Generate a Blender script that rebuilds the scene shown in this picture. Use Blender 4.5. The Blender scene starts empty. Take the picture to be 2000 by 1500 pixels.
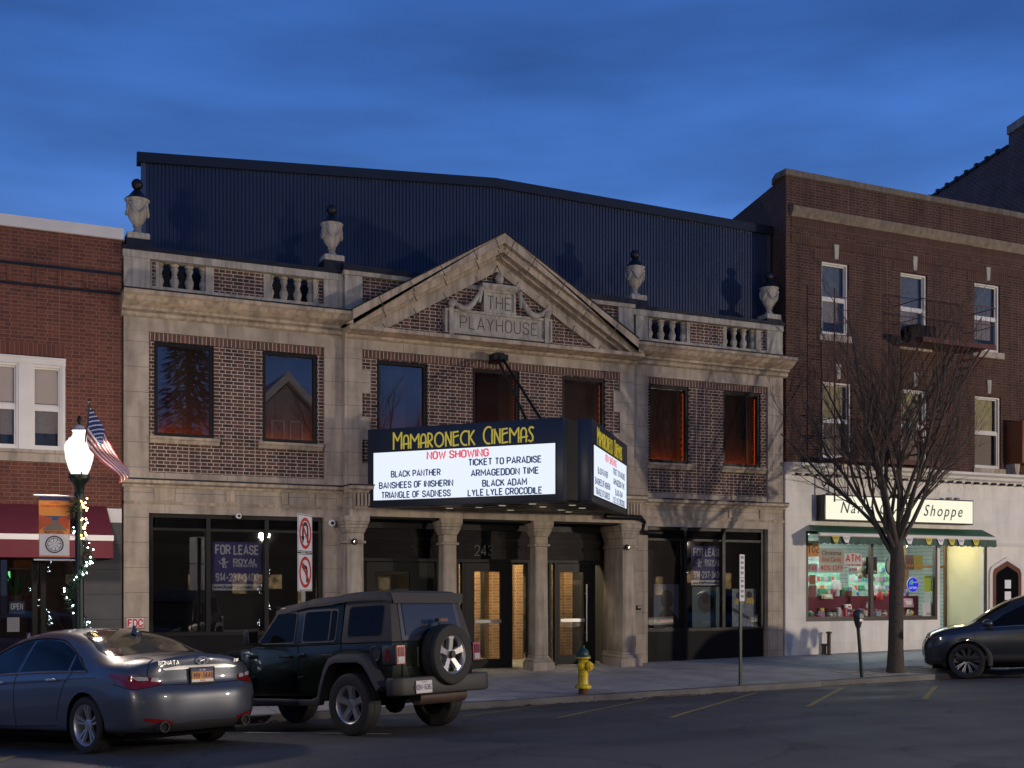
import bpy, bmesh, math, random
from math import sin, cos, pi, radians
from mathutils import Vector, Matrix
from mathutils.bvhtree import BVHTree
rng = random.Random(11)
S = bpy.context.scene; C = S.collection
# ---------------------------------------------------------------- camera
TH = radians(25.2); FOC = 2300.; DIST = 22.4; CZ = 1.9
ct, st = cos(TH), sin(TH)
cd = bpy.data.cameras.new('camera'); cam = bpy.data.objects.new('camera', cd); C.objects.link(cam)
cam.location = (0, -DIST, CZ); cam.rotation_euler = (pi/2, 0, -TH)
cd.sensor_width = 36; cd.lens = FOC/2000*36; cd.shift_y = .2; cd.clip_end = 2000; cd.clip_start = .2
S.camera = cam
S.view_settings.view_transform = 'Standard'; S.view_settings.look = 'None'
S.view_settings.exposure = 0; S.view_settings.gamma = 1
try:
    S.cycles.use_denoising = True; S.cycles.max_bounces = 8; S.cycles.transparent_max_bounces = 12
    S.cycles.sample_clamp_indirect = 4; S.cycles.caustics_reflective = False; S.cycles.caustics_refractive = False
    S.cycles.blur_glossy = .5
except Exception: pass
# measured positions: the facade is the plane y=0 (x along the street, y into the block); a photo pixel seen on a plane y=v
def _t(px, v):
    d = (px-1000)/FOC
    return (v+DIST)/(ct-d*st), d
def U(px, v=0.):
    t, d = _t(px, v); return t*(d*ct+st)
def P(px, py, v=0.):
    t, d = _t(px, v); return t*(d*ct+st), CZ+t*(1150-py)/FOC
def Zp(px, py, v=0.): return P(px, py, v)[1]
# ---------------------------------------------------------------- world: dusk sky
W = bpy.data.worlds.new('World'); S.world = W; W.use_nodes = True
nt = W.node_tree; N = nt.nodes; L = nt.links
for n in list(N): N.remove(n)
def nn(t, **k):
    n = N.new(t)
    for a, b in k.items(): setattr(n, a, b)
    return n
tc = nn('ShaderNodeTexCoord'); sep = nn('ShaderNodeSeparateXYZ'); L.new(tc.outputs['Generated'], sep.inputs[0])
ramp = nn('ShaderNodeValToRGB'); L.new(sep.outputs['Z'], ramp.inputs[0])
cr = ramp.color_ramp
stops = [(0., (.10, .15, .30)), (.10, (.10, .20, .46)), (.25, (.096, .222, .585)), (.32, (.060, .172, .52)), (.40, (.041, .126, .41)), (.50, (.030, .092, .31)), (1., (.034, .085, .25))]
cr.elements[0].position, cr.elements[0].color = stops[0][0], stops[0][1]+(1,)
cr.elements[1].position, cr.elements[1].color = stops[-1][0], stops[-1][1]+(1,)
for p, c in stops[1:-1]:
    e = cr.elements.new(p); e.color = c+(1,)
mp = nn('ShaderNodeMapping'); mp.inputs['Scale'].default_value = (1.5, 1.5, 7.5); mp.inputs['Rotation'].default_value = (.10, .16, .4)
L.new(tc.outputs['Generated'], mp.inputs[0])
no = nn('ShaderNodeTexNoise'); no.inputs['Scale'].default_value = 2.3; no.inputs['Detail'].default_value = 5; no.inputs['Roughness'].default_value = .5
L.new(mp.outputs[0], no.inputs['Vector'])
mr = nn('ShaderNodeMapRange'); mr.inputs[1].default_value = .3; mr.inputs[2].default_value = .7; mr.inputs[3].default_value = .74; mr.inputs[4].default_value = 1.26
L.new(no.outputs[0], mr.inputs[0])
mx = nn('ShaderNodeVectorMath', operation='SCALE'); L.new(ramp.outputs[0], mx.inputs[0]); L.new(mr.outputs[0], mx.inputs['Scale'])
sky = nn('ShaderNodeTexSky', sky_type='NISHITA'); sky.sun_disc = False; sky.sun_elevation = radians(1.5); sky.sun_rotation = radians(200); sky.ozone_density = 6
sks = nn('ShaderNodeVectorMath', operation='SCALE'); L.new(sky.outputs[0], sks.inputs[0]); sks.inputs['Scale'].default_value = .004
ad = nn('ShaderNodeVectorMath', operation='ADD'); L.new(mx.outputs[0], ad.inputs[0]); L.new(sks.outputs[0], ad.inputs[1])
bg = nn('ShaderNodeBackground'); L.new(ad.outputs[0], bg.inputs[0]); bg.inputs[1].default_value = 1.0
wo = nn('ShaderNodeOutputWorld'); L.new(bg.outputs[0], wo.inputs[0])
# ---------------------------------------------------------------- lamps (see street_lamp below): watts
LAMP_NEAR = 3900; LAMP_SHOWN = 820
# ---------------------------------------------------------------- materials
def new_mat(name):
    m = bpy.data.materials.new(name); m.use_nodes = True
    return m, m.node_tree.nodes, m.node_tree.links, m.node_tree.nodes['Principled BSDF']
def c4(c): return tuple(c)+(1,)
def mat(name, col, rough=.6, metal=0., var=0., vs=6., bump=0., bs=40., coat=0., spec=.5, emit=None, es=0., streak=0., sss=0):
    m, n, l, b = new_mat(name)
    b.inputs['Base Color'].default_value = c4(col); b.inputs['Roughness'].default_value = rough; b.inputs['Metallic'].default_value = metal
    b.inputs['Specular IOR Level'].default_value = spec
    if coat: b.inputs['Coat Weight'].default_value = coat; b.inputs['Coat Roughness'].default_value = .04
    if emit is not None: b.inputs['Emission Color'].default_value = c4(emit); b.inputs['Emission Strength'].default_value = es
    if var or bump or streak:
        t = n.new('ShaderNodeTexCoord'); src = t.outputs['Object']
    if var or streak:
        a = n.new('ShaderNodeTexNoise'); a.inputs['Scale'].default_value = vs; a.inputs['Detail'].default_value = 6; l.new(src, a.inputs['Vector'])
        mr = n.new('ShaderNodeMapRange'); mr.inputs[1].default_value = .25; mr.inputs[2].default_value = .75; mr.inputs[3].default_value = 1-var; mr.inputs[4].default_value = 1+var
        l.new(a.outputs[0], mr.inputs[0]); fac = mr.outputs[0]
        if streak:
            mp = n.new('ShaderNodeMapping'); mp.inputs['Scale'].default_value = (5, 5, .5); l.new(src, mp.inputs[0])
            b2 = n.new('ShaderNodeTexNoise'); b2.inputs['Scale'].default_value = 2.2; b2.inputs['Detail'].default_value = 5; l.new(mp.outputs[0], b2.inputs['Vector'])
            m2 = n.new('ShaderNodeMapRange'); m2.inputs[1].default_value = .42; m2.inputs[2].default_value = .64; m2.inputs[3].default_value = 1; m2.inputs[4].default_value = 1-streak
            l.new(b2.outputs[0], m2.inputs[0])
            mu = n.new('ShaderNodeMath'); mu.operation = 'MULTIPLY'; l.new(fac, mu.inputs[0]); l.new(m2.outputs[0], mu.inputs[1]); fac = mu.outputs[0]
        sc = n.new('ShaderNodeVectorMath'); sc.operation = 'SCALE'; sc.inputs[0].default_value = col; l.new(fac, sc.inputs['Scale']); l.new(sc.outputs[0], b.inputs['Base Color'])
        rr = n.new('ShaderNodeMapRange'); rr.inputs[3].default_value = max(0, rough-.08); rr.inputs[4].default_value = min(1, rough+.1); l.new(a.outputs[0], rr.inputs[0]); l.new(rr.outputs[0], b.inputs['Roughness'])
    if bump:
        a = n.new('ShaderNodeTexNoise'); a.inputs['Scale'].default_value = bs; a.inputs['Detail'].default_value = 4; l.new(src, a.inputs['Vector'])
        bp = n.new('ShaderNodeBump'); bp.inputs['Strength'].default_value = bump; bp.inputs['Distance'].default_value = .02; l.new(a.outputs[0], bp.inputs['Height']); l.new(bp.outputs[0], b.inputs['Normal'])
    return m
def brick(name, c1, c2, mortar, w=.205, h=.0677, ms=.010, d=(1, 0), rough=.85, off=.5, squash=.55, sf=2, var=.25, bump=.6, vs=1.2, ceil=False, streak=0.):
    """running brick on a wall whose horizontal direction is d (real position, so courses line up round corners)"""
    m, n, l, b = new_mat(name)
    g = n.new('ShaderNodeNewGeometry')
    vm = n.new('ShaderNodeVectorMath'); vm.operation = 'DOT_PRODUCT'; vm.inputs[1].default_value = (d[0], d[1], 0); l.new(g.outputs['Position'], vm.inputs[0])
    sp = n.new('ShaderNodeSeparateXYZ'); l.new(g.outputs['Position'], sp.inputs[0])
    cb = n.new('ShaderNodeCombineXYZ'); l.new(vm.outputs['Value'], cb.inputs[0]); l.new(sp.outputs['Y' if ceil else 'Z'], cb.inputs[1])
    br = n.new('ShaderNodeTexBrick'); l.new(cb.outputs[0], br.inputs['Vector'])
    br.offset = off; br.squash = squash; br.squash_frequency = sf
    br.inputs['Color1'].default_value = c4(c1); br.inputs['Color2'].default_value = c4(c2); br.inputs['Mortar'].default_value = c4(mortar)
    br.inputs['Scale'].default_value = 1; br.inputs['Mortar Size'].default_value = ms/2; br.inputs['Mortar Smooth'].default_value = .2; br.inputs['Bias'].default_value = -.1
    br.inputs['Brick Width'].default_value = w; br.inputs['Row Height'].default_value = h
    a = n.new('ShaderNodeTexNoise'); a.inputs['Scale'].default_value = vs; a.inputs['Detail'].default_value = 7; a.inputs['Roughness'].default_value = .65; l.new(g.outputs['Position'], a.inputs['Vector'])
    mr = n.new('ShaderNodeMapRange'); mr.inputs[1].default_value = .25; mr.inputs[2].default_value = .75; mr.inputs[3].default_value = 1-var; mr.inputs[4].default_value = 1+var; l.new(a.outputs[0], mr.inputs[0]); fac = mr.outputs[0]
    if streak:
        mp = n.new('ShaderNodeMapping'); mp.inputs['Scale'].default_value = (3.2, 3.2, .42); l.new(g.outputs['Position'], mp.inputs[0])
        b2 = n.new('ShaderNodeTexNoise'); b2.inputs['Scale'].default_value = 1.6; b2.inputs['Detail'].default_value = 6; l.new(mp.outputs[0], b2.inputs['Vector'])
        m2 = n.new('ShaderNodeMapRange'); m2.inputs[1].default_value = .45; m2.inputs[2].default_value = .66; m2.inputs[3].default_value = 1; m2.inputs[4].default_value = 1-streak
        l.new(b2.outputs[0], m2.inputs[0]); mu = n.new('ShaderNodeMath'); mu.operation = 'MULTIPLY'; l.new(fac, mu.inputs[0]); l.new(m2.outputs[0], mu.inputs[1]); fac = mu.outputs[0]
    sc = n.new('ShaderNodeVectorMath'); sc.operation = 'SCALE'; l.new(br.outputs['Color'], sc.inputs[0]); l.new(fac, sc.inputs['Scale']); l.new(sc.outputs[0], b.inputs['Base Color'])
    b.inputs['Roughness'].default_value = rough; b.inputs['Specular IOR Level'].default_value = .3
    if bump:
        f = n.new('ShaderNodeTexNoise'); f.inputs['Scale'].default_value = 60; f.inputs['Detail'].default_value = 3; l.new(g.outputs['Position'], f.inputs['Vector'])
        mm = n.new('ShaderNodeMath'); mm.operation = 'MULTIPLY_ADD'; l.new(br.outputs['Fac'], mm.inputs[0]); mm.inputs[1].default_value = -1.2; l.new(f.outputs[0], mm.inputs[2])
        bp = n.new('ShaderNodeBump'); bp.inputs['Strength'].default_value = bump; bp.inputs['Distance'].default_value = .012; l.new(mm.outputs[0], bp.inputs['Height']); l.new(bp.outputs[0], b.inputs['Normal'])
    return m
def glass(name, tint=(.8, .85, .9), refl=.10, rough=.01):
    """thin sheet glass: mirror reflection over a tinted see-through pane"""
    m, n, l, b = new_mat(name); n.remove(b)
    tr = n.new('ShaderNodeBsdfTransparent'); tr.inputs[0].default_value = c4(tint)
    gl = n.new('ShaderNodeBsdfGlossy'); gl.inputs[1].default_value = rough; gl.inputs[0].default_value = (1, 1, 1, 1)
    fr = n.new('ShaderNodeFresnel'); fr.inputs[0].default_value = 1.5
    ad = n.new('ShaderNodeMath'); ad.operation = 'ADD'; ad.use_clamp = True; l.new(fr.outputs[0], ad.inputs[0]); ad.inputs[1].default_value = refl
    mx = n.new('ShaderNodeMixShader'); l.new(ad.outputs[0], mx.inputs[0]); l.new(tr.outputs[0], mx.inputs[1]); l.new(gl.outputs[0], mx.inputs[2])
    l.new(mx.outputs[0], n['Material Output'].inputs[0])
    return m
def emis(name, col, s):
    m, n, l, b = new_mat(name); n.remove(b)
    e = n.new('ShaderNodeEmission'); e.inputs[0].default_value = c4(col); e.inputs[1].default_value = s; l.new(e.outputs[0], n['Material Output'].inputs[0])
    return m
M = {}
def asphalt():
    m, n, l, b = new_mat('asphalt'); g = n.new('ShaderNodeNewGeometry')
    def noise(sc, det, v=None):
        a = n.new('ShaderNodeTexNoise'); a.inputs['Scale'].default_value = sc; a.inputs['Detail'].default_value = det; l.new(v or g.outputs['Position'], a.inputs['Vector']); return a.outputs[0]
    def rng_(x, a, b_, c, d):
        r = n.new('ShaderNodeMapRange'); r.inputs[1].default_value = a; r.inputs[2].default_value = b_; r.inputs[3].default_value = c; r.inputs[4].default_value = d; l.new(x, r.inputs[0]); return r.outputs[0]
    def mul(x, y):
        q = n.new('ShaderNodeMath'); q.operation = 'MULTIPLY'; l.new(x, q.inputs[0]); l.new(y, q.inputs[1]); return q.outputs[0]
    mp = n.new('ShaderNodeMapping'); mp.inputs['Scale'].default_value = (.10, 1.1, 1); l.new(g.outputs['Position'], mp.inputs[0])   # wear along the wheel tracks
    f = mul(rng_(noise(1.0, 4, mp.outputs[0]), .3, .7, .72, 1.25), rng_(noise(.55, 6), .3, .7, .8, 1.2))
    f = mul(f, rng_(noise(160, 2), .3, .75, .55, 1.5))
    w = n.new('ShaderNodeVectorMath'); w.operation = 'SCALE'; nz = n.new('ShaderNodeTexNoise'); nz.inputs['Scale'].default_value = 1.3; nz.inputs['Detail'].default_value = 5; l.new(g.outputs['Position'], nz.inputs['Vector']); l.new(nz.outputs['Color'], w.inputs[0]); w.inputs['Scale'].default_value = .9
    ad = n.new('ShaderNodeVectorMath'); l.new(g.outputs['Position'], ad.inputs[0]); l.new(w.outputs[0], ad.inputs[1])
    vo = n.new('ShaderNodeTexVoronoi'); vo.feature = 'DISTANCE_TO_EDGE'; vo.inputs['Scale'].default_value = .33; l.new(ad.outputs[0], vo.inputs['Vector'])
    f = mul(f, rng_(vo.outputs['Distance'], .0, .010, .35, 1.))
    f = mul(f, rng_(noise(.9, 2), .66, .72, 1., .62))
    sc = n.new('ShaderNodeVectorMath'); sc.operation = 'SCALE'; sc.inputs[0].default_value = (.052, .056, .066); l.new(f, sc.inputs['Scale']); l.new(sc.outputs[0], b.inputs['Base Color'])
    l.new(rng_(noise(.7, 5), .3, .7, .55, .82), b.inputs['Roughness'])
    bp = n.new('ShaderNodeBump'); bp.inputs['Strength'].default_value = .6; bp.inputs['Distance'].default_value = .01; l.new(noise(170, 2), bp.inputs['Height']); l.new(bp.outputs[0], b.inputs['Normal'])
    return m
M['asphalt'] = asphalt()
M['concrete'] = brick('sidewalk_concrete', (.36, .345, .325), (.31, .30, .285), (.13, .125, .12), w=1.5, h=1.5, ms=.02, off=0, squash=1, var=.3, bump=.2, vs=1.5, ceil=True)
M['kerbstone'] = mat('kerbstone', (.125, .12, .115), .85, var=.3, vs=3, bump=.4, bs=50)  # shadow on the kerb face put into this dark base colour
M['brick_play'] = brick('brick_variegated', (.118, .056, .043), (.036, .025, .025), (.45, .38, .32), ms=.016, var=.38, vs=2.2, streak=.15)
M['brick_sold'] = brick('brick_soldier', (.15, .075, .058), (.07, .045, .04), (.44, .37, .31), w=.078, h=.23, ms=.014, off=0, squash=1)
M['brick_red'] = brick('brick_red', (.150, .052, .034), (.088, .033, .027), (.22, .145, .115), ms=.009, var=.2)
M['brick_red_sold'] = brick('brick_red_soldier', (.14, .049, .033), (.10, .036, .028), (.22, .145, .115), w=.075, h=.24, ms=.008, off=0, squash=1, var=.15)
M['brick_brown'] = brick('brick_brown', (.085, .039, .027), (.05, .025, .02), (.17, .13, .105), ms=.010, var=.25, streak=.25)
M['brick_brown_side'] = brick('brick_brown_flank', (.10, .045, .031), (.06, .028, .022), (.20, .15, .12), ms=.010, var=.25, d=(.25, .97))
M['brick_brown_sold'] = brick('brick_brown_soldier', (.08, .038, .027), (.06, .028, .022), (.155, .115, .09), w=.075, h=.23, ms=.009, off=0, squash=1, var=.2)
M['brick_far'] = brick('brick_far', (.13, .06, .045), (.075, .036, .03), (.30, .27, .27), ms=.014, var=.35, d=(.29, .957), squash=1)
M['brick_dark'] = brick('brick_black', (.035, .03, .03), (.022, .02, .02), (.05, .045, .04), ms=.008)
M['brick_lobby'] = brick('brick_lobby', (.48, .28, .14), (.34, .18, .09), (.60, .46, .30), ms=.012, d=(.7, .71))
M['stone'] = brick('limestone', (.41, .35, .285), (.36, .305, .25), (.17, .14, .115), w=1.15, h=.458, ms=.010, off=0, squash=1, var=.26, bump=.25, vs=2.6, streak=.32)
M['stone_plain'] = mat('limestone_plain', (.39, .335, .275), .85, var=.24, vs=3, bump=.3, bs=60, streak=.32)
M['stone_warm'] = mat('limestone_cornice', (.43, .35, .265), .85, var=.24, vs=3, bump=.3, bs=60, streak=.35)
M['stone_grey'] = mat('cast_stone', (.40, .37, .32), .88, var=.2, vs=5, bump=.4, bs=60, streak=.35)
M['letter_dark'] = mat('carved_shadow', (.10, .085, .07), .9)
M['flash'] = mat('dark_flashing', (.018, .020, .028), .45, metal=.6, var=.2)
M['siding'] = mat('metal_siding', (.032, .046, .088), .42, metal=.35, var=.12, vs=.5)
M['siding_trim'] = mat('siding_trim', (.020, .024, .036), .4, metal=.4)
M['black'] = mat('black_frame', (.008, .008, .009), .42, spec=.22, var=.15)
M['black_panel'] = mat('black_panel', (.007, .007, .008), .6, spec=.15, var=.2)
M['underbody'] = mat('underbody', (.006, .006, .006), .95, spec=0.)
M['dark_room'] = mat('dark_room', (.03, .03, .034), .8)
M['curtain'] = mat('interior_wall', (.09, .07, .06), .8, var=.3, vs=2)
M['orange_strip'] = emis('orange_light_strip', (1, .16, .014), 24)
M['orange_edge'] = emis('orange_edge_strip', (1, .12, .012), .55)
M['glass_up'] = glass('window_glass_upper', (.62, .64, .68), .085)
M['glass_shop'] = glass('shop_glass', (.66, .68, .72), .075)
M['glass_clear'] = glass('clear_glass', (.9, .92, .93), .02)
M['white_trim'] = mat('white_paint', (.62, .60, .58), .5, var=.08, vs=3)
M['white_stucco'] = brick('white_block', (.72, .70, .66), (.69, .67, .635), (.60, .58, .55), w=1.2, h=.6, ms=.007, off=.5, squash=1, var=.10, bump=.2, vs=2.2, streak=.10)
M['cream'] = mat('cream_render', (.66, .60, .42), .7, var=.08, vs=2)
M['shade'] = mat('window_shade', (.60, .48, .40), .8, var=.06, vs=1)
M['shade_dk'] = mat('window_shade_screen', (.23, .19, .17), .8, var=.15, vs=20)
M['burgundy'] = mat('burgundy_canvas', (.125, .014, .026), .75, var=.15, vs=4)
M['green_canvas'] = mat('green_canvas', (.022, .115, .055), .7, var=.2, vs=4)
M['green_valance'] = mat('green_valance', (.05, .10, .085), .7, var=.15)
M['white_vinyl'] = mat('white_vinyl', (.7, .68, .66), .5)
M['steel'] = mat('brushed_steel', (.42, .42, .43), .3, metal=1)
M['galv'] = mat('galvanised', (.22, .23, .22), .5, metal=.7, var=.2)
M['pole_green'] = mat('lamp_post_green', (.012, .028, .024), .4, metal=.3)
M['rust'] = mat('rust_red_iron', (.085, .028, .022), .7, var=.3, vs=10)
M['brown_iron'] = mat('brown_pipe', (.06, .035, .025), .6, var=.3)
M['yellow_hyd'] = mat('hydrant_yellow', (.70, .50, .015), .4, var=.18, vs=10, bump=.1, coat=.3)
M['green_hyd'] = mat('hydrant_green', (.008, .06, .05), .4, coat=.3)
M['rusty'] = mat('hydrant_rust', (.12, .05, .025), .8, var=.4, vs=20)
M['rubber'] = mat('tyre_rubber', (.014, .014, .015), .75, bump=.2, bs=80)
M['alloy'] = mat('alloy_wheel', (.40, .40, .42), .40, metal=.75)
M['alloy_dk'] = mat('alloy_grey', (.16, .16, .18), .3, metal=.9)
M['silver'] = mat('silver_trim', (.62, .63, .66), .32, metal=.5)
M['chrome'] = mat('chrome', (.75, .75, .77), .08, metal=1)
M['plastic'] = mat('black_plastic', (.020, .019, .020), .55, bump=.15, bs=200)
M['flare'] = mat('grey_plastic_flare', (.046, .043, .046), .55, bump=.12, bs=200)
M['canvas_top'] = mat('soft_top_canvas', (.042, .040, .044), .75, var=.12, vs=3, bump=.25, bs=250)
M['jeep_paint'] = mat('dark_green_paint', (.008, .013, .008), .28, metal=.1, coat=.45, spec=.3)
M['sedan_paint'] = mat('grey_blue_paint', (.066, .077, .106), .34, metal=.3, coat=.6, var=.04, vs=300)  # blue of the mirrored sky put into the base colour
M['suv_paint'] = mat('dark_grey_paint', (.030, .035, .045), .28, metal=.5, coat=1.0)
M['car_glass'] = mat('car_glass', (.006, .007, .009), .03, spec=.13)
M['car_glass_clear'] = glass('car_rear_glass', (.34, .34, .30), .06)
M['beige'] = mat('beige_cloth', (.38, .32, .20), .8, var=.2)
M['tail_red'] = mat('tail_light_red', (.16, .005, .007), .15, coat=.6)
M['tail_redbright'] = mat('tail_light_bezel', (.38, .018, .012), .25, coat=.5)
M['tail_white'] = mat('tail_light_clear', (.36, .38, .42), .2, coat=.6)
M['amber'] = mat('amber_lens', (.6, .12, .01), .2, coat=1)
M['white'] = mat('white_flat', (.78, .78, .78), .6)
M['sign_white'] = mat('sign_white', (.74, .74, .76), .45)
M['red'] = mat('red_flat', (.55, .02, .02), .5)
M['black_ink'] = mat('black_ink', (.012, .012, .012), .5)
M['navy'] = mat('navy_ink', (.02, .03, .12), .5)
M['royal'] = mat('royal_purple', (.065, .055, .24), .6)
M['orange'] = mat('orange_print', (.80, .30, .05), .6, var=.1)
M['plate_orange'] = mat('plate_orange', (.62, .24, .02), .5)
M['plate_white'] = mat('plate_white', (.55, .55, .57), .5)
M['grey'] = mat('grey_flat', (.25, .25, .26), .6)
M['bark'] = mat('bark', (.055, .045, .038), .9, var=.3, vs=12, bump=.8, bs=30)
M['twig'] = mat('twigs', (.06, .045, .036), .85)
M['leaf_dead'] = mat('dead_leaf', (.17, .075, .028), .8, var=.4, vs=30)
M['evergreen'] = mat('garland_green', (.02, .05, .022), .8, var=.3)
M['leaf_green'] = mat('houseplant_leaf', (.05, .14, .03), .5, var=.3)
M['marq'] = mat('marquee_blue', (.020, .028, .045), .35, metal=.3)
M['marq_panel'] = mat('marquee_soffit', (.06, .065, .065), .35, metal=.5, var=.15)
M['gold_letter'] = mat('yellow_letters', (.62, .52, .05), .4, emit=(.8, .68, .06), es=.20)
M['screen'] = emis('led_screen', (.80, .87, 1.0), 1.05)
M['screen_ink'] = emis('led_dark_pixels', (.012, .035, .12), 1.0)
M['screen_red'] = emis('led_red_pixels', (.95, .10, .13), .85)
M['yellow_paint'] = mat('yellow_road_paint', (.24, .18, .06), .8, var=.4, vs=8)
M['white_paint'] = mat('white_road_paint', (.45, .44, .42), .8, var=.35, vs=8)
# ---------------------------------------------------------------- mesh helpers
OFF = {}
class MB:
    def __init__(s): s.v = []; s.f = []; s.m = []; s.cut = []
    def add(s, vs, fs, mi=0):
        b = len(s.v); s.cut.append((b, len(s.f))); s.v += [tuple(p) for p in vs]; s.f += [tuple(i+b for i in f) for f in fs]; s.m += [mi]*len(fs); return s
    def box(s, x0, x1, y0, y1, z0, z1, mi=0):
        return s.hexa([(x0, y0), (x1, y0), (x1, y1), (x0, y1)], z0, z1, mi)
    def hexa(s, q, z0, z1, mi=0):
        n = len(q)
        vs = [(x, y, z0) for x, y in q]+[(x, y, z1) for x, y in q]
        fs = [tuple(range(n-1, -1, -1)), tuple(range(n, 2*n))]+[(i, (i+1) % n, n+(i+1) % n, n+i) for i in range(n)]
        return s.add(vs, fs, mi)
    def prism(s, poly, y0, y1, mi=0):
        """outline in (x,z), counter-clockwise seen from the street (-y), from y0 (front) to y1 (back)"""
        n = len(poly)
        vs = [(x, y0, z) for x, z in poly]+[(x, y1, z) for x, z in poly]
        fs = [tuple(range(n)), tuple(range(2*n-1, n-1, -1))]+[(i, n+i, n+(i+1) % n, (i+1) % n) for i in range(n)]
        return s.add(vs, fs, mi)
    def sweep_x(s, prof, x0, x1, mi=0, e0=0., e1=0.):
        """profile in (y,z) swept along x; e0/e1 mitre the ends by e*(-y)"""
        n = len(prof)
        vs = [(x0-e0*(-y), y, z) for y, z in prof]+[(x1+e1*(-y), y, z) for y, z in prof]
        fs = [tuple(range(n-1, -1, -1)), tuple(range(n, 2*n))]+[(i, (i+1) % n, n+(i+1) % n, n+i) for i in range(n)]
        return s.add(vs, fs, mi)
    def quad(s, a, b, c, d, mi=0): return s.add([a, b, c, d], [(0, 1, 2, 3)], mi)
    def lathe(s, prof, c=(0, 0, 0), n=20, mi=0, axis='z', cap=True):
        vs = []; fs = []
        for r, h in prof:
            for k in range(n):
                a = 2*pi*k/n
                p = (r*cos(a), r*sin(a), h) if axis == 'z' else ((h, r*cos(a), r*sin(a)) if axis == 'x' else (r*cos(a), h, -r*sin(a)))
                vs.append((c[0]+p[0], c[1]+p[1], c[2]+p[2]))
        m = len(prof)
        for i in range(m-1):
            for k in range(n):
                fs.append((i*n+k, i*n+(k+1) % n, (i+1)*n+(k+1) % n, (i+1)*n+k))
        if cap: fs.append(tuple(range(n-1, -1, -1))); fs.append(tuple((m-1)*n+k for k in range(n)))
        return s.add(vs, fs, mi)
    def tube(s, pts, r, n=8, mi=0, cap=True):
        pts = [Vector(p) for p in pts]; rs = r if isinstance(r, (list, tuple)) else [r]*len(pts)
        vs = []; fs = []; up = None
        for i, p in enumerate(pts):
            d = (pts[min(i+1, len(pts)-1)]-pts[max(i-1, 0)])
            d = d.normalized() if d.length > 1e-9 else Vector((0, 0, 1))
            if up is None:
                up = Vector((0, 0, 1)) if abs(d.z) < .9 else Vector((1, 0, 0))
            a = up-d*up.dot(d)
            a = a.normalized() if a.length > 1e-6 else d.orthogonal().normalized()
            up = a; b = d.cross(a)
            for k in range(n):
                t = 2*pi*k/n; q = p+(a*cos(t)+b*sin(t))*rs[i]; vs.append(tuple(q))
        for i in range(len(pts)-1):
            for k in range(n): fs.append((i*n+k, i*n+(k+1) % n, (i+1)*n+(k+1) % n, (i+1)*n+k))
        if cap: fs.append(tuple(range(n-1, -1, -1))); fs.append(tuple((len(pts)-1)*n+k for k in range(n)))
        return s.add(vs, fs, mi)
    def ball(s, c, r, n=12, mi=0, sz=1.):
        m = max(4, n//2)
        return s.lathe([(r*sin(pi*i/m)+1e-4, -r*cos(pi*i/m)*sz) for i in range(m+1)], c, n, mi)
    def build_each(s, name, mats, parent=None, **k):
        out = []
        for i, (v0, f0) in enumerate(s.cut):
            v1, f1 = s.cut[i+1] if i+1 < len(s.cut) else (len(s.v), len(s.f))
            o = MB(); o.v = s.v[v0:v1]; o.f = [tuple(q-v0 for q in f) for f in s.f[f0:f1]]; o.m = s.m[f0:f1]; out.append(o.build(name, mats, parent, **k))
        return out
    def build(s, name, mats, parent=None, smooth=None, bevel=0.):
        me = bpy.data.meshes.new(name)
        o = OFF.get(parent.name, (0, 0, 0)) if parent else (0, 0, 0)
        me.from_pydata([(x-o[0], y-o[1], z-o[2]) for x, y, z in s.v], [], s.f)
        for m in (mats if isinstance(mats, (list, tuple)) else [mats]): me.materials.append(M[m] if isinstance(m, str) else m)
        me.polygons.foreach_set('material_index', s.m)
        me.validate(); me.update()
        if bevel:
            bm = bmesh.new(); bm.from_mesh(me)
            es = [e for e in bm.edges if len(e.link_faces) == 2 and e.calc_face_angle(0) > .5]
            bmesh.ops.bevel(bm, geom=es, offset=bevel, segments=2, affect='EDGES', profile=.5, clamp_overlap=True)
            bm.to_mesh(me); bm.free(); smooth = smooth or 40
        if smooth:
            me.polygons.foreach_set('use_smooth', [True]*len(me.polygons))
            me.set_sharp_from_angle(angle=radians(smooth))
        ob = bpy.data.objects.new(name, me); C.objects.link(ob)
        if parent: ob.parent = parent; OFF[ob.name] = o
        return ob
def tag(o, label=None, cat=None, group=None, kind=None):
    if label: o['label'] = label
    if cat: o['category'] = cat
    if group: o['group'] = group
    if kind: o['kind'] = kind
    return o
def thing(name, label, cat, loc=(0, 0, 0), group=None, local=False, rot=None):
    o = bpy.data.objects.new(name, None); C.objects.link(o); o.empty_display_size = .2
    o.location = loc
    OFF[o.name] = (0, 0, 0) if local else tuple(loc)
    if rot is not None: o.rotation_euler = rot
    return tag(o, label, cat, group)
def kids(o): return [c for c in bpy.data.objects if c.parent == o]
def copy_tree(o, loc=None, parent=None, label=None, kidmap=None):
    if kidmap is None:
        kidmap = {}
        for c in bpy.data.objects:
            if c.parent: kidmap.setdefault(c.parent.name, []).append(c)
    r = o.copy(); C.objects.link(r)
    if parent: r.parent = parent
    if loc is not None: r.location = loc
    if label: r['label'] = label
    for c in kidmap.get(o.name, []): copy_tree(c, None, r, None, kidmap)
    return r
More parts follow.
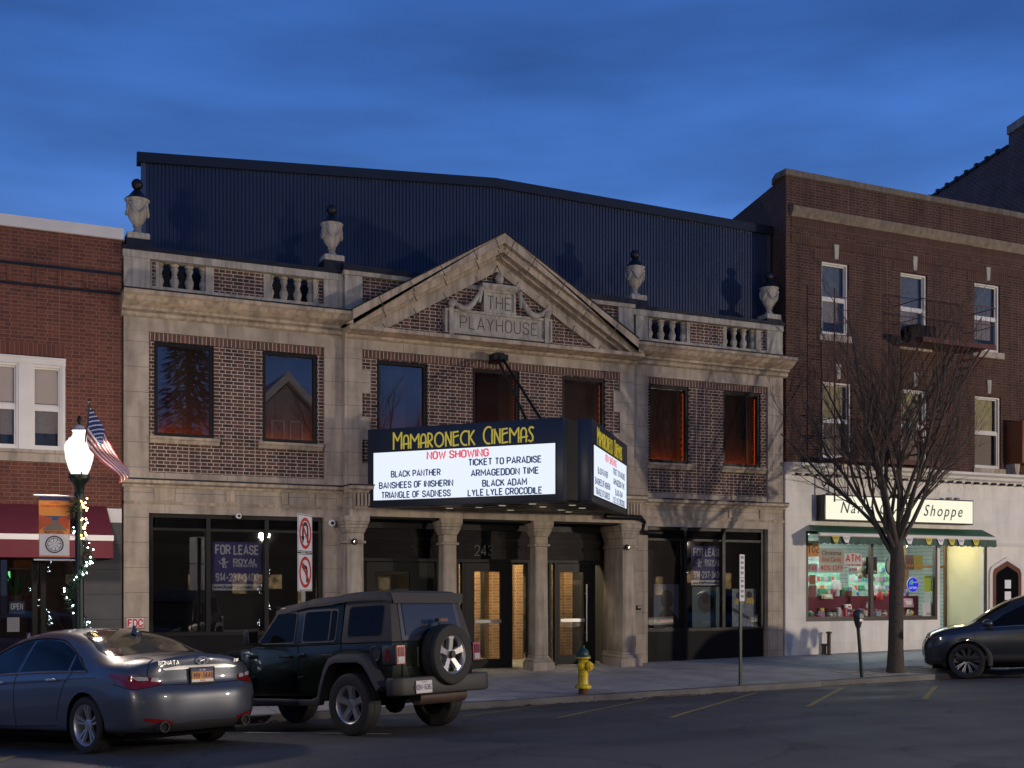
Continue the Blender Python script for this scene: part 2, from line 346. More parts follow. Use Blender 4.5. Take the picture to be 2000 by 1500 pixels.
# upright sign capitals drawn as strokes of even weight
def _arc(cx, cy, rx, ry, a0, a1, n=8): return [(cx+rx*cos(radians(a0+(a1-a0)*i/n)), cy+ry*sin(radians(a0+(a1-a0)*i/n))) for i in range(n+1)]
_O = _arc(.25, .75, .25, .25, 0, 180)+_arc(.25, .25, .25, .25, 180, 360)+[(.5, .75)]
_C = [(.5, .70)]+_arc(.25, .75, .25, .25, 0, 180)+_arc(.25, .25, .25, .25, 180, 360)
_P = [(0, 0), (0, 1)]+_arc(.25, .73, .25, .27, 90, -90)+[(0, .46)]
SF = {'A': ([[(0, 0), (.27, 1), (.54, 0)], [(.1, .29), (.44, .29)]], .54), 'B': ([[(0, 0), (0, 1)]+_arc(.26, .76, .22, .24, 90, -90)+[(0, .52)], [(.2, .52)]+_arc(.26, .26, .24, .26, 90, -90)+[(0, 0)]], .5),
 'C': ([_C+[(.5, .30)]], .5), 'D': ([[(0, 0), (0, 1)]+_arc(.22, .72, .28, .28, 90, 0)+_arc(.22, .28, .28, .28, 0, -90)+[(0, 0)]], .5), 'E': ([[(.45, 1), (0, 1), (0, 0), (.45, 0)], [(0, .52), (.39, .52)]], .45),
 'F': ([[(.45, 1), (0, 1), (0, 0)], [(0, .52), (.38, .52)]], .43), 'G': ([_C+[(.5, .46), (.27, .46)]], .5), 'H': ([[(0, 0), (0, 1)], [(.5, 0), (.5, 1)], [(0, .52), (.5, .52)]], .5), 'I': ([[(0, 0), (0, 1)]], .0),
 'K': ([[(0, 0), (0, 1)], [(.48, 1), (0, .40)], [(.17, .6), (.51, 0)]], .5), 'L': ([[(0, 1), (0, 0), (.43, 0)]], .42), 'M': ([[(0, 0), (0, 1), (.32, .36), (.64, 1), (.64, 0)]], .64), 'N': ([[(0, 0), (0, 1), (.5, 0), (.5, 1)]], .5), 'O': ([_O], .5),
 'P': ([_P], .5), 'R': ([_P, [(.25, .46), (.5, 0)]], .5), 'S': ([[(.48, .72)]+_arc(.24, .76, .24, .24, 0, 180)+[(.02, .66), (.10, .56), (.40, .43), (.47, .34)]+_arc(.24, .24, .24, .24, 0, -180)+[(0, .28)]], .48), 'T': ([[(0, 1), (.5, 1)], [(.25, 1), (.25, 0)]], .5),
 'U': ([[(0, 1)]+_arc(.25, .25, .25, .25, 180, 360)+[(.5, 1)]], .5), 'V': ([[(0, 1), (.26, 0), (.52, 1)]], .52), 'W': ([[(0, 1), (.18, 0), (.37, .8), (.56, 0), (.74, 1)]], .74), 'X': ([[(0, 0), (.5, 1)], [(0, 1), (.5, 0)]], .5), 'Y': ([[(0, 1), (.26, .45), (.52, 1)], [(.26, .45), (.26, 0)]], .52),
 '0': ([_O], .5), '1': ([[(.02, .8), (.22, 1), (.22, 0)]], .25), '2': ([[(0, .70)]+_arc(.25, .75, .25, .25, 180, 0)+[(.46, .56), (0, 0), (.5, 0)]], .5), '3': ([[(0, .78)]+_arc(.24, .76, .24, .24, 170, -90)+[(.14, .52)], [(.2, .52)]+_arc(.25, .26, .25, .26, 90, -170)], .5),
 '4': ([[(.38, 0), (.38, 1), (0, .27), (.52, .27)]], .52), '5': ([[(.46, 1), (.06, 1), (.02, .54)]+_arc(.25, .30, .25, .30, 110, -160)], .5), '6': ([[(.44, .92)]+_arc(.25, .75, .25, .25, 40, 180)+_arc(.25, .28, .25, .28, 180, 540, 16)], .5), '7': ([[(0, 1), (.5, 1), (.16, 0)]], .5),
 '8': ([_arc(.25, .76, .22, .24, -90, 270, 16), _arc(.25, .26, .25, .26, 90, 450, 16)], .5), '9': ([[(.06, .08)]+_arc(.25, .25, .25, .25, 220, 360)+_arc(.25, .72, .25, .28, 0, 360, 16)], .5), '-': ([[(.02, .45), (.30, .45)]], .32), '.': ([[(0, 0), (0, .10)]], .0)}
def stext(s, h, o, r, u, matn, name, parent, wt=.125, gap=.20, xs=1., ext=.001):
    o = Vector(o); r = Vector(r).normalized(); u = Vector(u).normalized(); n = r.cross(u); w = h*wt/2; x = 0; runs = []
    for ch in s:
        if ch == ' ': x += .34; continue
        for ln in SF[ch][0]: runs.append([Vector(((x+p[0])*h*xs, (p[1]-.5)*h)) for p in ln])
        x += SF[ch][1]+gap+.02
    tot = (x-gap)*h*xs; mb = MB(); lv = 0
    for ln in runs:
        p = [ln[0]]+[b for a, b in zip(ln, ln[1:]) if (b-a).length > 1e-6]
        if len(p) < 2: continue
        closed = (p[0]-p[-1]).length < 1e-6; L_, R__ = [], []
        for i, q in enumerate(p):
            d0 = (q-p[i-1]).normalized() if i > 0 else ((p[-1]-p[-2]).normalized() if closed else None); d1 = (p[i+1]-q).normalized() if i < len(p)-1 else ((p[1]-p[0]).normalized() if closed else None)
            d0 = d0 or d1; d1 = d1 or d0; t = d0+d1; t = t.normalized() if t.length > 1e-3 else d0; m_ = Vector((-t.y, t.x)); k = w/max(.45, m_.dot(Vector((-d0.y, d0.x))))
            e = Vector((0, 0))
            if not closed and i == 0: e = -d1*w*.0
            L_.append(q+m_*k+e); R__.append(q-m_*k+e)
        lv = (lv+1) % 5; dep = ext+.0003*lv
        f = lambda v: tuple(o+r*(v.x-tot/2)+u*v.y+n*dep)
        vs = []
        for a, b in zip(L_, R__): vs += [f(a), f(b)]
        mb.add(vs, [(2*i, 2*i+1, 2*i+3, 2*i+2) for i in range(len(L_)-1)])
    return mb.build(name, matn, parent)
# text laid on a plane: origin o, right vector r, up vector u
def text(s, size, o, r, u, matn, name='lettering', parent=None, align='CENTER', xs=1., ext=.003, shear=0., bold=0., sp=1., wt=.16):
    if shear == 0 and align == 'CENTER' and all(ch in SF or ch == ' ' for ch in s): return stext(s, size*.70, o, r, u, matn, name, parent, wt, .20*sp, xs, max(ext, .0006))
    cu = bpy.data.curves.new(name, 'FONT'); cu.body = s; cu.size = size; cu.align_x = align; cu.align_y = 'CENTER'; cu.extrude = ext; cu.shear = shear; cu.offset = bold; cu.space_character = sp; cu.resolution_u = 3
    t = bpy.data.objects.new(name, cu); C.objects.link(t)
    bpy.context.view_layer.update()
    me = bpy.data.meshes.new_from_object(t.evaluated_get(bpy.context.evaluated_depsgraph_get()))
    bpy.data.objects.remove(t); bpy.data.curves.remove(cu)
    o = Vector(o); r = Vector(r).normalized(); u = Vector(u).normalized(); n = r.cross(u)
    f = Vector(OFF.get(parent.name, (0, 0, 0))) if parent else Vector((0, 0, 0))
    for v in me.vertices: v.co = o-f+r*v.co.x*xs+u*v.co.y+n*v.co.z
    me.materials.clear(); me.materials.append(M[matn] if isinstance(matn, str) else matn)
    ob = bpy.data.objects.new(name, me); C.objects.link(ob)
    if parent: ob.parent = parent; OFF[ob.name] = tuple(f)
    return ob
XR, ZU = (1, 0, 0), (0, 0, 1)
def disc(mb, c, r, r0=0., n=28, y=0., ax=(1, 0, 0), up=(0, 0, 1), mi=0, a0=0., a1=2*pi):
    c = Vector(c); ax = Vector(ax); up = Vector(up); vs = []; fs = []
    for k in range(n+1):
        a = a0+(a1-a0)*k/n; d = ax*cos(a)+up*sin(a); vs += [tuple(c+d*r0), tuple(c+d*r)]
    for k in range(n): fs.append((2*k, 2*k+1, 2*k+3, 2*k+2))
    mb.add(vs, fs, mi); return mb
# ================================================================= ground
KV = -4.5            # kerb line
def zg(u): return -.134+.0155*(max(-45, min(70, u))-5.15)
def zroad(u, v):
    d = KV-v
    r = .055*min(max(d, 0), 4.2)+.018*min(max(d-4.2, 0), 3.2)-.03*min(max(d-7.4, 0), 6.2)
    return zg(u)+r
def zside(u, v): return zg(u)+.11+.034*(min(v, 3)-KV)
def sheet(mb, us, vs, zf, dz=0., mi=0):
    n = len(vs)
    mb.add([(u, v, zf(u, v)+dz) for u in us for v in vs], [(i*n+j, (i+1)*n+j, (i+1)*n+j+1, i*n+j+1) for i in range(len(us)-1) for j in range(n-1)], mi)
us = [-320, -150, -80]+list(range(-45, 71, 5))+[110, 180, 340]
m = MB(); sheet(m, us, [-18.5, -17, -15, -13.5, -12.2, -11, -10, -9, -8.2, -7, -6, -5.2, KV+.02], zroad)
road = m.build('road', 'asphalt'); tag(road, kind='structure')
m = MB(); sheet(m, us, [KV+.16, -3, -1.5, 0, 3, 30, 300], zside)
tag(m.build('pavement', 'concrete'), kind='structure')
m = MB(); sheet(m, us, [-300, -40, -26, -22, -18.66], lambda u, v: zg(u)+.24)
tag(m.build('near_pavement', 'concrete'), kind='structure')
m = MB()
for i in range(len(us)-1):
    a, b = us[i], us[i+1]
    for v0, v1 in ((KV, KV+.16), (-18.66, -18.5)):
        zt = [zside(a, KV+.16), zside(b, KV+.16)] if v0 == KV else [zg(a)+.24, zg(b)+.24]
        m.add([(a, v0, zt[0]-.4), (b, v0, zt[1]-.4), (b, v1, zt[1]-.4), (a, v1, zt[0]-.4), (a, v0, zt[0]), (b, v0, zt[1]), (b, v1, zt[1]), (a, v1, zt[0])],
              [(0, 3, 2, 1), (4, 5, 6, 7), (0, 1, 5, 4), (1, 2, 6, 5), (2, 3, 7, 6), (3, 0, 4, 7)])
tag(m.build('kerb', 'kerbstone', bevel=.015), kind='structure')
# painted lines on the road: stripes, the white one a headlight trail, 4 mm above the asphalt
def ground_pt(px, py):
    v = -6.
    for _ in range(40):
        u, z = P(px, py, v); e = z-zroad(u, v); v += e*6 if abs(e) < .5 else (1 if e > 0 else -1)*1.5
        v = max(-17, min(KV-.05, v))
    return Vector((u, v, zroad(u, v)+.004))
def stripe(a, b, w, matn, name='road_marking', n=8):
    a = ground_pt(*a); b = ground_pt(*b); d = (b-a); d.z = 0; s = Vector((-d.y, d.x, 0)).normalized()*w/2
    mb = MB(); vs = []
    for i in range(n+1):
        p = a.lerp(b, i/n)
        for q in (p-s, p+s): vs.append((q.x, q.y, zroad(q.x, q.y)+.004))
    mb.add(vs, [(2*i, 2*i+1, 2*i+3, 2*i+2) for i in range(n)])
    return tag(mb.build(name, matn), kind='structure')
for a, b in (((1645, 1344), (1578, 1380)), ((1828, 1340), (1806, 1366)), ((1478, 1353), (1310, 1402)), ((1270, 1365), (1085, 1403)), ((1060, 1378), (900, 1400)), ((30, 1476), (-40, 1500))):
    stripe(a, b, .085, 'yellow_paint')
stripe((480, 1431), (760, 1434), .10, 'white_paint')  # headlight trail drawn onto the road as a pale stripe
# ================================================================= helpers for facades
def wall(mb, x0, x1, z0, z1, holes, y, depth, mi=0, back=True):
    """front skin with real openings and their reveals"""
    xs = sorted({x0, x1, *[h[0] for h in holes], *[h[1] for h in holes]}); zs = sorted({z0, z1, *[h[2] for h in holes], *[h[3] for h in holes]})
    for i in range(len(xs)-1):
        for j in range(len(zs)-1):
            cx = (xs[i]+xs[i+1])/2; cz = (zs[j]+zs[j+1])/2
            if any(h[0] < cx < h[1] and h[2] < cz < h[3] for h in holes): continue
            mb.quad((xs[i], y, zs[j]), (xs[i+1], y, zs[j]), (xs[i+1], y, zs[j+1]), (xs[i], y, zs[j+1]), mi)
    for a, b, c, d in holes:
        e = y+depth
        mb.quad((a, y, c), (a, y, d), (a, e, d), (a, e, c), mi); mb.quad((b, y, c), (b, e, c), (b, e, d), (b, y, d), mi)
        mb.quad((a, y, d), (b, y, d), (b, e, d), (a, e, d), mi); mb.quad((a, y, c), (a, e, c), (b, e, c), (b, y, c), mi)
def ring(mb, x0, x1, z0, z1, y0, y1, w, wb=None, mi=0):
    wb = wb or w
    mb.box(x0, x0+w, y0, y1, z0, z1, mi); mb.box(x1-w, x1, y0, y1, z0, z1, mi)
    mb.box(x0+w, x1-w, y0, y1, z1-w, z1, mi); mb.box(x0+w, x1-w, y0, y1, z0, z0+wb, mi)
# ================================================================= the theatre
G0 = -1.2
a0, a1, a2 = U(241), U(290), U(632); c0, c1 = U(672, -.16), U(1237, -.16); r1, r2, r3 = U(1262), U(1497), U(1526)
ZT, ZB = 6.46, 4.71
wl = [(U(301), U(418), ZB, ZT), (U(513), U(620), ZB, ZT)]
wc = [(U(p, -.16), U(q, -.16), ZB, ZT-.02) for p, q in ((736, 835), (923, 1015), (1098, 1183))]
wr = [(U(1268), U(1346), ZB, ZT), (U(1413), U(1486), ZB, ZT)]
play = thing('playhouse_building', 'brick and limestone playhouse with pediment and columns behind the lit marquee', 'theatre', ((a0+r3)/2, 0, .3))
m = MB(); wall(m, a1-.02, a2+.02, 4.04, 6.46, wl, 0, .34); m.build('brick_wall', 'brick_play', play); m = MB(); wall(m, r1-.02, r2+.02, 4.04, 6.46, wr, 0, .34); m.build('brick_wall', 'brick_play', play)
m = MB(); wall(m, c0+.3, c1-.3, 3.95, 6.46, wc, -.16, .34); m.build('brick_wall', 'brick_play', play)
m = MB()
for x0, x1, y in ((a1, a2, 0), (r1, r2, 0), (c0+.3, c1-.3, -.16)): m.box(x0, x1, y-.012, y+.3, 6.463, 6.61)
m.build_each('soldier_course', 'brick_sold', play)
# stone: pilasters, bands, friezes
m = MB()
for x0, x1, y in ((a0, a1, -.06), (a2, c0+.01, -.06), (c1-.01, r1, -.06), (r2, r3, -.06)):
    m.box(x0, x1, y, .35, 3.92, 6.61)
m.box(c0, c0+.36, -.20, .2, 3.92, 6.61); m.box(c1-.36, c1, -.20, .2, 3.92, 6.61)
q = .458; k = 0; z = 3.92
while z < 6.5:                                   # quoins that tooth into the brick
    h = min(.452, 6.60-z)
    if k % 2 == 0: m.box(c0+.361, c0+.52, -.198, 0, z, z+h); m.box(c1-.52, c1-.361, -.198, 0, z, z+h)
    z += q; k += 1
for x0, x1, y in ((a1, a2, -.03), (r1, r2, -.03), (c0+.5, c1-.5, -.19)): m.box(x0, x1, y, .3, 3.92, 4.038)
for x0, x1, y in ((a0, c0, -.06), (c1, r3, -.06), (c0, c1, -.21)):
    m.box(x0, x1, y, .35, 6.612, 6.86)
m.build('stonework', 'stone', play)
m = MB()
for x0, x1, y in ((a0, a1, -.06), (a2, c0+.01, -.06), (c1-.01, r1, -.06), (r2, r3, -.06)): m.box(x0, x1, y, .35, G0, 3.29)
for x0, x1, y in ((a0, c0, -.06), (c1, r3, -.06)): m.box(x0, x1, y, .35, 3.29, 3.76)
m.box(c0, c1, -.55, .35, 3.31, 3.76)
m.build('stonework', 'stone', play)
m = MB()
belt = [(.2, 3.755), (-.10, 3.755), (-.12, 3.80), (-.20, 3.83), (-.20, 3.885), (.2, 3.885)]
for x0, x1, dy in ((a0-.03, c0, 0), (c1, r3+.06, 0), (c0-.05, c1+.05, -.50)):
    m.sweep_x([(y+dy, z) for y, z in belt], x0, x1)
    m.sweep_x([(y*.55+dy, z-.305) for y, z in ((.2, 3.755), (-.14, 3.755), (-.17, 3.79), (-.14, 3.81), (.2, 3.81))], x0+.03, x1-.03)
for p, q in ((300, 340), (440, 458), (548, 560), (600, 612), (655, 669), (1340, 1350), (1420, 1428), (1480, 1490)): # raised tablets of the lower frieze
    m.box(U(p), U(q), -.095, 0, 3.525, 3.745)
for x in (c0+.05, c1-.42):                         # fluted blocks
    for k in range(5): m.box(x+k*.075, x+k*.075+.045, -.62, -.5, 3.5, 3.74)
m.build('belt_course', 'stone_warm', play)
m = MB()
for x0, x1, y in ((a0-.03, c0, -.215), (c1, r3+.06, -.215), (c0-.05, c1+.05, -.715)): m.box(x0, x1, y, .05, 3.888, 3.915)
for x0, x1, y in ((a0-.06, c0+.2, -.545), (c1-.2, r3+.06, -.545)): m.box(x0, x1, y, .3, 7.262, 7.285)
m.build_each('flashing', 'flash', play)
# main cornice
corn = [(.2, 6.86), (-.10, 6.86), (-.15, 6.88), (-.17, 6.93), (-.14, 6.965), (-.22, 6.975), (-.22, 7.02), (-.30, 7.05), (-.40, 7.10), (-.47, 7.17), (-.53, 7.20), (-.53, 7.26), (.2, 7.26)]
m = MB()
m.sweep_x(corn, a0-.05, c0+.1); m.sweep_x(corn, c1-.1, r3+.07)
ccorn = [(.1, 6.80), (-.26, 6.80), (-.30, 6.83), (-.31, 6.865), (-.40, 6.875), (-.52, 6.90), (-.60, 6.91), (-.60, 6.985), (.1, 6.985)]
m.sweep_x(ccorn, c0-.02, c1+.02)
cor = m.build('cornice', 'stone_warm', play)
# pediment
Lf = U(689, -.62), 7.27; Rf = U(1246, -.62), 7.27; Ap = (U(985, -.62), Zp(985, 456, -.62))
def rake(mb, drop0, drop1, y0, y1):
    for fx, fz in (Lf, Rf):
        s = (Ap[1]-fz)/(Ap[0]-fx); sg = 1 if Ap[0] > fx else -1
        zl = 6.988
        xt = fx if drop0 == 0 else Ap[0]-((Ap[1]-drop0)-zl)/s
        xb = Ap[0]-((Ap[1]-drop1)-zl)/s
        poly = [(xt, zl), (xb, zl), (Ap[0], Ap[1]-drop1), (Ap[0], Ap[1]-drop0)]+([(fx, fz)] if drop0 == 0 else [])
        if sg < 0: poly = poly[::-1]
        mb.prism(poly, y0, y1)
m = MB(); rake(m, 0, .20, -.66, 0); rake(m, .20, .36, -.56, 0); rake(m, .36, .43, -.42, 0)
m.build('raking_cornice', 'stone_warm', play)
m = MB(); rake(m, .43, .69, -.27, 0); m.build('raking_band', 'stone_plain', play)
m = MB()
for fx, fz in (Lf, Rf):
    s = (Ap[1]-fz)/(Ap[0]-fx); w = .03
    poly = [(fx, fz), (Ap[0], Ap[1]), (Ap[0], Ap[1]+w), (fx, fz+w)]
    m.prism(poly if Ap[0] > fx else poly[::-1], -.68, .1)
m.build_each('flashing', 'flash', play)
# mortar joints across the raking stones
m = MB()
for fx, fz in (Lf, Rf):
    for f in (.16, .36, .56, .78, .93):
        x = fx+(Ap[0]-fx)*f; z = fz+(Ap[1]-fz)*f; sg = 1 if Ap[0] > fx else -1
        for dz0, dz1, y in ((0, .2, -.662), (.2, .36, -.562), (.43, .69, -.272)):
            nx = sg*.5
            poly = [(x+nx*dz0-.012, z-dz0), (x+nx*dz1-.012, z-dz1), (x+nx*dz1+.012, z-dz1), (x+nx*dz0+.012, z-dz0)]
            m.prism(poly, y, y+.02)
m.build_each('stone_joint', 'letter_dark', play)
m = MB(); m.prism([(Lf[0]+.4, 6.985), (Rf[0]-.4, 6.985), (Ap[0], Ap[1]-.4)], -.19, -.02); m.build('tympanum', 'brick_play', play)
# name tablet in the pediment
def tab(px0, py0, px1, py1, v): return U(px0, v), U(px1, v), Zp((px0+px1)/2, py1, v), Zp((px0+px1)/2, py0, v)
tx0, tx1 = U(872, -.3), U(1074, -.3); tcx = (tx0+tx1)/2
m = MB(); m.box(tx0, tx1, -.30, -.19, 7.12, 7.53); ring(m, tx0-.04, tx1+.04, 7.08, 7.57, -.34, -.19, .045)
m.box(tcx-.33, tcx+.33, -.30, -.19, 7.58, 8.0); ring(m, tcx-.36, tcx+.36, 7.575, 8.04, -.34, -.19, .045)
m.sweep_x([(-.19, 8.04), (-.36, 8.04), (-.42, 8.10), (-.42, 8.15), (-.19, 8.15)], tcx-.42, tcx+.42)
for sx in (-1, 1):
    m.box(tcx+sx*1.08-.05, tcx+sx*1.08+.05, -.36, -.19, 7.05, 7.60)
    disc_c = (tcx+sx*(tx1-tx0)*.44, -.31, 7.325); m.lathe([(.001, -.33), (.04, -.33), (.055, -.315), (.055, -.29)], (disc_c[0], 0, disc_c[2]), 16, axis='y')
tabl = m.build('name_tablet', 'stone_grey', play)
m = MB()
for sx in (-1, 1):                               # swags hanging between tablet and scroll ends
    pts = [(tcx+sx*(.42+.66*t), -.36, 8.02-.36*t-.26*sin(pi*t)+.10*t*t) for t in [i/14 for i in range(15)]]
    m.tube(pts, [.03+.035*sin(pi*i/14) for i in range(15)], 8)
    for k in range(10):
        p = pts[k+2]; m.ball((p[0], p[1]-.025, p[2]+.015*(-1)**k), .032, 8)
    m.ball((tcx+sx*.44, -.38, 8.02), .06, 10); m.ball((tcx+sx*1.08, -.37, 7.66), .08, 10)
    m.tube([(tcx+sx*.44, -.38, 8.0), (tcx+sx*.47, -.36, 7.75)], [.05, .03], 6)
m.lathe([(.07, 8.15), (.09, 8.17), (.055, 8.19), (.085, 8.24), (.095, 8.30), (.07, 8.36), (.03, 8.41), (.005, 8.43)], (tcx, -.30, 0), 12)
m.build('swag_carving', 'stone_grey', play, smooth=50)
text('THE', .36, (tcx, -.303, 7.79), XR, ZU, 'letter_dark', 'carved_letters', play, ext=.002, wt=.09, xs=1.1)
text('PLAYHOUSE', .35, (tcx, -.303, 7.325), XR, ZU, 'letter_dark', 'carved_letters', play, ext=.002, sp=1.1, wt=.09, xs=1.12)
# parapet with balustrades
def urange(l, v=0): return [U(x, v) for x in l]
m = MB(); mbk = MB(); opens = []
def parapet(seg, y=0.):
    for p, q, k in seg:
        x0, x1 = U(p, y), U(q, y)
        if k == 's': m.box(x0, x1, y, y+.28, 7.46, 7.93)
        elif k == 'p': m.box(x0, x1, y-.07, y+.3, 7.285, 7.94)
        elif k == 'b': mbk.box(x0, x1, y+.012, y+.27, 7.46, 7.93)
        elif k == 'o': opens.append((x0, x1, y))
parapet([(241, 292, 'p'), (292, 297, 's'), (297, 304, 'b'), (304, 311, 's'), (311, 402, 'o'), (402, 418, 's'), (418, 515, 'b'), (515, 528, 's'), (528, 612, 'o'), (612, 620, 's'), (620, 631, 'b'), (631, 669, 'p')])
parapet([(1239, 1262, 'p'), (1262, 1267, 'b'), (1267, 1272, 's'), (1272, 1342, 'o'), (1342, 1348, 's'), (1348, 1412, 'b'), (1412, 1419, 's'), (1419, 1477, 'o'), (1477, 1487, 's'), (1487, 1495, 'b'), (1495, 1525, 'p')])
for x0, x1 in ((a0, c0), (c1, r3)):
    m.box(x0, x1, -.055, .33, 7.287, 7.458); m.box(x0-.02, x1, -.09, .36, 7.942, 8.07)
m.box(c0+.01, U(708, -.18), -.19, .3, 7.27, 8.04); m.box(U(1208, -.18), c1-.01, -.19, .3, 7.27, 8.04); m.box(c0-.02, c1+.02, -.22, .34, 8.045, 8.13)
m.build('parapet', 'stone_grey', play); mbk.build_each('parapet_panel', 'brick_play', play)
m = MB(); m.box(U(708, -.12), U(1208, -.12), -.12, .25, 7.0, 8.04); m.build('parapet_panel', 'brick_play', play)
m = MB(); m.box(a0-.03, c0, -.11, .38, 8.073, 8.15); m.box(c1, r3+.02, -.11, .38, 8.073, 8.15); m.box(c0-.04, c1+.04, -.25, .36, 8.133, 8.24); m.build_each('coping', 'flash', play)
bal = [(.085, 7.46), (.085, 7.49), (.06, 7.50), (.075, 7.56), (.088, 7.61), (.075, 7.66), (.05, 7.69), (.06, 7.70), (.06, 7.715), (.045, 7.73), (.052, 7.78), (.075, 7.83), (.07, 7.865), (.055, 7.88), (.085, 7.90), (.085, 7.93)]
for x0, x1, y in opens:
    for f in (.02, .345, .665, .98):
        MB().lathe(bal, (x0+(x1-x0)*f, y+.13, 0), 14).build('baluster', 'stone_grey', play, smooth=50)
m = MB()
for x0, x1, y in opens: m.box(x0-.2, x1+.2, y+.75, y+.8, 6.9, 8.0)
m.build_each('roof_upstand', 'siding_trim', play)
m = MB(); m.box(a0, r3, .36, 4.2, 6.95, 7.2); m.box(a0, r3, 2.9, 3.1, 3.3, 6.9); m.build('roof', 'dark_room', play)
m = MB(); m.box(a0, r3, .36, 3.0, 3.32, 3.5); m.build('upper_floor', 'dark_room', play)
# upper windows
def up_window(h, y):
    x0, x1, z0, z1 = h
    f = MB(); ring(f, x0+.003, x1-.003, z0+.003, z1-.003, y+.04, y+.14, .065, .075); fr = f.build('window', 'black', play)
    g = MB(); g.quad((x0+.06, y+.10, z0+.06), (x1-.06, y+.10, z0+.06), (x1-.06, y+.10, z1-.06), (x0+.06, y+.10, z1-.06)); g.build('pane', 'glass_up', fr)
    b = MB(); b.box(x0-.6, x1+.6, y+.95, y+1.0, z0-.1, z1+.5); b.box(x0-.30, x0-.02, y+.36, y+.5, z0-.1, z1+.3); b.box(x1+.0, x1+.2, y+.16+.2, y+.5, z0-.1, z1+.3); b.build('interior_panel', 'curtain', fr)
    s = MB(); s.box(x0-.1, x1+.3, y+.80, y+.86, z0-.07, z0-.02); s.build('light_strip', 'orange_strip', fr)
    s = MB(); s.box(x1-.045, x1-.03, y+.17, y+.20, z0+.08, z1-.12); s.build('edge_strip', 'orange_edge', fr)  # glowing edge standing in for orange lamplight on the right jamb
def sill(h, y):
    x0, x1, z0, z1 = h
    MB().sweep_x([(y+.05, z0-.13), (y-.06, z0-.13), (y-.10, z0-.07), (y-.13, z0-.05), (y-.13, z0-.005), (y+.05, z0-.001)], x0-.09, x1+.09).build('sill', 'stone_warm', play)
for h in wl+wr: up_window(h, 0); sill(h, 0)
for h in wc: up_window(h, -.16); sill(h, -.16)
# shopfronts of the theatre
def shopfront(p0, p1, muls, zsill, name='shopfront'):
    x0, x1 = U(p0), U(p1); y = .05
    f = MB(); ring(f, x0, x1, zsill, 3.288, y, y+.12, .07)
    f.box(x0+.07, x1-.07, y+.01, y+.11, 2.98, 3.03)
    for q in muls: f.box(U(q)-.04, U(q)+.04, y-.01, y+.115, zsill+.07, 3.22)
    fr = f.build(name, 'black', play)
    lv = MB(); xs = [x0+.07]+[U(q) for q in muls]+[x1-.07]
    for i in range(len(xs)-1):
        for k in range(4): lv.add([(xs[i]+.05, y+.02, 3.045+k*.043), (xs[i+1]-.05, y+.02, 3.045+k*.043), (xs[i+1]-.05, y+.07, 3.08+k*.043), (xs[i]+.05, y+.07, 3.08+k*.043)], [(0, 1, 2, 3)])
        lv.box(xs[i]+.05, xs[i+1]-.05, y+.09, y+.1, 3.03, 3.22)
    lv.build('louvre', 'black_panel', fr)
    g = MB()
    for i in range(len(xs)-1): g.quad((xs[i], y+.07, zsill+.05), (xs[i+1], y+.07, zsill+.05), (xs[i+1], y+.07, 2.99), (xs[i], y+.07, 2.99))
    g.build('pane', 'glass_shop', fr)
    b = MB(); b.box(x0, x1, y+.02, y+.14, G0, zsill-.002); b.build('bulkhead', 'black_panel', fr)
    return x0, x1
shopfront(292, 630, (408, 522), 1.02)
shopfront(1263, 1494, (1341, 1416), .94)
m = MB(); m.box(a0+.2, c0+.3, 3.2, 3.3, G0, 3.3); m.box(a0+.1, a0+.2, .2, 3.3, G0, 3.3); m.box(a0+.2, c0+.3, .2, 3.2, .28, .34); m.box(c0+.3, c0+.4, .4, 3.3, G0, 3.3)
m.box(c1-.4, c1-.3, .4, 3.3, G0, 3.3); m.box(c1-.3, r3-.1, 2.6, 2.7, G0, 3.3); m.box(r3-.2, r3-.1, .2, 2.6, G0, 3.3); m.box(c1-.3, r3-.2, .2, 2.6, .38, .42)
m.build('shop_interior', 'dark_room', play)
# portico columns (square, limestone)
def column(cx, y, name='column', w=.30, back=None):
    z0 = zside(cx, y); b = back if back is not None else None
    col = thing(name, None, None, (cx, y, z0)); col.parent = play; col.location = (cx-OFF[play.name][0], y-OFF[play.name][1], z0-OFF[play.name][2])
    def sq(hw, za, zb, hw2=None):
        h2 = hw2 if hw2 is not None else hw
        yb = y+hw if b is None else b; yb2 = y+h2 if b is None else b
        return [(cx-hw, y-hw, za), (cx+hw, y-hw, za), (cx+hw, yb, za), (cx-hw, yb, za), (cx-h2, y-h2, zb), (cx+h2, y-h2, zb), (cx+h2, yb2, zb), (cx-h2, yb2, zb)]
    F6 = [(0, 3, 2, 1), (4, 5, 6, 7), (0, 1, 5, 4), (1, 2, 6, 5), (2, 3, 7, 6), (3, 0, 4, 7)]
    h = w/2
    k = MB(); k.add(sq(h+.10, z0-.3, z0+.17), F6); k.add(sq(h+.075, z0+.172, z0+.20, h+.08), F6); k.add(sq(h+.08, z0+.202, z0+.25, h+.03), F6); k.add(sq(h+.03, z0+.252, z0+.31, h+.002), F6); k.build('base', 'stone_plain', col, bevel=.008)
    k = MB(); k.add(sq(h+.004, z0+.312, 2.78, h-.012), F6); k.build('shaft', 'stone_plain', col, bevel=.012)
    k = MB(); k.add(sq(h+.03, 2.782, 2.83), F6); k.add(sq(h-.005, 2.832, 2.98), F6); k.add(sq(h+.005, 2.982, 3.08, h+.045), F6); k.add(sq(h+.05, 3.082, 3.14, h+.055), F6); k.add(sq(h+.06, 3.142, 3.20, h+.08), F6); k.add(sq(h+.086, 3.202, 3.308), F6); k.build('capital', 'stone_plain', col, bevel=.008)
    return col
column(U(881, -.55), -.36); column(U(1060, -.55), -.36)
column(U(694, -.5), -.36, 'pier', .34, .3); column(U(1228, -.5), -.36, 'pier', .34, .3)
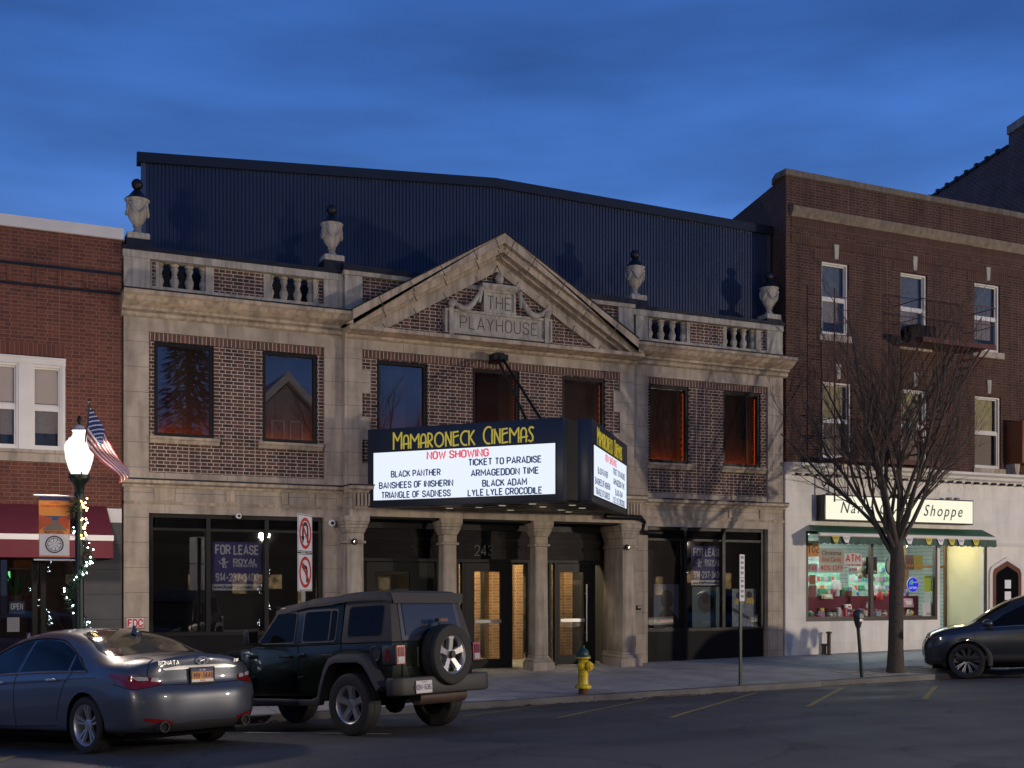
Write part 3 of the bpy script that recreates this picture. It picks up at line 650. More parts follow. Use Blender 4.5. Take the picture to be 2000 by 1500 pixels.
# portico ceiling and lobby front with an added dark brick backing
m = MB(); m.box(c0+.2, c1-.2, -.50, .30, 3.27, 3.305); m.build('portico_ceiling', 'black_panel', play)
YD = .30
lx0, lx1 = U(706, YD), U(1196, YD)
m = MB(); m.box(lx0, lx1, YD+.0, YD+.10, 3.13, 3.27); m.box(lx0, lx1, YD, YD+.1, 2.46, 2.52)
for px in (706, 855, 893, 905, 998, 1033, 1075, 1086, 1160, 1192): m.box(U(px, YD)-.03, U(px, YD)+.03, YD-.01, YD+.11, .1, 2.46)
for px in (880, 1055): m.box(U(px, YD)-.03, U(px, YD)+.03, YD-.005, YD+.11, 2.52, 3.13)
ent = m.build('entrance_frame', 'black', play)
m = MB(); m.quad((lx0, YD+.06, 2.5), (lx1, YD+.06, 2.5), (lx1, YD+.06, 3.15), (lx0, YD+.06, 3.15))
m.build('pane', 'glass_shop', ent); m = MB(); m.quad((lx0, YD+.05, .1), (lx1, YD+.05, .1), (lx1, YD+.05, 2.47), (lx0, YD+.05, 2.47)); m.build('pane', 'glass_clear', ent)
m = MB(); m.box(lx0, lx1, YD+.25, YD+.35, 2.42, 3.27); m.build('transom_wall', 'brick_dark', play)  # brick backing added to hide the lobby downlights behind the transom
text('243', .30, (U(947, YD), YD+.045, Zp(947, 1075, YD)), XR, ZU, mat('number_grey', (.12, .12, .125), .6), 'house_number', ent, ext=.002, wt=.085)
def door(p0, p1, g0, g1, gz0, gz1, bar=True):
    x0, x1 = U(p0, YD), U(p1, YD); z0 = zside((x0+x1)/2, 0)+.02
    d = MB(); gx0, gx1 = U(g0, YD), U(g1, YD)
    d.box(x0+.035, gx0, YD-.015, YD+.04, z0, 2.44); d.box(gx1, x1-.035, YD-.015, YD+.04, z0, 2.44); d.box(gx0, gx1, YD-.015, YD+.04, z0, gz0); d.box(gx0, gx1, YD-.015, YD+.04, gz1, 2.44)
    o = d.build('door', 'black', play)
    if bar:
        b = MB(); b.box(gx0, gx1, YD-.05, YD-.02, 1.18, 1.25); b.build('push_bar', 'steel', o)
    return o, gx0, gx1
door(712, 850, 732, 800, .45, 2.25); door(905, 998, 926, 977, .42, 2.26); d3, gx0, gx1 = door(1086, 1160, 1093, 1140, .46, 2.26)
m = MB(); hx = U(1142, YD); m.tube([(hx, YD-.09, .75), (hx, YD-.09, 2.0)], .018, 8); m.tube([(hx, YD-.09, .95), (hx, YD, .95)], .012, 6); m.tube([(hx, YD-.09, 1.8), (hx, YD, 1.8)], .012, 6); m.build('handle', 'steel', d3)
# lobby: back wall, lit brick piers, counter
lob = MB(); yb = 3.6
lob.box(lx0-.4, lx1+.4, yb, yb+.1, 0, 3.2); lob.box(lx0-.5, lx0-.4, YD+.15, yb, 0, 3.2); lob.box(lx1+.4, lx1+.5, YD+.15, yb, 0, 3.2); lob.box(lx0-.4, lx1+.4, YD+.15, yb, 2.9, 2.95)
lob.build('lobby_wall', 'dark_room', play)
m = MB(); m.quad((lx0-.4, YD+.1, zside(9, .3)+.01), (lx1+.4, YD+.1, zside(12, .3)+.01), (lx1+.4, yb, zside(12, .3)+.01), (lx0-.4, yb, zside(9, .3)+.01)); m.build('lobby_floor', mat('lobby_floor_oak', (.42, .30, .16), .35, var=.25, vs=4), play)
m = MB()
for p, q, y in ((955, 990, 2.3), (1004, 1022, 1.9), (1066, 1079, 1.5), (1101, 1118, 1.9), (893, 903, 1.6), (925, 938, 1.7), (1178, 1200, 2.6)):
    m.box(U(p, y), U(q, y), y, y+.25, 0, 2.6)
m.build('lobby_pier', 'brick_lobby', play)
m = MB(); m.box(U(938, 3), U(957, 3), 3.0, 3.4, 0, 2.5); m.box(U(1026, 2.6), U(1042, 2.6), 2.6, 2.8, 1.3, 2.2); m.build('lobby_door', mat('lobby_white', (.55, .58, .52), .5), play)
m = MB(); m.box(lx0+.1, U(890, 2.6), 2.6, 3.2, 0.2, 1.3); m.box(U(735, 1.2), U(800, 1.2), 1.2, 1.25, 1.9, 2.2); m.build('ticket_counter', mat('counter_dark', (.10, .075, .05), .5), play)
m = MB(); lamps = [(U(970, 1.3), 1.3), (U(1010, 1.3), 1.1), (U(1110, 1.2), 1.1), (U(1075, 1.0), .9), (U(780, 1.5), 1.8), (U(915, 1), 1.0)]
for x, y in lamps: m.lathe([(.001, 2.885), (.09, 2.885), (.09, 2.9)], (x, y, 0), 12)
m.build('lobby_downlight', emis('lobby_downlight', (1, .80, .46), 150), play)
# auditorium: ribbed metal gable behind
gp = Vector((U(275, 2.4), 2.4, 0)); ge = Vector((cos(radians(6)), -sin(radians(6)), 0)); gn = Vector((sin(radians(6)), cos(radians(6)), 0))
def PG(px, py):
    d = (px-1000)/FOC; r = Vector((d*ct+st, ct-d*st, 0)); o = Vector((0, -DIST, 0)); t = gn.dot(gp-o)/gn.dot(r)
    q = o+r*t; return ge.dot(q-gp), CZ+t*(1150-py)/FOC
gL = PG(275, 300); gM = PG(965, 350); gR = PG(1501, 444)
aud = thing('auditorium_gable', 'tall dark ribbed metal gable wall rising behind the stone parapet', 'building', tuple(gp))
def gtop(s): return gL[1]+(gM[1]-gL[1])*(s-gL[0])/(gM[0]-gL[0]) if s < gM[0] else gM[1]+(gR[1]-gM[1])*(s-gM[0])/(gR[0]-gM[0])
m = MB(); vs = []; n = int((gR[0]-gL[0])/.076); w = (gR[0]-gL[0])/n; prof = []
for i in range(n):
    for f, dd in ((0, 0), (.28, 0), (.42, -.022), (.78, -.022), (.92, 0)): prof.append((gL[0]+(i+f)*w, dd))
for s, dd in prof:
    q = gp+ge*s+gn*dd; vs += [(q.x, q.y, 5.5), (q.x, q.y, gtop(s)-.12)]
m.add(vs, [(2*i, 2*i+2, 2*i+3, 2*i+1) for i in range(len(prof)-1)]); m.build('ribbed_wall', 'siding', aud)
m = MB()
for (s0, z0), (s1, z1) in ((gL, gM), (gM, gR)):
    A = gp+ge*(s0-(.08 if s0 == gL[0] else 0)); B = gp+ge*(s1+(.08 if s1 == gR[0] else 0))
    for y0, y1, h0, h1 in ((-.10, .2, -.20, .0),):
        pa = A+gn*y0; pb = B+gn*y0; qa = A+gn*y1; qb = B+gn*y1
        m.add([(pa.x, pa.y, z0+h0), (pb.x, pb.y, z1+h0), (qb.x, qb.y, z1+h0), (qa.x, qa.y, z0+h0), (pa.x, pa.y, z0+h1), (pb.x, pb.y, z1+h1), (qb.x, qb.y, z1+h1), (qa.x, qa.y, z0+h1)], [(0, 3, 2, 1), (4, 5, 6, 7), (0, 1, 5, 4), (1, 2, 6, 5), (2, 3, 7, 6), (3, 0, 4, 7)])
m.build('fascia', 'siding_trim', aud)
m = MB(); bk = Vector((.28, .96, 0))*14
for s, wd in ((gL[0], .1), (gR[0]-.06, .1)):
    q = gp+ge*s-gn*.03; r = q+ge*wd; m.hexa([(q.x, q.y), (r.x, r.y), (r.x+gn.x*.05, r.y+gn.y*.05), (q.x+gn.x*.05, q.y+gn.y*.05)], 5.5, gtop(s)-.15)
m.build('corner_trim', mat('galv_trim', (.10, .115, .15), .35, metal=.6), aud)
m = MB(); A, Bm, B = gp+ge*gL[0]+gn*.05, gp+ge*gM[0]+gn*.05, gp+ge*gR[0]+gn*.05
for a, b, za, zb in ((A, Bm, gL[1], gM[1]), (Bm, B, gM[1], gR[1])): m.quad((a.x, a.y, za-.03), (b.x, b.y, zb-.03), (b.x+bk.x, b.y+bk.y, zb-.03), (a.x+bk.x, a.y+bk.y, za-.03))
for a, za in ((A, gL[1]), (B, gR[1])): m.quad((a.x, a.y, 5), (a.x+bk.x, a.y+bk.y, 5), (a.x+bk.x, a.y+bk.y, za-.05), (a.x, a.y, za-.05))
m.build('roof', 'siding_trim', aud)
# urns on the parapet
urnp = [(.155, 0), (.155, .03), (.13, .05), (.10, .09), (.075, .14), (.07, .17), (.10, .19), (.10, .21), (.085, .225), (.12, .27), (.18, .36), (.215, .46), (.235, .58), (.245, .72), (.245, .76), (.265, .78), (.28, .80), (.28, .825)]
lidp = [(.285, .826), (.27, .845), (.20, .90), (.13, .99), (.085, 1.05), (.06, 1.07), (.05, 1.09)]
UK = .78
urnp = [(r*.80, h*UK) for r, h in urnp]; lidp = [(r*.80, h*UK) for r, h in lidp]
def urn(px, py, y, lab):
    x, z = P(px, py, y)
    t = thing('urn', lab, 'urn', (x, y, z), 'stone urns along the parapet')
    k = MB(); k.box(x-.20, x+.20, y-.20, y+.20, z-.02, z+.10); k.build('plinth', 'stone_grey', t, bevel=.01)
    k = MB(); k.lathe([(r, h+z+.10) for r, h in urnp], (x, y, 0), 28); k.build('bowl', 'stone_grey', t, smooth=40)
    k = MB()
    for s in range(4):                            # garlands
        a0_ = pi/4+s*pi/2; pts = []
        for i in range(13):
            a = a0_+pi/2*i/12; h = .70-.24*sin(pi*i/12); r = (.245 if h > .6 else .225+.02*(h-.45)/.15)*.80; h *= UK
            pts.append((x+(r+.008)*cos(a), y+(r+.008)*sin(a), z+.10+h))
        k.tube(pts, [.012+.016*sin(pi*i/12) for i in range(13)], 6); k.ball(pts[0], .028, 8)
    k.build('garland', 'stone_grey', t, smooth=50)
    k = MB(); k.lathe([(r, h+z+.10) for r, h in lidp], (x, y, 0), 24); k.build('lid', 'flash', t, smooth=40)
    k = MB(); k.ball((x, y, z+1.03), .105, 18); k.build('finial', 'flash', t, smooth=60)
    return t
m = MB()
for px, py, y in ((268, 470, .12), (648, 512, .1), (1240, 588, .1), (1502, 625, .12)):
    x, z = P(px, py, y); m.box(x-.22, x+.22, y-.22, y+.22, 8.1, z-.02)
m.build_each('urn_pedestal', 'flash', play)
urn(268, 470, .12, 'stone urn with ball finial at the corner beside the low red brick roof, against sky')
urn(648, 512, .1, 'stone urn with ball finial on the parapet left of the pediment')
urn(1240, 588, .1, 'stone urn with ball finial on the parapet right of the pediment')
urn(1502, 625, .12, 'small end urn with ball finial tight against the tall brown brick building')
# ================================================================= marquee
def plane_hit(px, py, A, B):
    """pixel onto the upright plane through plan points A,B -> (distance along AB, z)"""
    d = (px-1000)/FOC; r = Vector((d*ct+st, ct-d*st)); o = Vector((0, -DIST)); A = Vector(A[:2]); e = (Vector(B[:2])-A); Ln = e.length; e = e/Ln
    n = Vector((-e.y, e.x)); t = n.dot(A-o)/n.dot(r); q = o+r*t
    return e.dot(q-A), CZ+t*(1150-py)/FOC
mA = Vector((U(718, -.58), -.58, 0)); mB = Vector((U(1100, -3.70), -3.70, 0)); mC = Vector((U(1156, -3.80), -3.80, 0)); mD = Vector((U(1225, -.58), -.58, 0))
MZ0, MZ1 = 3.47, 4.98
mq = thing('theatre_marquee', 'dark blue wedge marquee with lit white film boards hanging over the theatre entrance', 'marquee', (U(1000, -1.5), -1.5, MZ0))
m = MB()
for A, B in ((mA, mB), (mC, mD)):
    e = (B-A).normalized(); n = Vector((-e.y, e.x, 0))
    m.hexa([(A.x, A.y), (B.x, B.y), (B.x+n.x*.28, B.y+n.y*.28), (A.x+n.x*.28, A.y+n.y*.28)], MZ0, MZ1)
m.build('sign_box', 'marq', mq, bevel=.012)
nb = Vector((mB.x+.10, mB.y+.13, 0)); nc = Vector((mC.x-.09, mC.y+.13, 0))
m = MB(); m.hexa([(nb.x, nb.y), (nc.x, nc.y), (nc.x-.1, nc.y+.6), (nb.x+.1, nb.y+.6)], MZ0+.01, MZ1-.03); m.build('nose', 'black', mq)
m = MB(); m.hexa([(mA.x+.3, mA.y), (mB.x+.2, mB.y+.3), (mC.x-.2, mC.y+.3), (mD.x-.3, mD.y)], MZ0+.02, MZ0+.10)
m.build('soffit', 'marq_panel', mq)
m = MB(); m.hexa([(mA.x+.3, mA.y), (mB.x+.2, mB.y+.3), (mC.x-.2, mC.y+.3), (mD.x-.3, mD.y)], MZ1-.3, MZ1-.25); m.build('roof', 'siding_trim', mq)
m = MB()
for k in range(8):
    f = k/7; a = mA.lerp(mB, f); b = mD.lerp(mC, f); a = a.lerp(b, .14); b = b.lerp(a, .14)
    m.tube([(a.x, a.y, MZ0+.018), (b.x, b.y, MZ0+.018)], .006, 4)
m.build('soffit_joint', 'black', mq)
dl = emis('marquee_downlight', (1, .86, .66), .35)
for i, (f, g) in enumerate(((.25, .3), (.25, .7), (.45, .3), (.45, .55), (.45, .8), (.65, .35), (.65, .7), (.8, .5), (.1, .25), (.1, .5), (.1, .75))):
    a = mA.lerp(mB, f); b = mD.lerp(mC, f); q = a.lerp(b, g)
    MB().lathe([(.07, MZ0+.012), (.07, MZ0+.02)], (q.x, q.y, 0), 14).build('downlight', dl, mq)
GL = {'M': ([[(0, 0), (0, 1), (.43, .5), (.86, 1), (.86, 0)]], .86), 'N': ([[(0, 0), (0, 1), (.55, .02), (.55, 1)]], .55), 'I': ([[(0, 0), (0, 1)]], .0),
      'A': ([[(0, 0), (0, .66)]+[(.26-.26*cos(a*pi/8), .66+.30*sin(a*pi/8)) for a in range(1, 8)]+[(.52, .66), (.52, 0)], [(-.12, .30), (.64, .36)]], .52),
      'R': ([[(0, 0), (0, 1)], [(0, 1)]+[(.12+.32*sin(a*pi/8), .72+.28*cos(a*pi/8)) for a in range(0, 9)]+[(.05, .44), (.46, 0)]], .48),
      'O': ([[(.46+.46*cos(a*pi/10), .5+.5*sin(a*pi/10)) for a in range(21)]], .92), 'C': ([[(.5+.5*cos(radians(a)), .5+.5*sin(radians(a))) for a in range(62, 300, 17)]], .62),
      'E': ([[(.5, 1), (0, .97), (0, 0), (.52, .05)], [(0, .60), (.52, .72)]], .52), 'K': ([[(0, 0), (0, 1)], [(.5, 1), (.1, .55), (.56, 0)]], .54),
      'S': ([[(.46, .92), (.34, 1), (.14, .98), (.04, .84), (.10, .68), (.34, .44), (.42, .26), (.36, .06), (.18, 0), (0, .08)]], .46)}
def deco(word, A, B, s0, s1, z0, h, big, off, parent):
    e = (B-A).normalized(); n = Vector((e.y, -e.x, 0)); gap = .24; tot = 0
    adv = []
    for i, ch in enumerate(word):
        if ch == ' ': adv.append(.72); continue
        adv.append(GL[ch][1]+gap)
    sc = (s1-s0)/(sum(adv)-gap); x = s0; mb = MB(); w = .085*h*1.25
    for i, ch in enumerate(word):
        if ch == ' ': mb.build('sign_letters', 'gold_letter', parent); mb = MB()
        if ch != ' ':
            hh = h*1.05 if (i == 0 or word[i-1] == ' ') else h*.88
            for line in GL[ch][0]:
                pts = [Vector((x+p[0]*sc, z0+p[1]*hh)) for p in line]
                for k in range(len(pts)-1):
                    d = pts[k+1]-pts[k]
                    if d.length < 1e-6: continue
                    d.normalize(); q = Vector((-d.y, d.x))*w/2; a = pts[k]-d*w*.3; b = pts[k+1]+d*w*.3; vs = []
                    for dep in (off+.001, off+.007+.0006*(k % 2)):
                        for c in (a-q, b-q, b+q, a+q):
                            r = A+e*c.x+n*dep; vs.append((r.x, r.y, c.y))
                    mb.add(vs, [(0, 3, 2, 1), (4, 5, 6, 7), (0, 1, 5, 4), (1, 2, 6, 5), (2, 3, 7, 6), (3, 0, 4, 7)])
        x += adv[i]*sc
    return mb.build('sign_letters', 'gold_letter', parent)
def board(A, B, s0, s1):
    e = (B-A).normalized(); n = Vector((e.y, -e.x, 0)); z0, z1 = MZ0+.135, MZ0+1.05
    def q(s, z, o): r = A+e*s+n*o; return (r.x, r.y, z)
    k = MB(); k.add([q(s0, z0, .006), q(s1, z0, .006), q(s1, z1, .006), q(s0, z1, .006)], [(0, 1, 2, 3)]); sc = k.build('led_screen', 'screen', mq)
    k = MB(); w = .02
    for a, b, c, d in ((s0-w, s1+w, z0-w, z0), (s0-w, s1+w, z1, z1+w), (s0-w, s0, z0, z1), (s1, s1+w, z0, z1)): k.add([q(a, c, .015), q(b, c, .015), q(b, d, .015), q(a, d, .015), q(a, c, 0), q(b, c, 0), q(b, d, 0), q(a, d, 0)], [(0, 1, 2, 3), (0, 4, 5, 1), (2, 6, 7, 3), (1, 5, 6, 2), (0, 3, 7, 4)])
    k.build('screen_frame', 'black', mq)
    wd = s1-s0; h = z1-z0
    def t(s, fx, fz, sz, mt, wmax):
        ob = text(s, sz, q(s0+wd*fx, z0+h*fz, .012), e, ZU, mt, 'film_title', sc, ext=.001, wt=.20)
        xs = [v.co.to_tuple() for v in ob.data.vertices]; p = [Vector(c).dot(e) for c in xs]; f = wmax*wd/(max(p)-min(p)); cx = (max(p)+min(p))/2
        for v in ob.data.vertices: v.co += e*((v.co.dot(e)-cx)*(f-1))
    t('NOW SHOWING', .48, .885, .185, 'screen_red', .345)
    for s, fx, fz, wm in (('BLACK PANTHER', .245, .535, .285), ('BANSHEES OF INISHERIN', .245, .305, .425), ('TRIANGLE OF SADNESS', .245, .10, .395), ('TICKET TO PARADISE', .735, .70, .385), ('ARMAGEDDON TIME', .735, .48, .36), ('BLACK ADAM', .735, .265, .24), ('LYLE LYLE CROCODILE', .735, .085, .395)):
        t(s, fx, fz, .158, 'screen_ink', wm)
LS = (mB-mA).length; LR = (mD-mC).length
s0, s1 = plane_hit(730, 930, mA, mB)[0], plane_hit(1085, 920, mA, mB)[0]
board(mA, mB, s0, s1); deco('MAMARONECK CINEMAS', mA, mB, plane_hit(769, 870, mA, mB)[0], plane_hit(1042, 845, mA, mB)[0], MZ0+1.105, .295, 1, 0, mq)
s0, s1 = plane_hit(1158.5, 920, mC, mD)[0], plane_hit(1223, 950, mC, mD)[0]
board(mC, mD, s0, s1); deco('MAMARONECK CINEMAS', mC, mD, LR*.13, LR*.82, MZ0+1.105, .295, 1, 0, mq)
bx, bz = P(975, 699, -.5)
m = MB(); m.box(bx-.10, bx+.10, -.55, -.18, bz-.08, bz+.10); m.box(bx-.16, bx+.16, -.60, -.45, bz-.06, bz+.06); m.lathe([(.05, -.62), (.05, -.2)], (bx, 0, bz), 10, axis='y'); m.build('stay_bracket', 'black', mq)
m = MB(); q = mB.lerp(mC, .5); m.tube([(bx+.06, -.52, bz), (mC.x-.35, -2.9, MZ1-.25)], .028, 8); m.build('stay_rod', 'black', mq)
m = MB(); m.tube([(bx-.06, -.52, bz), (mB.x-.25, -3.0, MZ1-.25)], .028, 8); m.build('stay_rod', 'black', mq)
# drain pipe from the marquee to the right pier
pz = Zp(1240, 1014, -.4)
m = MB(); m.tube([(U(1180, -.7), -.75, pz+.02), (U(1243, -.5), -.66, pz+.02), (U(1250, -.35), -.5, pz-.06), (U(1253, -.2), -.2, pz-.22), (U(1258, -.1), -.10, pz-.27), (U(1292, -.1), -.10, pz-.27)], .055, 10); dp = m.build('drain_pipe', 'black', None, smooth=60)
tag(dp, 'black drain pipe bending from under the marquee onto the right shopfront', 'pipe')
# ================================================================= neighbours
SK = Vector((.28, .96, 0))
def hung_window(par, x0, x1, z0, z1, y, frm, upper, lower, blind=None):
    f = MB(); ring(f, x0, x1, z0, z1, y-.03, y+.10, .04, .05); zm = (z0+z1)/2; f.box(x0+.04, x1-.04, y-.0, y+.05, zm-.03, zm+.03)
    ring(f, x0+.04, x1-.04, zm+.03, z1-.04, y+.03, y+.07, .028); ring(f, x0+.04, x1-.04, z0+.05, zm-.03, y+.0, y+.05, .03)
    fr = f.build('window', frm, par)
    g = MB(); g.quad((x0+.06, y+.05, zm), (x1-.06, y+.05, zm), (x1-.06, y+.05, z1-.06), (x0+.06, y+.05, z1-.06)); g.quad((x0+.06, y+.025, z0+.07), (x1-.06, y+.025, z0+.07), (x1-.06, y+.025, zm), (x0+.06, y+.025, zm)); g.build_each('pane', 'glass_clear', fr)
    b = MB()
    b.box(x0+.06, x1-.06, y+.14, y+.15, zm-.02, z1-.05); b.build('blind', upper, fr)
    b = MB(); zz = z0+(zm-z0)*lower[1]; b.box(x0+.06, x1-.06, y+.16, y+.17, zz, zm); b.build('blind', lower[0], fr)
    b = MB(); b.box(x0, x1, y+.5, y+.52, z0, zz+.2); b.build('interior_panel', 'dark_room', fr)
    return fr
# ---- left: low red brick shop building
lx, rx = U(-420), U(238); LT = 8.24
lb = thing('brick_shop_building', 'red brick shop building with white sash windows above a burgundy awning', 'building', ((lx+rx)/2, 0, .2))
wx0, wx1 = U(-72), U(128)
m = MB(); wall(m, lx, rx, 3.36, LT, [(wx0, wx1, 4.33, 5.99)], 0, .25); m.build('brick_wall', 'brick_red', lb)
m = MB(); q = SK*16; m.quad((rx, 0, G0), (rx+q.x, q.y, G0), (rx+q.x, q.y, LT), (rx, 0, LT)); m.quad((lx, 0, LT-.15), (rx, 0, LT-.15), (rx+q.x, q.y, LT-.15), (lx+q.x, q.y, LT-.15)); m.build('side_wall', 'brick_red', lb)
m = MB(); m.box(lx, rx+.03, -.06, .35, LT, LT+.20); m.hexa([(rx-.3, .35), (rx+.03, .35), (rx+.03+SK.x*10, SK.y*10), (rx-.3+SK.x*10, SK.y*10)], LT, LT+.20); m.build('coping', 'white_trim', lb)
m = MB(); m.box(lx, rx, -.03, 0, 7.585, 7.64); m.box(lx, rx, -.03, 0, 7.235, 7.275); m.build('brick_band', 'flash', lb)
m = MB(); x = rx-.15
while x > lx+.6:
    m.box(x-.10, x, -.022, 0, 7.30, 7.56); x -= .42
m.build_each('brick_corbel', 'brick_red_sold', lb)
m = MB(); m.box(wx0-.1, wx1+.0, -.012, .0, 5.995, 6.24); m.build('soldier_course', 'brick_red_sold', lb)
mid0, mid1 = U(36), U(60)
m = MB(); m.box(wx0, wx1, -.05, .1, 5.86, 5.985); m.box(wx0, wx1, -.08, .1, 5.95, 5.988); m.box(mid0, mid1, -.03, .1, 4.36, 5.86); m.box(wx1-.055, wx1-.005, -.03, .1, 4.36, 5.86); m.box(wx0+.005, wx0+.055, -.03, .1, 4.36, 5.86); m.build('window_casing', 'white_trim', lb)
hung_window(lb, wx0+.055, mid0, 4.36, 5.86, .03, 'white_trim', 'shade', ('shade_dk', .35)); hung_window(lb, mid1, wx1-.055, 4.36, 5.86, .03, 'white_trim', 'shade', ('shade_dk', .42))
m = MB(); m.sweep_x([(.1, 4.14), (-.06, 4.14), (-.06, 4.28), (-.09, 4.30), (-.09, 4.352), (.1, 4.355)], wx0-.1, wx1+.05); m.build('sill', 'stone_plain', lb)
m = MB(); m.box(U(150), rx, -.03, .2, G0, 3.36); m.build('pier', brick('grey_tile', (.10, .10, .105), (.085, .085, .09), (.04, .04, .04), w=.9, h=.45, ms=.008, squash=1, off=0), lb)
m = MB(); m.box(U(208), rx-.01, -.06, -.035, 3.10, 3.35); m.build('fascia_board', 'white_trim', lb)
m = MB(); m.box(lx, U(150), .02, .12, 3.0, 3.36)
for px in (-150, -60, 68, 85, 148): m.box(U(px)-.04, U(px)+.04, .0, .14, .1, 3.0)
m.box(lx, U(68), .02, .14, G0, .78); m.box(U(85), U(148), .03, .1, .95, 1.15)
sf = m.build('shopfront', 'black', lb)
m = MB(); m.quad((lx, .08, .78), (U(150), .08, .78), (U(150), .08, 3.0), (lx, .08, 3.0)); m.build('pane', 'glass_shop', sf)
m = MB(); m.box(lx, U(160), 3.0, 3.1, 0, 3.1); m.box(U(150), U(152), .15, 3, 0, 3.1); m.box(lx, U(160), .15, 3, 3.02, 3.1); m.box(lx, U(160), .15, 3, -.2, .0); m.build('shop_interior', mat('dim_shop_wall', (.09, .05, .03), .8, var=.3, vs=2), lb)
m = MB()
for px in (-40, 35, 110): m.lathe([(.001, 2.93), (.1, 2.93), (.1, 2.95)], (U(px, 1.6), 1.6, 0), 12)
m.build('ceiling_lamp', emis('shop_lamp_dim', (1, .6, .28), 9), lb)
# awning
ax0, ax1 = U(-430, -1), U(221, -1); bx1 = U(208)
aw = thing('shop_awning', 'burgundy canvas awning with a white stripe over the left shop', 'awning', (U(60, -.5), -.5, 2.8))
m = MB(); m.add([(ax0, 0, 3.39), (bx1, 0, 3.39), (ax1, -1, 2.82), (ax0, -1, 2.82)], [(0, 3, 2, 1)]); m.add([(bx1, 0, 3.39), (ax1, -1, 2.82), (ax1, -1, 2.42), (bx1+.02, 0, 2.42)], [(0, 1, 2, 3)])
m.add([(ax0, -1.0, 2.43), (ax1, -1.0, 2.43), (ax1, -1.0, 2.73), (ax0, -1.0, 2.73)], [(0, 1, 2, 3)]); m.build('canvas', 'burgundy', aw)
m = MB(); m.box(ax0, ax1+.01, -1.012, -.985, 2.73, 2.825); m.build('stripe', 'white_vinyl', aw)
m = MB()
for x in (ax1-.02, ax1-2.2, ax1-4.4): m.tube([(x, -.03, 2.45), (x, -.98, 2.45), (x, -.98, 2.8), (x, -.03, 3.36)], .014, 6)
m.build('awning_frame', 'galv', aw)
# ---- right: brown brick three-storey building over a white shop front
R0, R1 = U(1534, -.05), U(2000)+7; RT = 11.72
rb = thing('brown_brick_building', 'three storey brown brick building with a white painted ground floor gift shop', 'building', (R0+6, 0, .3))
YB = .12
RW = [(U(p, YB), U(q, YB), z0, z1) for p, q, z0, z1 in ((1605, 1658, 8.05, 9.82), (1759, 1811, 8.05, 9.84), (1903, 1953, 8.08, 9.86), (1607, 1664, 5.06, 6.92), (1760, 1812, 5.06, 6.92), (1904, 1955, 5.04, 6.92))]
RW += [(U(2085, YB), U(2135, YB), 5.04, 6.92), (U(2085, YB), U(2135, YB), 8.08, 9.86)]
rxl = U(1535, YB)
m = MB(); wall(m, rxl, R1, 4.6, RT, RW, YB, .22); m.build('brick_wall', 'brick_brown', rb)
sd = Vector((.244, .97, 0)); m = MB(); q = sd*14; m.quad((rxl, YB, G0), (rxl+q.x, YB+q.y, G0), (rxl+q.x, YB+q.y, RT), (rxl, YB, RT)); m.build('side_wall', 'brick_brown_side', rb)
m = MB(); m.quad((rxl, YB, RT-.4), (R1, YB, RT-.4), (R1+q.x, YB+q.y, RT-.4), (rxl+q.x, YB+q.y, RT-.4)); m.build('roof', 'dark_room', rb)
m = MB(); m.box(rxl-.04, R1, YB-.05, YB+.35, RT, RT+.14); m.hexa([(rxl-.04, YB+.351), (rxl+.3, YB+.351), (rxl+.3+sd.x*.75, YB+sd.y*.75), (rxl-.04+sd.x*.75, YB+sd.y*.75)], RT, RT+.14); m.build('coping', mat('brown_coping', (.15, .125, .10), .85, var=.3, streak=.3), rb)
m = MB(); m.sweep_x([(YB+.05, 10.76), (YB-.05, 10.76), (YB-.10, 10.84), (YB-.14, 10.90), (YB-.14, 10.99), (YB+.05, 11.02)], rxl+.12, R1); m.build('stone_cornice', mat('brown_stone', (.20, .16, .12), .85, var=.25, streak=.3), rb)
m = MB(); m.box(rxl+.15, R1, YB-.018, YB, 10.50, 10.75); m.box(rxl+.15, R1, YB-.018, YB, 10.14, 10.36); m.build('soldier_course', 'brick_brown_sold', rb)
for i, h in enumerate(RW):
    x0, x1, z0, z1 = h; up = i < 3 or i == 7
    hung_window(rb, x0+.01, x1-.01, z0+.01, z1-.01, YB+.08, 'white_trim', mat('drape', (.10, .105, .12), .8, var=.3, vs=8) if up else mat('yellow_blind', (.38, .33, .20), .8, var=.25, vs=6), ('shade_dk', .4 if up else .1))
    cx = (x0+x1)/2
    k = MB(); k.prism([(cx-.05, z1+.07), (cx+.05, z1+.07), (cx+.075, z1+.42), (cx-.075, z1+.42)], YB-.05, YB+.05); k.build('keystone', 'stone_grey', rb)
    k = MB(); k.box(x0-.10, x1+.10, YB-.07, YB+.05, z0-.16, z0-.005); k.build('sill', 'stone_plain', rb)
    k = MB(); k.box(x0-.25, cx-.06, YB-.012, YB, z1+.004, z1+.26); k.build('brick_arch', 'brick_brown_sold', rb)
    k = MB(); k.box(cx+.06, x1+.25, YB-.012, YB, z1+.004, z1+.26); k.build('brick_arch', 'brick_brown_sold', rb)
# white ground floor
YW = -.05
gx0, gx1 = U(1574, YW), U(1831, YW); dx0, dx1 = U(1836, YW), U(1921, YW); hx0, hx1 = U(1936, YW), U(1992, YW)
GZ0, GZ1 = 1.12, 3.28
m = MB(); wall(m, R0, R1, G0, 4.62, [(gx0, gx1, GZ0, GZ1), (dx0, dx1, G0, GZ1)], YW, .12)
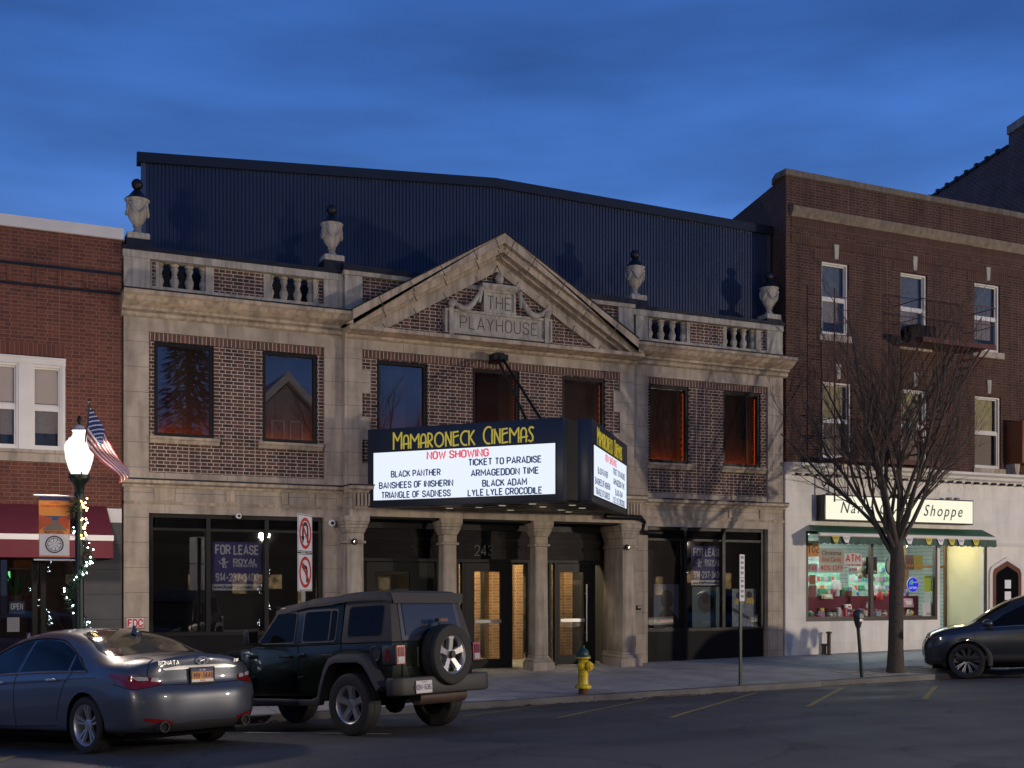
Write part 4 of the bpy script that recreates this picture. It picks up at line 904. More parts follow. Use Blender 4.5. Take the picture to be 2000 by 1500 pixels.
# flattened arch of the side door cut as a real opening is framed by the surround below
m.build('ground_floor_wall', 'white_stucco', rb)
m = MB(); m.quad((R0, YW, G0), (R0, YB+.1, G0), (R0, YB+.1, 4.62), (R0, YW, 4.62)); m.build('wall_return', 'white_stucco', rb)
m = MB(); wc_ = [(YB, 4.60), (YW-.06, 4.60), (YW-.08, 4.66), (YW-.16, 4.70), (YW-.18, 4.76), (YW-.30, 4.80), (YW-.30, 4.86), (YB, 4.90)]
m.sweep_x(wc_, R0-.02, R1); m.build('shop_cornice', 'white_trim', rb)
m = MB(); x = R0+.25
while x < R1-.3: m.box(x, x+.12, YW-.14, YW-.062, 4.575, 4.635); x += .3
m.build('dentil', 'flash', rb)
frm = mat('bronze_frame', (.045, .032, .026), .45)
f = MB(); ring(f, gx0, gx1, GZ0, GZ1, YW+.0, YW+.10, .07, .09); mx_ = U(1703, YW); f.box(mx_-.045, mx_+.045, YW-.005, YW+.09, GZ0+.09, GZ1-.07); gf = f.build('shop_window', frm, rb)
g = MB(); g.quad((gx0, YW+.06, GZ0), (gx1, YW+.06, GZ0), (gx1, YW+.06, GZ1), (gx0, YW+.06, GZ1)); g.build('pane', 'glass_clear', gf)
# door recess with cream side wall
m = MB(); RD = 1.25
m.quad((dx1, YW+.121, G0), (dx1, RD, G0), (dx1, RD, 3.3), (dx1, YW+.121, 3.3)); m.build('recess_wall', 'cream', rb)
m = MB(); m.box(dx1+.002, dx1+.09, YW-.03, YW+.06, .2, 3.28); m.build('recess_trim', frm, rb)
m = MB(); m.quad((dx0, YW+.12, 3.27), (dx1, YW+.12, 3.27), (dx1, RD, 3.27), (dx0, RD, 3.27)); m.build('recess_ceiling', 'white', rb)
m = MB(); zz = zside(dx0, 0)+.02; m.quad((dx0, YW, zz), (dx1, YW, zz), (dx1, RD, zz), (dx0, RD, zz)); m.build('recess_floor', 'kerbstone', rb)
f = MB(); ring(f, dx0, dx1-.005, zz, 3.26, RD-.06, RD, .07); f.box(dx0+.07, dx1-.07, RD-.06, RD, 2.45, 2.52); f.box(dx0+.07, dx0+.16, RD-.05, RD-.01, zz, 2.45); df = f.build('shop_door', mat('brown_wood', (.12, .065, .03), .5, var=.2), rb)
g = MB(); g.quad((dx0, RD-.03, zz), (dx1, RD-.03, zz), (dx1, RD-.03, 3.2), (dx0, RD-.03, 3.2)); g.build('pane', 'glass_clear', df)
f = MB(); f.box(dx0-.03, dx0+.03, YW+.13, RD-.06, zz, zz+.55); f.box(dx0-.02, dx0+.02, YW+.13, YW+.2, zz, 3.27); f.build('shop_window_return', frm, df)
# side door: pointed flat arch
def arch(cx, hw, z0, zs, rise, k=0.):
    pts = [(cx-hw-k, z0), (cx+hw+k, z0), (cx+hw+k, zs)]
    for i in range(1, 6): a = i/6*pi/2*.8; pts.append((cx+(hw+k)-(hw+k)*.30*(1-cos(a)), zs+(rise+k)*.55*sin(a)))
    pts.append((cx, zs+rise+k))
    for i in range(5, 0, -1): a = i/6*pi/2*.8; pts.append((cx-(hw+k)+(hw+k)*.30*(1-cos(a)), zs+(rise+k)*.55*sin(a)))
    pts.append((cx-hw-k, zs)); return pts
hc = (hx0+hx1)/2; hw = (hx1-hx0)/2; zs = 2.25; z0 = zside(hc, 0)
m = MB(); m.prism(arch(hc, hw, z0, zs, .38, .10), YW-.05, YW-.002); m.box(hc-hw-.28, hc+hw+.28, YW-.06, YW-.002, 3.02, 3.10); m.build('door_surround', 'white_trim', rb)
m = MB(); m.prism(arch(hc, hw, z0, zs, .38), YW-.052, YW-.02); sdoor = m.build('arched_door', mat('brown_door', (.13, .05, .03), .4, var=.15), rb)
m = MB(); m.prism(arch(hc, hw-.12, z0+.3, zs-.06, .30), YW-.060, YW-.054); m.build('pane', 'car_glass', sdoor)
for dz, txt in ((2.02, 'OFFICE'), (1.72, '251')):
    k = MB(); k.box(hc-.10, hc+.12, YW-.064, YW-.061, dz-.11, dz+.11); pp = k.build('notice', 'sign_white', sdoor)
# Nan's sign
sgn = thing('shop_light_box', 'long glowing cream light box sign with black script above the gift shop', 'sign', (U(1756, -.35), -.35, 3.55))
sx0, sx1 = U(1613, -.36), U(1900, -.36); SZ0, SZ1 = 3.55, 4.11
m = MB(); m.box(sx0-.03, sx1+.03, -.35, -.052, SZ0-.03, SZ1+.03); m.build('cabinet', mat('sign_bronze', (.035, .03, .025), .4), sgn, bevel=.01)
m = MB(); m.quad((sx0, -.356, SZ0), (sx1, -.356, SZ0), (sx1, -.356, SZ1), (sx0, -.356, SZ1)); face = m.build('lit_face', emis('sign_face', (1.0, .97, .76), 1.0), sgn)
zz_ = (SZ0+SZ1)/2
text("Nan's Gi", .40, (U(1640, -.36), -.359, zz_), XR, ZU, 'black_ink', 'script_letters', face, 'LEFT', xs=.88, shear=.32, sp=1.28)
text('g', .40, (U(1762, -.36), -.359, zz_), XR, ZU, 'black_ink', 'script_letters', face, xs=.88, shear=.32)
text('Shoppe', .40, (U(1803, -.36), -.359, zz_), XR, ZU, 'black_ink', 'script_letters', face, 'LEFT', xs=.88, shear=.32, sp=1.28)
m = MB()
for px in (1640, 1860, 1875): m.box(U(px, -.36)-.05, U(px, -.36)+.05, -.3, -.2, SZ1+.032, SZ1+.09)
m.build('bracket', 'galv', sgn)
# green awning
ga = thing('shop_awning', 'green canvas awning with a scalloped valance over the gift shop window', 'awning', (U(1760, -.5), -.5, 3.2))
wx0_, wx1_, fx0, fx1 = U(1576), U(1915), U(1597, -.6), U(1944, -.6)
m = MB(); m.quad((wx0_, YW-.01, 3.42), (fx0, -.62, 3.21), (fx1, -.62, 3.21), (wx1_, YW-.01, 3.42)); m.build('canvas', 'green_canvas', ga)
m = MB(); m.tube([(fx0, -.64, 3.17), (fx1, -.64, 3.17)], .045, 10); m.build('front_bar', 'white_vinyl', ga)
m = MB(); n = 64; vs = []
for i in range(n*3+1):
    x = fx0+(fx1-fx0)*i/(n*3); zb = 2.975-.03*abs(sin(pi*i/6))
    vs += [(x, -.625+.012*sin(i*.9), 3.15), (x, -.625+.03*sin(i*.55), zb)]
m.add(vs, [(2*i, 2*i+1, 2*i+3, 2*i+2) for i in range(n*3)]); m.quad((fx1, -.625, 3.15), (fx1-.35, YW-.02, 3.15), (fx1-.35, YW-.02, 3.0), (fx1, -.625, 2.96)); m.build('valance', 'green_valance', ga)
for px, c in ((1631, 'plate_orange'), (1652, 'sign_white'), (1733, 'plate_orange'), (1775, 'sign_white'), (1813, 'plate_orange'), (1836, 'sign_white'), (1858, 'plate_orange'), (1876, 'sign_white'), (1905, 'plate_orange')):
    k = MB(); x = U(px, -.66); k.add([(x-.12, -.672, 3.16), (x+.13, -.672, 3.15), (x+.07, -.675, 2.98), (x-.03, -.668, 2.99)], [(0, 1, 2, 3)])
    fl = k.build('pennant', mat('pennant_yellow', (.62, .52, .06), .6) if c == 'plate_orange' else 'sign_white', ga)
    text('PLAY', .07, (x+.01, -.676, 3.09), XR, ZU, 'navy', 'pennant_print', fl, ext=.0005)
# wooden box sign at the right edge
bx0, bx1 = U(1988, -.3), U(2030, -.3); z0, z1 = Zp(1992, 905, -.3), Zp(1992, 822, -.3)
hs = thing('wooden_wall_box', 'brown wooden box bracketed to the brick wall at the edge of the picture', 'box', (bx0+.3, -.2, z0))
m = MB(); m.box(bx0, bx1+.4, -.45, .11, z0, z1); m.build('box', mat('box_wood', (.17, .05, .02), .5, var=.2), hs, bevel=.015)
m = MB(); m.prism([(bx0+.05, z0-.32), (bx0+.14, z0-.32), (bx0+.2, z0-.002), (bx0, z0-.002)], -.2, .1); m.build('bracket', 'stone_grey', hs)
# ---- far right: tall brick flank behind
fd = Vector((.287, .958, 0)).normalized(); fp = Vector((U(2085, .4), .4, 0))
def far_hit(px, py):
    d = (px-1000)/FOC; r = Vector((d*ct+st, ct-d*st, 0)); o = Vector((0, -DIST, 0)); n = Vector((fd.y, -fd.x, 0)); t = n.dot(fp-o)/n.dot(r); q = o+r*t
    return fd.dot(q-fp), CZ+t*(1150-py)/FOC
sA, zA = far_hit(1970, 287); sB, zB = far_hit(1805, 392)
fb = thing('brick_flank_building', 'tall dark brick flank wall rising behind the brown brick roofline', 'building', tuple(fp))
def fpt(s, o=0): q = fp+fd*s+Vector((fd.y, -fd.x, 0))*o; return q.x, q.y
m = MB()
for s0, s1, za, zb in ((0, sA, zA+.55, zA+.55), (sA, sB+9, zA, zA)):
    a, b = fpt(s0), fpt(s1); m.quad((a[0], a[1], 2), (b[0], b[1], 2), (b[0], b[1], zb), (a[0], a[1], za))
m.build('side_wall', 'brick_far', fb)
m = MB(); a, b, c, d = fpt(0, -.06), fpt(sA, -.06), fpt(sA, .3), fpt(0, .3); m.hexa([a, d, c, b], zA+.35, zA+.6); m.build('coping', 'stone_plain', fb)
m = MB(); s = sA
while s < sB+8:
    a, b, c, d = fpt(s, -.05), fpt(s+.55, -.05), fpt(s+.55, .3), fpt(s, .3); m.hexa([a, d, c, b], zA, zA+.07); a, b, c, d = fpt(s+.5, -.07), fpt(s+.62, -.07), fpt(s+.62, .32), fpt(s+.5, .32); m.hexa([a, d, c, b], zA-.02, zA+.13); s += .6
m.build('coping_tiles', 'flash', fb)
m = MB(); a, b = fpt(0), fpt(sB+9); m.quad((a[0], a[1], 2), (a[0]+12, a[1], 2), (a[0]+12, a[1], zA+.5), (a[0], a[1], zA+.5)); m.quad((a[0], a[1], zA-.1), (a[0]+12, a[1], zA-.1), (b[0]+12, b[1], zA-.1), (b[0], b[1], zA-.1)); m.build('front_wall', 'brick_brown', fb)
# fire escape
fe = thing('fire_escape', 'rust red iron fire escape on the brown brick wall behind the bare tree', 'fire escape', (U(1760), -.5, 5))
def Wp(px, py, y): x, z = P(px, py, y); return (x, y, z)
m = MB()
for za, p, q in ((7.98, 1752, 1892), (4.98, 1600, 1815)):
    x0, x1 = U(p), U(q); m.box(x0, x1, -.85, .11, za-.03, za); m.box(x0, x1, -.88, -.84, za-.10, za+.02)
    for x in (x0+.1, x1-.1): m.tube([(x, .11, za-.75), (x, -.8, za-.04)], .02, 5)
m.build_each('platform', 'rust', fe)
m = MB()
for za, p, q in ((7.98, 1752, 1892), (4.98, 1600, 1815)):
    x0, x1 = U(p), U(q); n = int((x1-x0)/.16)
    for hh in (.5, .95): m.tube([(x0, .1, za+hh), (x0, -.86, za+hh), (x1, -.86, za+hh), (x1, .1, za+hh)], .012, 5)
    for i in range(n+1): m.tube([(x0+(x1-x0)*i/n, -.86, za), (x0+(x1-x0)*i/n, -.86, za+.95)], .007, 4)
m.build('railing', 'rust', fe)
m = MB(); a, b = (U(1875), -.7, 7.9), (U(1755), -.7, 4.98)
for dy in (0, .5): m.tube([(a[0], a[1]+dy, a[2]), (b[0], b[1]+dy, b[2])], .035, 6); m.tube([(a[0], a[1]+dy, a[2]+.8), (b[0], b[1]+dy, b[2]+.8)], .015, 5)
for i in range(14): f = i/13; x = a[0]+(b[0]-a[0])*f; z = a[2]+(b[2]-a[2])*f; m.box(x-.1, x+.1, -.7, -.2, z-.015, z)
m.build('stair', 'rust', fe)
m = MB(); xl, xr = U(1630, -.5), U(1656, -.5)
for x in (xl, xr): m.tube([(x, -.5, 3.95), (x, -.5, 9.0)], .02, 6)
z = 4.0
while z < 8.9: m.tube([(xl, -.5, z), (xr, -.5, z)], .010, 5); z += .3
m.build('ladder', 'rust', fe)
# window air conditioner
ac = MB(); h = RW[1]; ac.box(h[0]+.1, h[1]-.05, YB-.35, YB+.05, h[2]+.0, h[2]+.42); o = ac.build('air_conditioner', 'black_panel', None, bevel=.015); tag(o, 'dark air conditioner sticking out of the middle upper window of the brown building', 'air conditioner')
# ================================================================= street lamps
def globe_mat(name, col, e):
    m, n, l, b = new_mat(name); n.remove(b)
    tr = n.new('ShaderNodeBsdfTransparent'); em = n.new('ShaderNodeEmission'); em.inputs[0].default_value = c4(col)
    lw = n.new('ShaderNodeLayerWeight'); lw.inputs[0].default_value = .35
    mr = n.new('ShaderNodeMapRange'); mr.inputs[3].default_value = e; mr.inputs[4].default_value = e*.45; l.new(lw.outputs['Facing'], mr.inputs[0]); l.new(mr.outputs[0], em.inputs[1])
    mx = n.new('ShaderNodeMixShader'); mx.inputs[0].default_value = .6; l.new(tr.outputs[0], mx.inputs[1]); l.new(em.outputs[0], mx.inputs[2]); l.new(mx.outputs[0], n['Material Output'].inputs[0])
    return m
M['globe'] = globe_mat('lamp_globe_glass', (1, .95, .88), 2.2)
def street_lamp(u, v, zb, watts, lab, col=(1, .84, .67)):
    t = thing('street_lamp', lab, 'street lamp', (u, v, zb), 'acorn globe street lamps')
    c = (u, v, 0); zt = 3.56
    k = MB(); k.lathe([(.21, zb), (.21, zb+.08), (.18, zb+.12), (.17, zb+.45), (.13, zb+.55), (.11, zb+.62), (.085, zb+.70)], c, 16); k.build('base', 'pole_green', t, smooth=35)
    k = MB(); k.lathe([(.075, zb+.701), (.072, zb+1.2), (.055, zt-.45), (.055, zt-.32)], c, 14); k.build('pole', 'pole_green', t, smooth=35)
    k = MB(); k.lathe([(.07, zt-.319), (.075, zt-.28), (.06, zt-.25), (.075, zt-.16), (.13, zt-.08), (.15, zt-.06), (.15, zt-.005)], c, 18); k.build('collar', 'pole_green', t, smooth=35)
    k = MB(); k.lathe([(.112, zt), (.15, zt+.08), (.19, zt+.22), (.207, zt+.36), (.205, zt+.42), (.185, zt+.47), (.15, zt+.505), (.148, zt+.52), (.11, zt+.545), (.09, zt+.59), (.095, zt+.62)], c, 26); k.build('globe', 'globe', t, smooth=60)
    k = MB(); k.lathe([(.085, zt+.625), (.10, zt+.63), (.10, zt+.645), (.07, zt+.67), (.065, zt+.70), (.03, zt+.725)], c, 20); k.build('cap', mat('globe_cap', (.55, .50, .48), .5), t, smooth=40)
    k = MB(); k.lathe([(.028, zt+.726), (.012, zt+.74), (.03, zt+.77), (.034, zt+.80), (.02, zt+.84), (.003, zt+.86)], c, 10); k.build('finial', 'pole_green', t, smooth=50)
    ld = bpy.data.lights.new('lamp_light', 'POINT'); ld.energy = watts; ld.color = col; ld.shadow_soft_size = .18
    lo = bpy.data.objects.new('lamp_light', ld); C.objects.link(lo); lo.parent = t; lo.location = (0, 0, zt+.26-zb)
    return t
LU, LV = U(155, -4.25), -4.25
street_lamp(LU, LV, zside(LU, LV), LAMP_SHOWN, 'lit acorn globe street lamp wrapped in garland and string lights before the red brick shop', (1, .84, .69))
for u, v, lab in ((10.0, -19.6, 'lit acorn street lamp on the near pavement mirrored in the left shopfront glass'), (27.4, -18.9, 'lit acorn street lamp on the near pavement mirrored in the right shopfront glass'), (-7.5, -19.6, 'lit acorn street lamp on the near pavement lighting the red brick shop')):
    street_lamp(u, v, zg(u)+.24, LAMP_NEAR*(5.2 if u > 20 else 1), lab)
# garland, light strings, banner, flag on the shown lamp
gl = thing('light_garland', 'evergreen garland with warm and white string lights spiralling round the lamp post', 'garland', (LU, LV, 1))
def helix(z, k=0.):
    a = 2*pi*(z-.5)/1.15+2.2; r = .10+.05*(3.3-z)/2.8+k
    return Vector((LU+r*cos(a), LV+r*sin(a), z))
m = MB()
for i in range(520):
    z = .45+2.75*i/520; c = helix(z)+Vector((rng.uniform(-.05, .05), rng.uniform(-.05, .05), rng.uniform(-.03, .03)))
    for k in range(2):
        d = Vector((rng.uniform(-1, 1), rng.uniform(-1, 1), rng.uniform(-1, 1))).normalized()*rng.uniform(.05, .10); s = d.orthogonal().normalized()*.012
        m.add([tuple(c-s), tuple(c+s), tuple(c+d+s*.3), tuple(c+d-s*.3)], [(0, 1, 2, 3)])
m.build('foliage', 'evergreen', gl)
wb = emis('bulb_warm', (1, .62, .22), 26); cb = emis('bulb_white', (.82, .90, 1), 26)
bw = bc = None
for i in range(98):
    warm = i < 30
    if warm: z = 2.62+.62*rng.random(); c = Vector((LU+.05+rng.uniform(-.035, .05), LV-.09+rng.uniform(-.03, .02), z))
    else: z = .6+2.2*rng.random(); c = helix(z, .05)+Vector((rng.uniform(-.05, .05), rng.uniform(-.05, .05), rng.uniform(-.04, .04)))
    p = bw if warm else bc
    if p is None:
        o = MB().ball((gl.location.x, gl.location.y, gl.location.z), .0105, 8).build('bulb', wb if warm else cb, gl)
        if warm: bw = o
        else: bc = o
    else:
        o = p.copy(); C.objects.link(o)
    o.location = c-gl.location
bn = thing('street_banner', 'orange street banner with a town picture and a round seal hung from the lamp post', 'banner', (U(105, LV), LV, 2.5))
b0, b1 = U(76, LV), U(136, LV); bz0, bz1 = Zp(105, 1092, LV), Zp(105, 970, LV); bw_ = b1-b0; bh = bz1-bz0
def bq(mb, x0, x1, z0, z1, o=0): mb.add([(b0+bw_*x0, LV-.012-o, bz0+bh*z0), (b0+bw_*x1, LV-.012-o, bz0+bh*z0), (b0+bw_*x1, LV-.012-o, bz0+bh*z1), (b0+bw_*x0, LV-.012-o, bz0+bh*z1)], [(0, 1, 2, 3)])
def bp(name, mt, quads, o): 
    k = MB()
    for q in quads:
        if len(q) == 4 and not isinstance(q[0], tuple): bq(k, *q, o)
        else: k.add([(b0+bw_*x, LV-.012-o, bz0+bh*z) for x, z in q], [tuple(range(len(q)))])
    return k.build(name, mt, bn)
k = MB(); k.box(b0, b1, LV-.012, LV-.004, bz0, bz1); k.build('cloth', 'orange', bn)
bp('navy_hem', 'navy', [(0, 1, .94, 1), (0, 1, 0, .035)], .002)
bp('printed_panel', 'sign_white', [(.02, .98, .06, .40)], .002)
bp('printed_sea', mat('print_blue', (.03, .09, .22), .6), [(.02, .98, .62, .69)], .002)
bp('printed_houses', mat('print_red', (.50, .09, .03), .6), [[(.02, .47), (.42, .58), (.42, .66), (.02, .70)], [(.98, .47), (.98, .70), (.62, .66), (.62, .58)]], .004)
bp('printed_road', mat('print_grey', (.20, .17, .13), .6), [[(.10, .46), (.92, .46), (.60, .62), (.44, .62)]], .003)
k = MB(); disc(k, (b0+bw_*.5, LV-.016, bz0+bh*.235), .125, .108, 32); disc(k, (b0+bw_*.5, LV-.016, bz0+bh*.235), .095, .088, 32)
for i in range(8):
    a = i*pi/4+.2; disc(k, (b0+bw_*.5, LV-.016, bz0+bh*.235), .09, .02, 1, a0=a-.05, a1=a+.05)
k.build('seal', 'black_ink', bn)
yb_ = LV-.018
text('CHAMBER OF COMMERCE', .040, (b0+bw_*.5, yb_, bz0+bh*.845), XR, ZU, 'red', 'banner_print', bn, ext=.0005)
text('MAMARONECK', .026, (b0+bw_*.5, yb_, bz0+bh*.90), XR, ZU, 'red', 'banner_print', bn, ext=.0005)
text('KEEP IT LOCAL', .048, (b0+bw_*.5, yb_, bz0+bh*.43), XR, ZU, 'navy', 'banner_print', bn, ext=.0005)
m = MB()
for z in (bz1+.012, bz0-.012): m.tube([(b0-.07, LV-.008, z), (LU, LV, z)], .012, 6)
m.build('banner_arm', 'white_vinyl', bn)
fl = thing('flag', 'stars and stripes flag on a slanted staff fixed to the lamp post', 'flag', (LU, LV-.1, 3.3))
f0, f1 = Vector((*P(158, 935, LV-.1), 0)), Vector((*P(173, 790, LV-.1), 0)); f0 = Vector((f0.x, LV-.1, f0.y)); f1 = Vector((f1.x, LV-.25, f1.y))
m = MB(); m.tube([f0, f1], .012, 8); m.ball(f1+Vector((0, 0, .03)), .03, 10); m.build('staff', 'brown_iron', fl)
fr_, fw, fb_ = MB(), MB(), MB(); NR, NC = 13, 22
def fpos(s, t):
    h = f1.lerp(f0, .04+.52*s)
    dz = -.86*t-.10*t*t*(1-s)+.015*sin(t*9+s*5)
    return h+Vector((.50*t+.06*sin(t*7+s*3)*t+.02*s, .10*sin(t*8+s*6)*t-.05*t, dz*.92+.25*s*t))
for i in range(NR):
    for j in range(NC):
        q = [fpos(i/NR, j/NC), fpos(i/NR, (j+1)/NC), fpos((i+1)/NR, (j+1)/NC), fpos((i+1)/NR, j/NC)]
        (fb_ if (i < 7 and j < 9) else (fr_ if i % 2 == 0 else fw)).add([tuple(p) for p in q], [(0, 3, 2, 1)])
fr_.build('red_stripe', mat('flag_red', (.45, .05, .05), .8), fl); fw.build('white_stripe', 'white', fl); cn = fb_.build('canton', mat('flag_blue', (.03, .05, .22), .8), fl)
k = MB()
for i in range(9):
    for j in range(6 if i % 2 == 0 else 5):
        c = fpos((i+.6)/9.4*7/13, (j+.5+.5*(i % 2))/6*9/22)+Vector((0, -.006, 0)); k.add([tuple(c+Vector((.012*cos(a), 0, .012*sin(a)))) for a in [2*pi*q/5 for q in range(5)]], [(0, 1, 2, 3, 4)])
k.build('stars', 'white', cn)
for lu, lv, lab in ((10.0, -19.6, 'garland of lights round the near street lamp mirrored in the left shopfront glass'), (27.4, -18.9, 'garland of lights round the near street lamp mirrored in the right shopfront glass')):
    copy_tree(gl, Vector((lu, lv, 1)), None, lab)
# ================================================================= trees
def grow(thick, thin, p, d, r, Ln, lev, rg, up=.25, spread=.5):
    n = 7 if lev < 2 else 4; pts = [p.copy()]; rs = [r]; wob = (.13, .15, .17, .2)[lev]
    for i in range(n):
        d = (d+Vector((rg.gauss(0, wob), rg.gauss(0, wob), rg.gauss(0, .07)+up*.13))).normalized()
        pts.append(pts[-1]+d*Ln/n*rg.uniform(.8, 1.2)); rs.append(r*(1-.74*((i+1)/n)**.8))
    (thick if lev < 1 else thin).tube(pts, rs, 7 if lev == 0 else (5 if lev == 1 else 3), cap=False)
    if lev >= 3: return
    k = (8, 7, 5)[lev]
    for j in range(k):
        f = .18+.80*(j+rg.random())/k; i = min(n-1, int(f*n)); q = pts[i].lerp(pts[i+1], f*n-i); dd = (pts[i+1]-pts[i]).normalized()
        s = dd.orthogonal().normalized(); s.rotate(Matrix.Rotation(rg.uniform(0, 2*pi), 3, dd))
        nd = (dd+s*spread*rg.uniform(.5, 1.2)+Vector((0, 0, up))).normalized()
        grow(thick, thin, q, nd, max(.0035, rs[i]*rg.uniform(.42, .6)), Ln*(1-f*.42)*rg.uniform(.38, .62), lev+1, rg, up, spread)
def bare_tree(u, v, zb, lab, limbs=12, h=2.55, R_=.15, L0=4.3, seed=3, group=None, lean=(14, 50), name='street_tree'):
    t = thing(name, lab, 'tree', (u, v, zb), group); rg = random.Random(seed); tr, tw = MB(), MB()
    tr.tube([(u, v, zb-.1), (u, v, zb+.05), (u+.005, v, zb+.5), (u+.02, v, zb+h*.6), (u+.05, v, zb+h*.85), (u+.06, v, zb+h*1.15)], [R_*1.45, R_*1.2, R_*1.02, R_*.95, R_*1.02, R_*.55], 16)
    for i in range(limbs):
        az = 2*pi*(i*.382+rg.uniform(-.05, .05)); ln = radians(lean[0]+(lean[1]-lean[0])*((i*.618) % 1)); z = zb+h*(.84+.3*((i*.37) % 1))
        d = Vector((sin(ln)*cos(az), sin(ln)*sin(az), cos(ln))); p = Vector((u+.045, v, z))
        grow(tr, tw, p, d, R_*.36*rg.uniform(.75, 1.15), L0*rg.uniform(.85, 1.1), 0, rg, .26, .5)
    tr.build('trunk', 'bark', t, smooth=60); tw.build('crown', 'twig', t)
    return t
TU, TV = U(1749, -3.9), -3.9
bare_tree(TU, TV, zside(TU, TV), 'bare vase shaped street tree in front of the gift shop', limbs=16, seed=8, L0=4.5, lean=(6, 50))
k = MB(); lx_, lz_ = P(1855, 945, TV)
bs = [Vector((TU+.4, TV, Zp(1790, 985, TV))), Vector((U(1830, TV), TV-.1, Zp(1830, 945, TV))), Vector((U(1892, TV), TV-.1, Zp(1892, 930, TV)))]
lt = MB(); lt.tube(bs, [.014, .008, .003], 5)
for i in range(120):
    f = rng.random(); c = bs[0].lerp(bs[1], f*2) if f < .5 else bs[1].lerp(bs[2], f*2-1); 
    if f < .35: continue
    c = c+Vector((rng.uniform(-.1, .1), rng.uniform(-.1, .1), rng.uniform(-.22, .02))); d = Vector((rng.uniform(-.4, .4), rng.uniform(-.4, .4), -1)).normalized()*.13; s = d.orthogonal().normalized()*.035
    k.add([tuple(c), tuple(c+d*.5+s), tuple(c+d), tuple(c+d*.5-s)], [(0, 1, 2, 3)])
tree_ = bpy.data.objects['street_tree']; lt.build('leafy_twig', 'twig', tree_); k.build('dead_leaves', 'leaf_dead', tree_)
# tree pit pavers and grate
m = MB()
for i in range(9):
    for j in range(4):
        x = TU-1.1+i*.27; y = KV+.35+j*.27; z = zside(x, y)+.004; m.box(x, x+.25, y, y+.25, z-.05, z+.006+.002*((i+j) % 3))
pg_ = m.build('tree_pit_paving', mat('paver', (.22, .20, .18), .8, var=.3, vs=4)); tag(pg_, kind='structure')
m = MB()
for a, b in (((905, 1347), (1000, 1360)),): pass
gu, gv = U(975, -4.2), -4.2
m = MB(); z = zside(gu, gv)+.004; m.add([(gu-1.3, gv-.05, z-.018), (gu+.2, gv-.3, z), (gu+.3, gv, z+.012), (gu-1.2, gv+.25, z+.0)], [(0, 1, 2, 3)]); pp_ = m.build('pale_slab', mat('pale_slab', (.42, .41, .40), .8, var=.15)); tag(pp_, kind='structure')
# fallen leaves along the gutter
m = MB(); rl = random.Random(4)
for i in range(900):
    u = rl.uniform(-2, 19); v = KV-.02-abs(rl.gauss(0, .16)); z = zroad(u, v)+.006+rl.random()*.02; a = rl.uniform(0, 6.3); r = rl.uniform(.02, .05); dx, dy = cos(a)*r, sin(a)*r
    if (sin(u*1.7)+sin(u*.63+1)) < rl.uniform(-1.2, 1.2): continue
    m.add([(u-dx, v-dy, z), (u+dy*.5, v-dx*.5, z+rl.uniform(0, .015)), (u+dx, v+dy, z+rl.uniform(0, .02)), (u-dy*.5, v+dx*.5, z)], [(0, 1, 2, 3)])
tag(m.build('fallen_leaves', 'leaf_dead'), kind='stuff')
# ================================================================= street furniture
def pt(px, py, v): x, z = P(px, py, v); return x, v, z
# hydrant
hu, hv = U(1139, -4.25), -4.25; hz = zside(hu, hv)
hy = thing('fire_hydrant', 'yellow fire hydrant with a dark green bonnet at the kerb', 'fire hydrant', (hu, hv, hz)); c = (hu, hv, 0)
MB().lathe([(.082, hz-.05), (.082, hz+.10)], c, 20).build('barrel_base', 'rusty', hy, smooth=40)
MB().lathe([(.145, hz+.101), (.15, hz+.125), (.145, hz+.15), (.10, hz+.165), (.092, hz+.19), (.088, hz+.32), (.10, hz+.325), (.10, hz+.34), (.088, hz+.345), (.088, hz+.60), (.095, hz+.61), (.13, hz+.625), (.13, hz+.65)], c, 24).build('barrel', 'yellow_hyd', hy, smooth=35)
MB().lathe([(.125, hz+.652), (.125, hz+.675), (.10, hz+.68), (.098, hz+.72), (.08, hz+.77), (.045, hz+.80), (.03, hz+.805), (.03, hz+.845), (.01, hz+.85)], c, 20).build('bonnet', 'green_hyd', hy, smooth=35)
for ang in (-2.45, .15, -.95):
    d = Vector((cos(ang), sin(ang), 0)); b = Vector((hu, hv, hz+.49)); big = ang == -.95
    k = MB(); rr = .075 if big else .055
    k.tube([b+d*.05, b+d*.10, b+d*.101, b+d*.13, b+d*.131, b+d*.165, b+d*.166, b+d*.19], [rr*.8, rr*.8, rr*1.15, rr*1.15, rr, rr*.85, .022, .02], 14); k.build('outlet_cap', 'yellow_hyd', hy, smooth=40)
k = MB()
for i in range(8): a = i*pi/4; k.lathe([(.012, hz+.60), (.012, hz+.69)], (hu+.115*cos(a), hv+.115*sin(a), 0), 6)
k.build('bolt', 'green_hyd', hy)
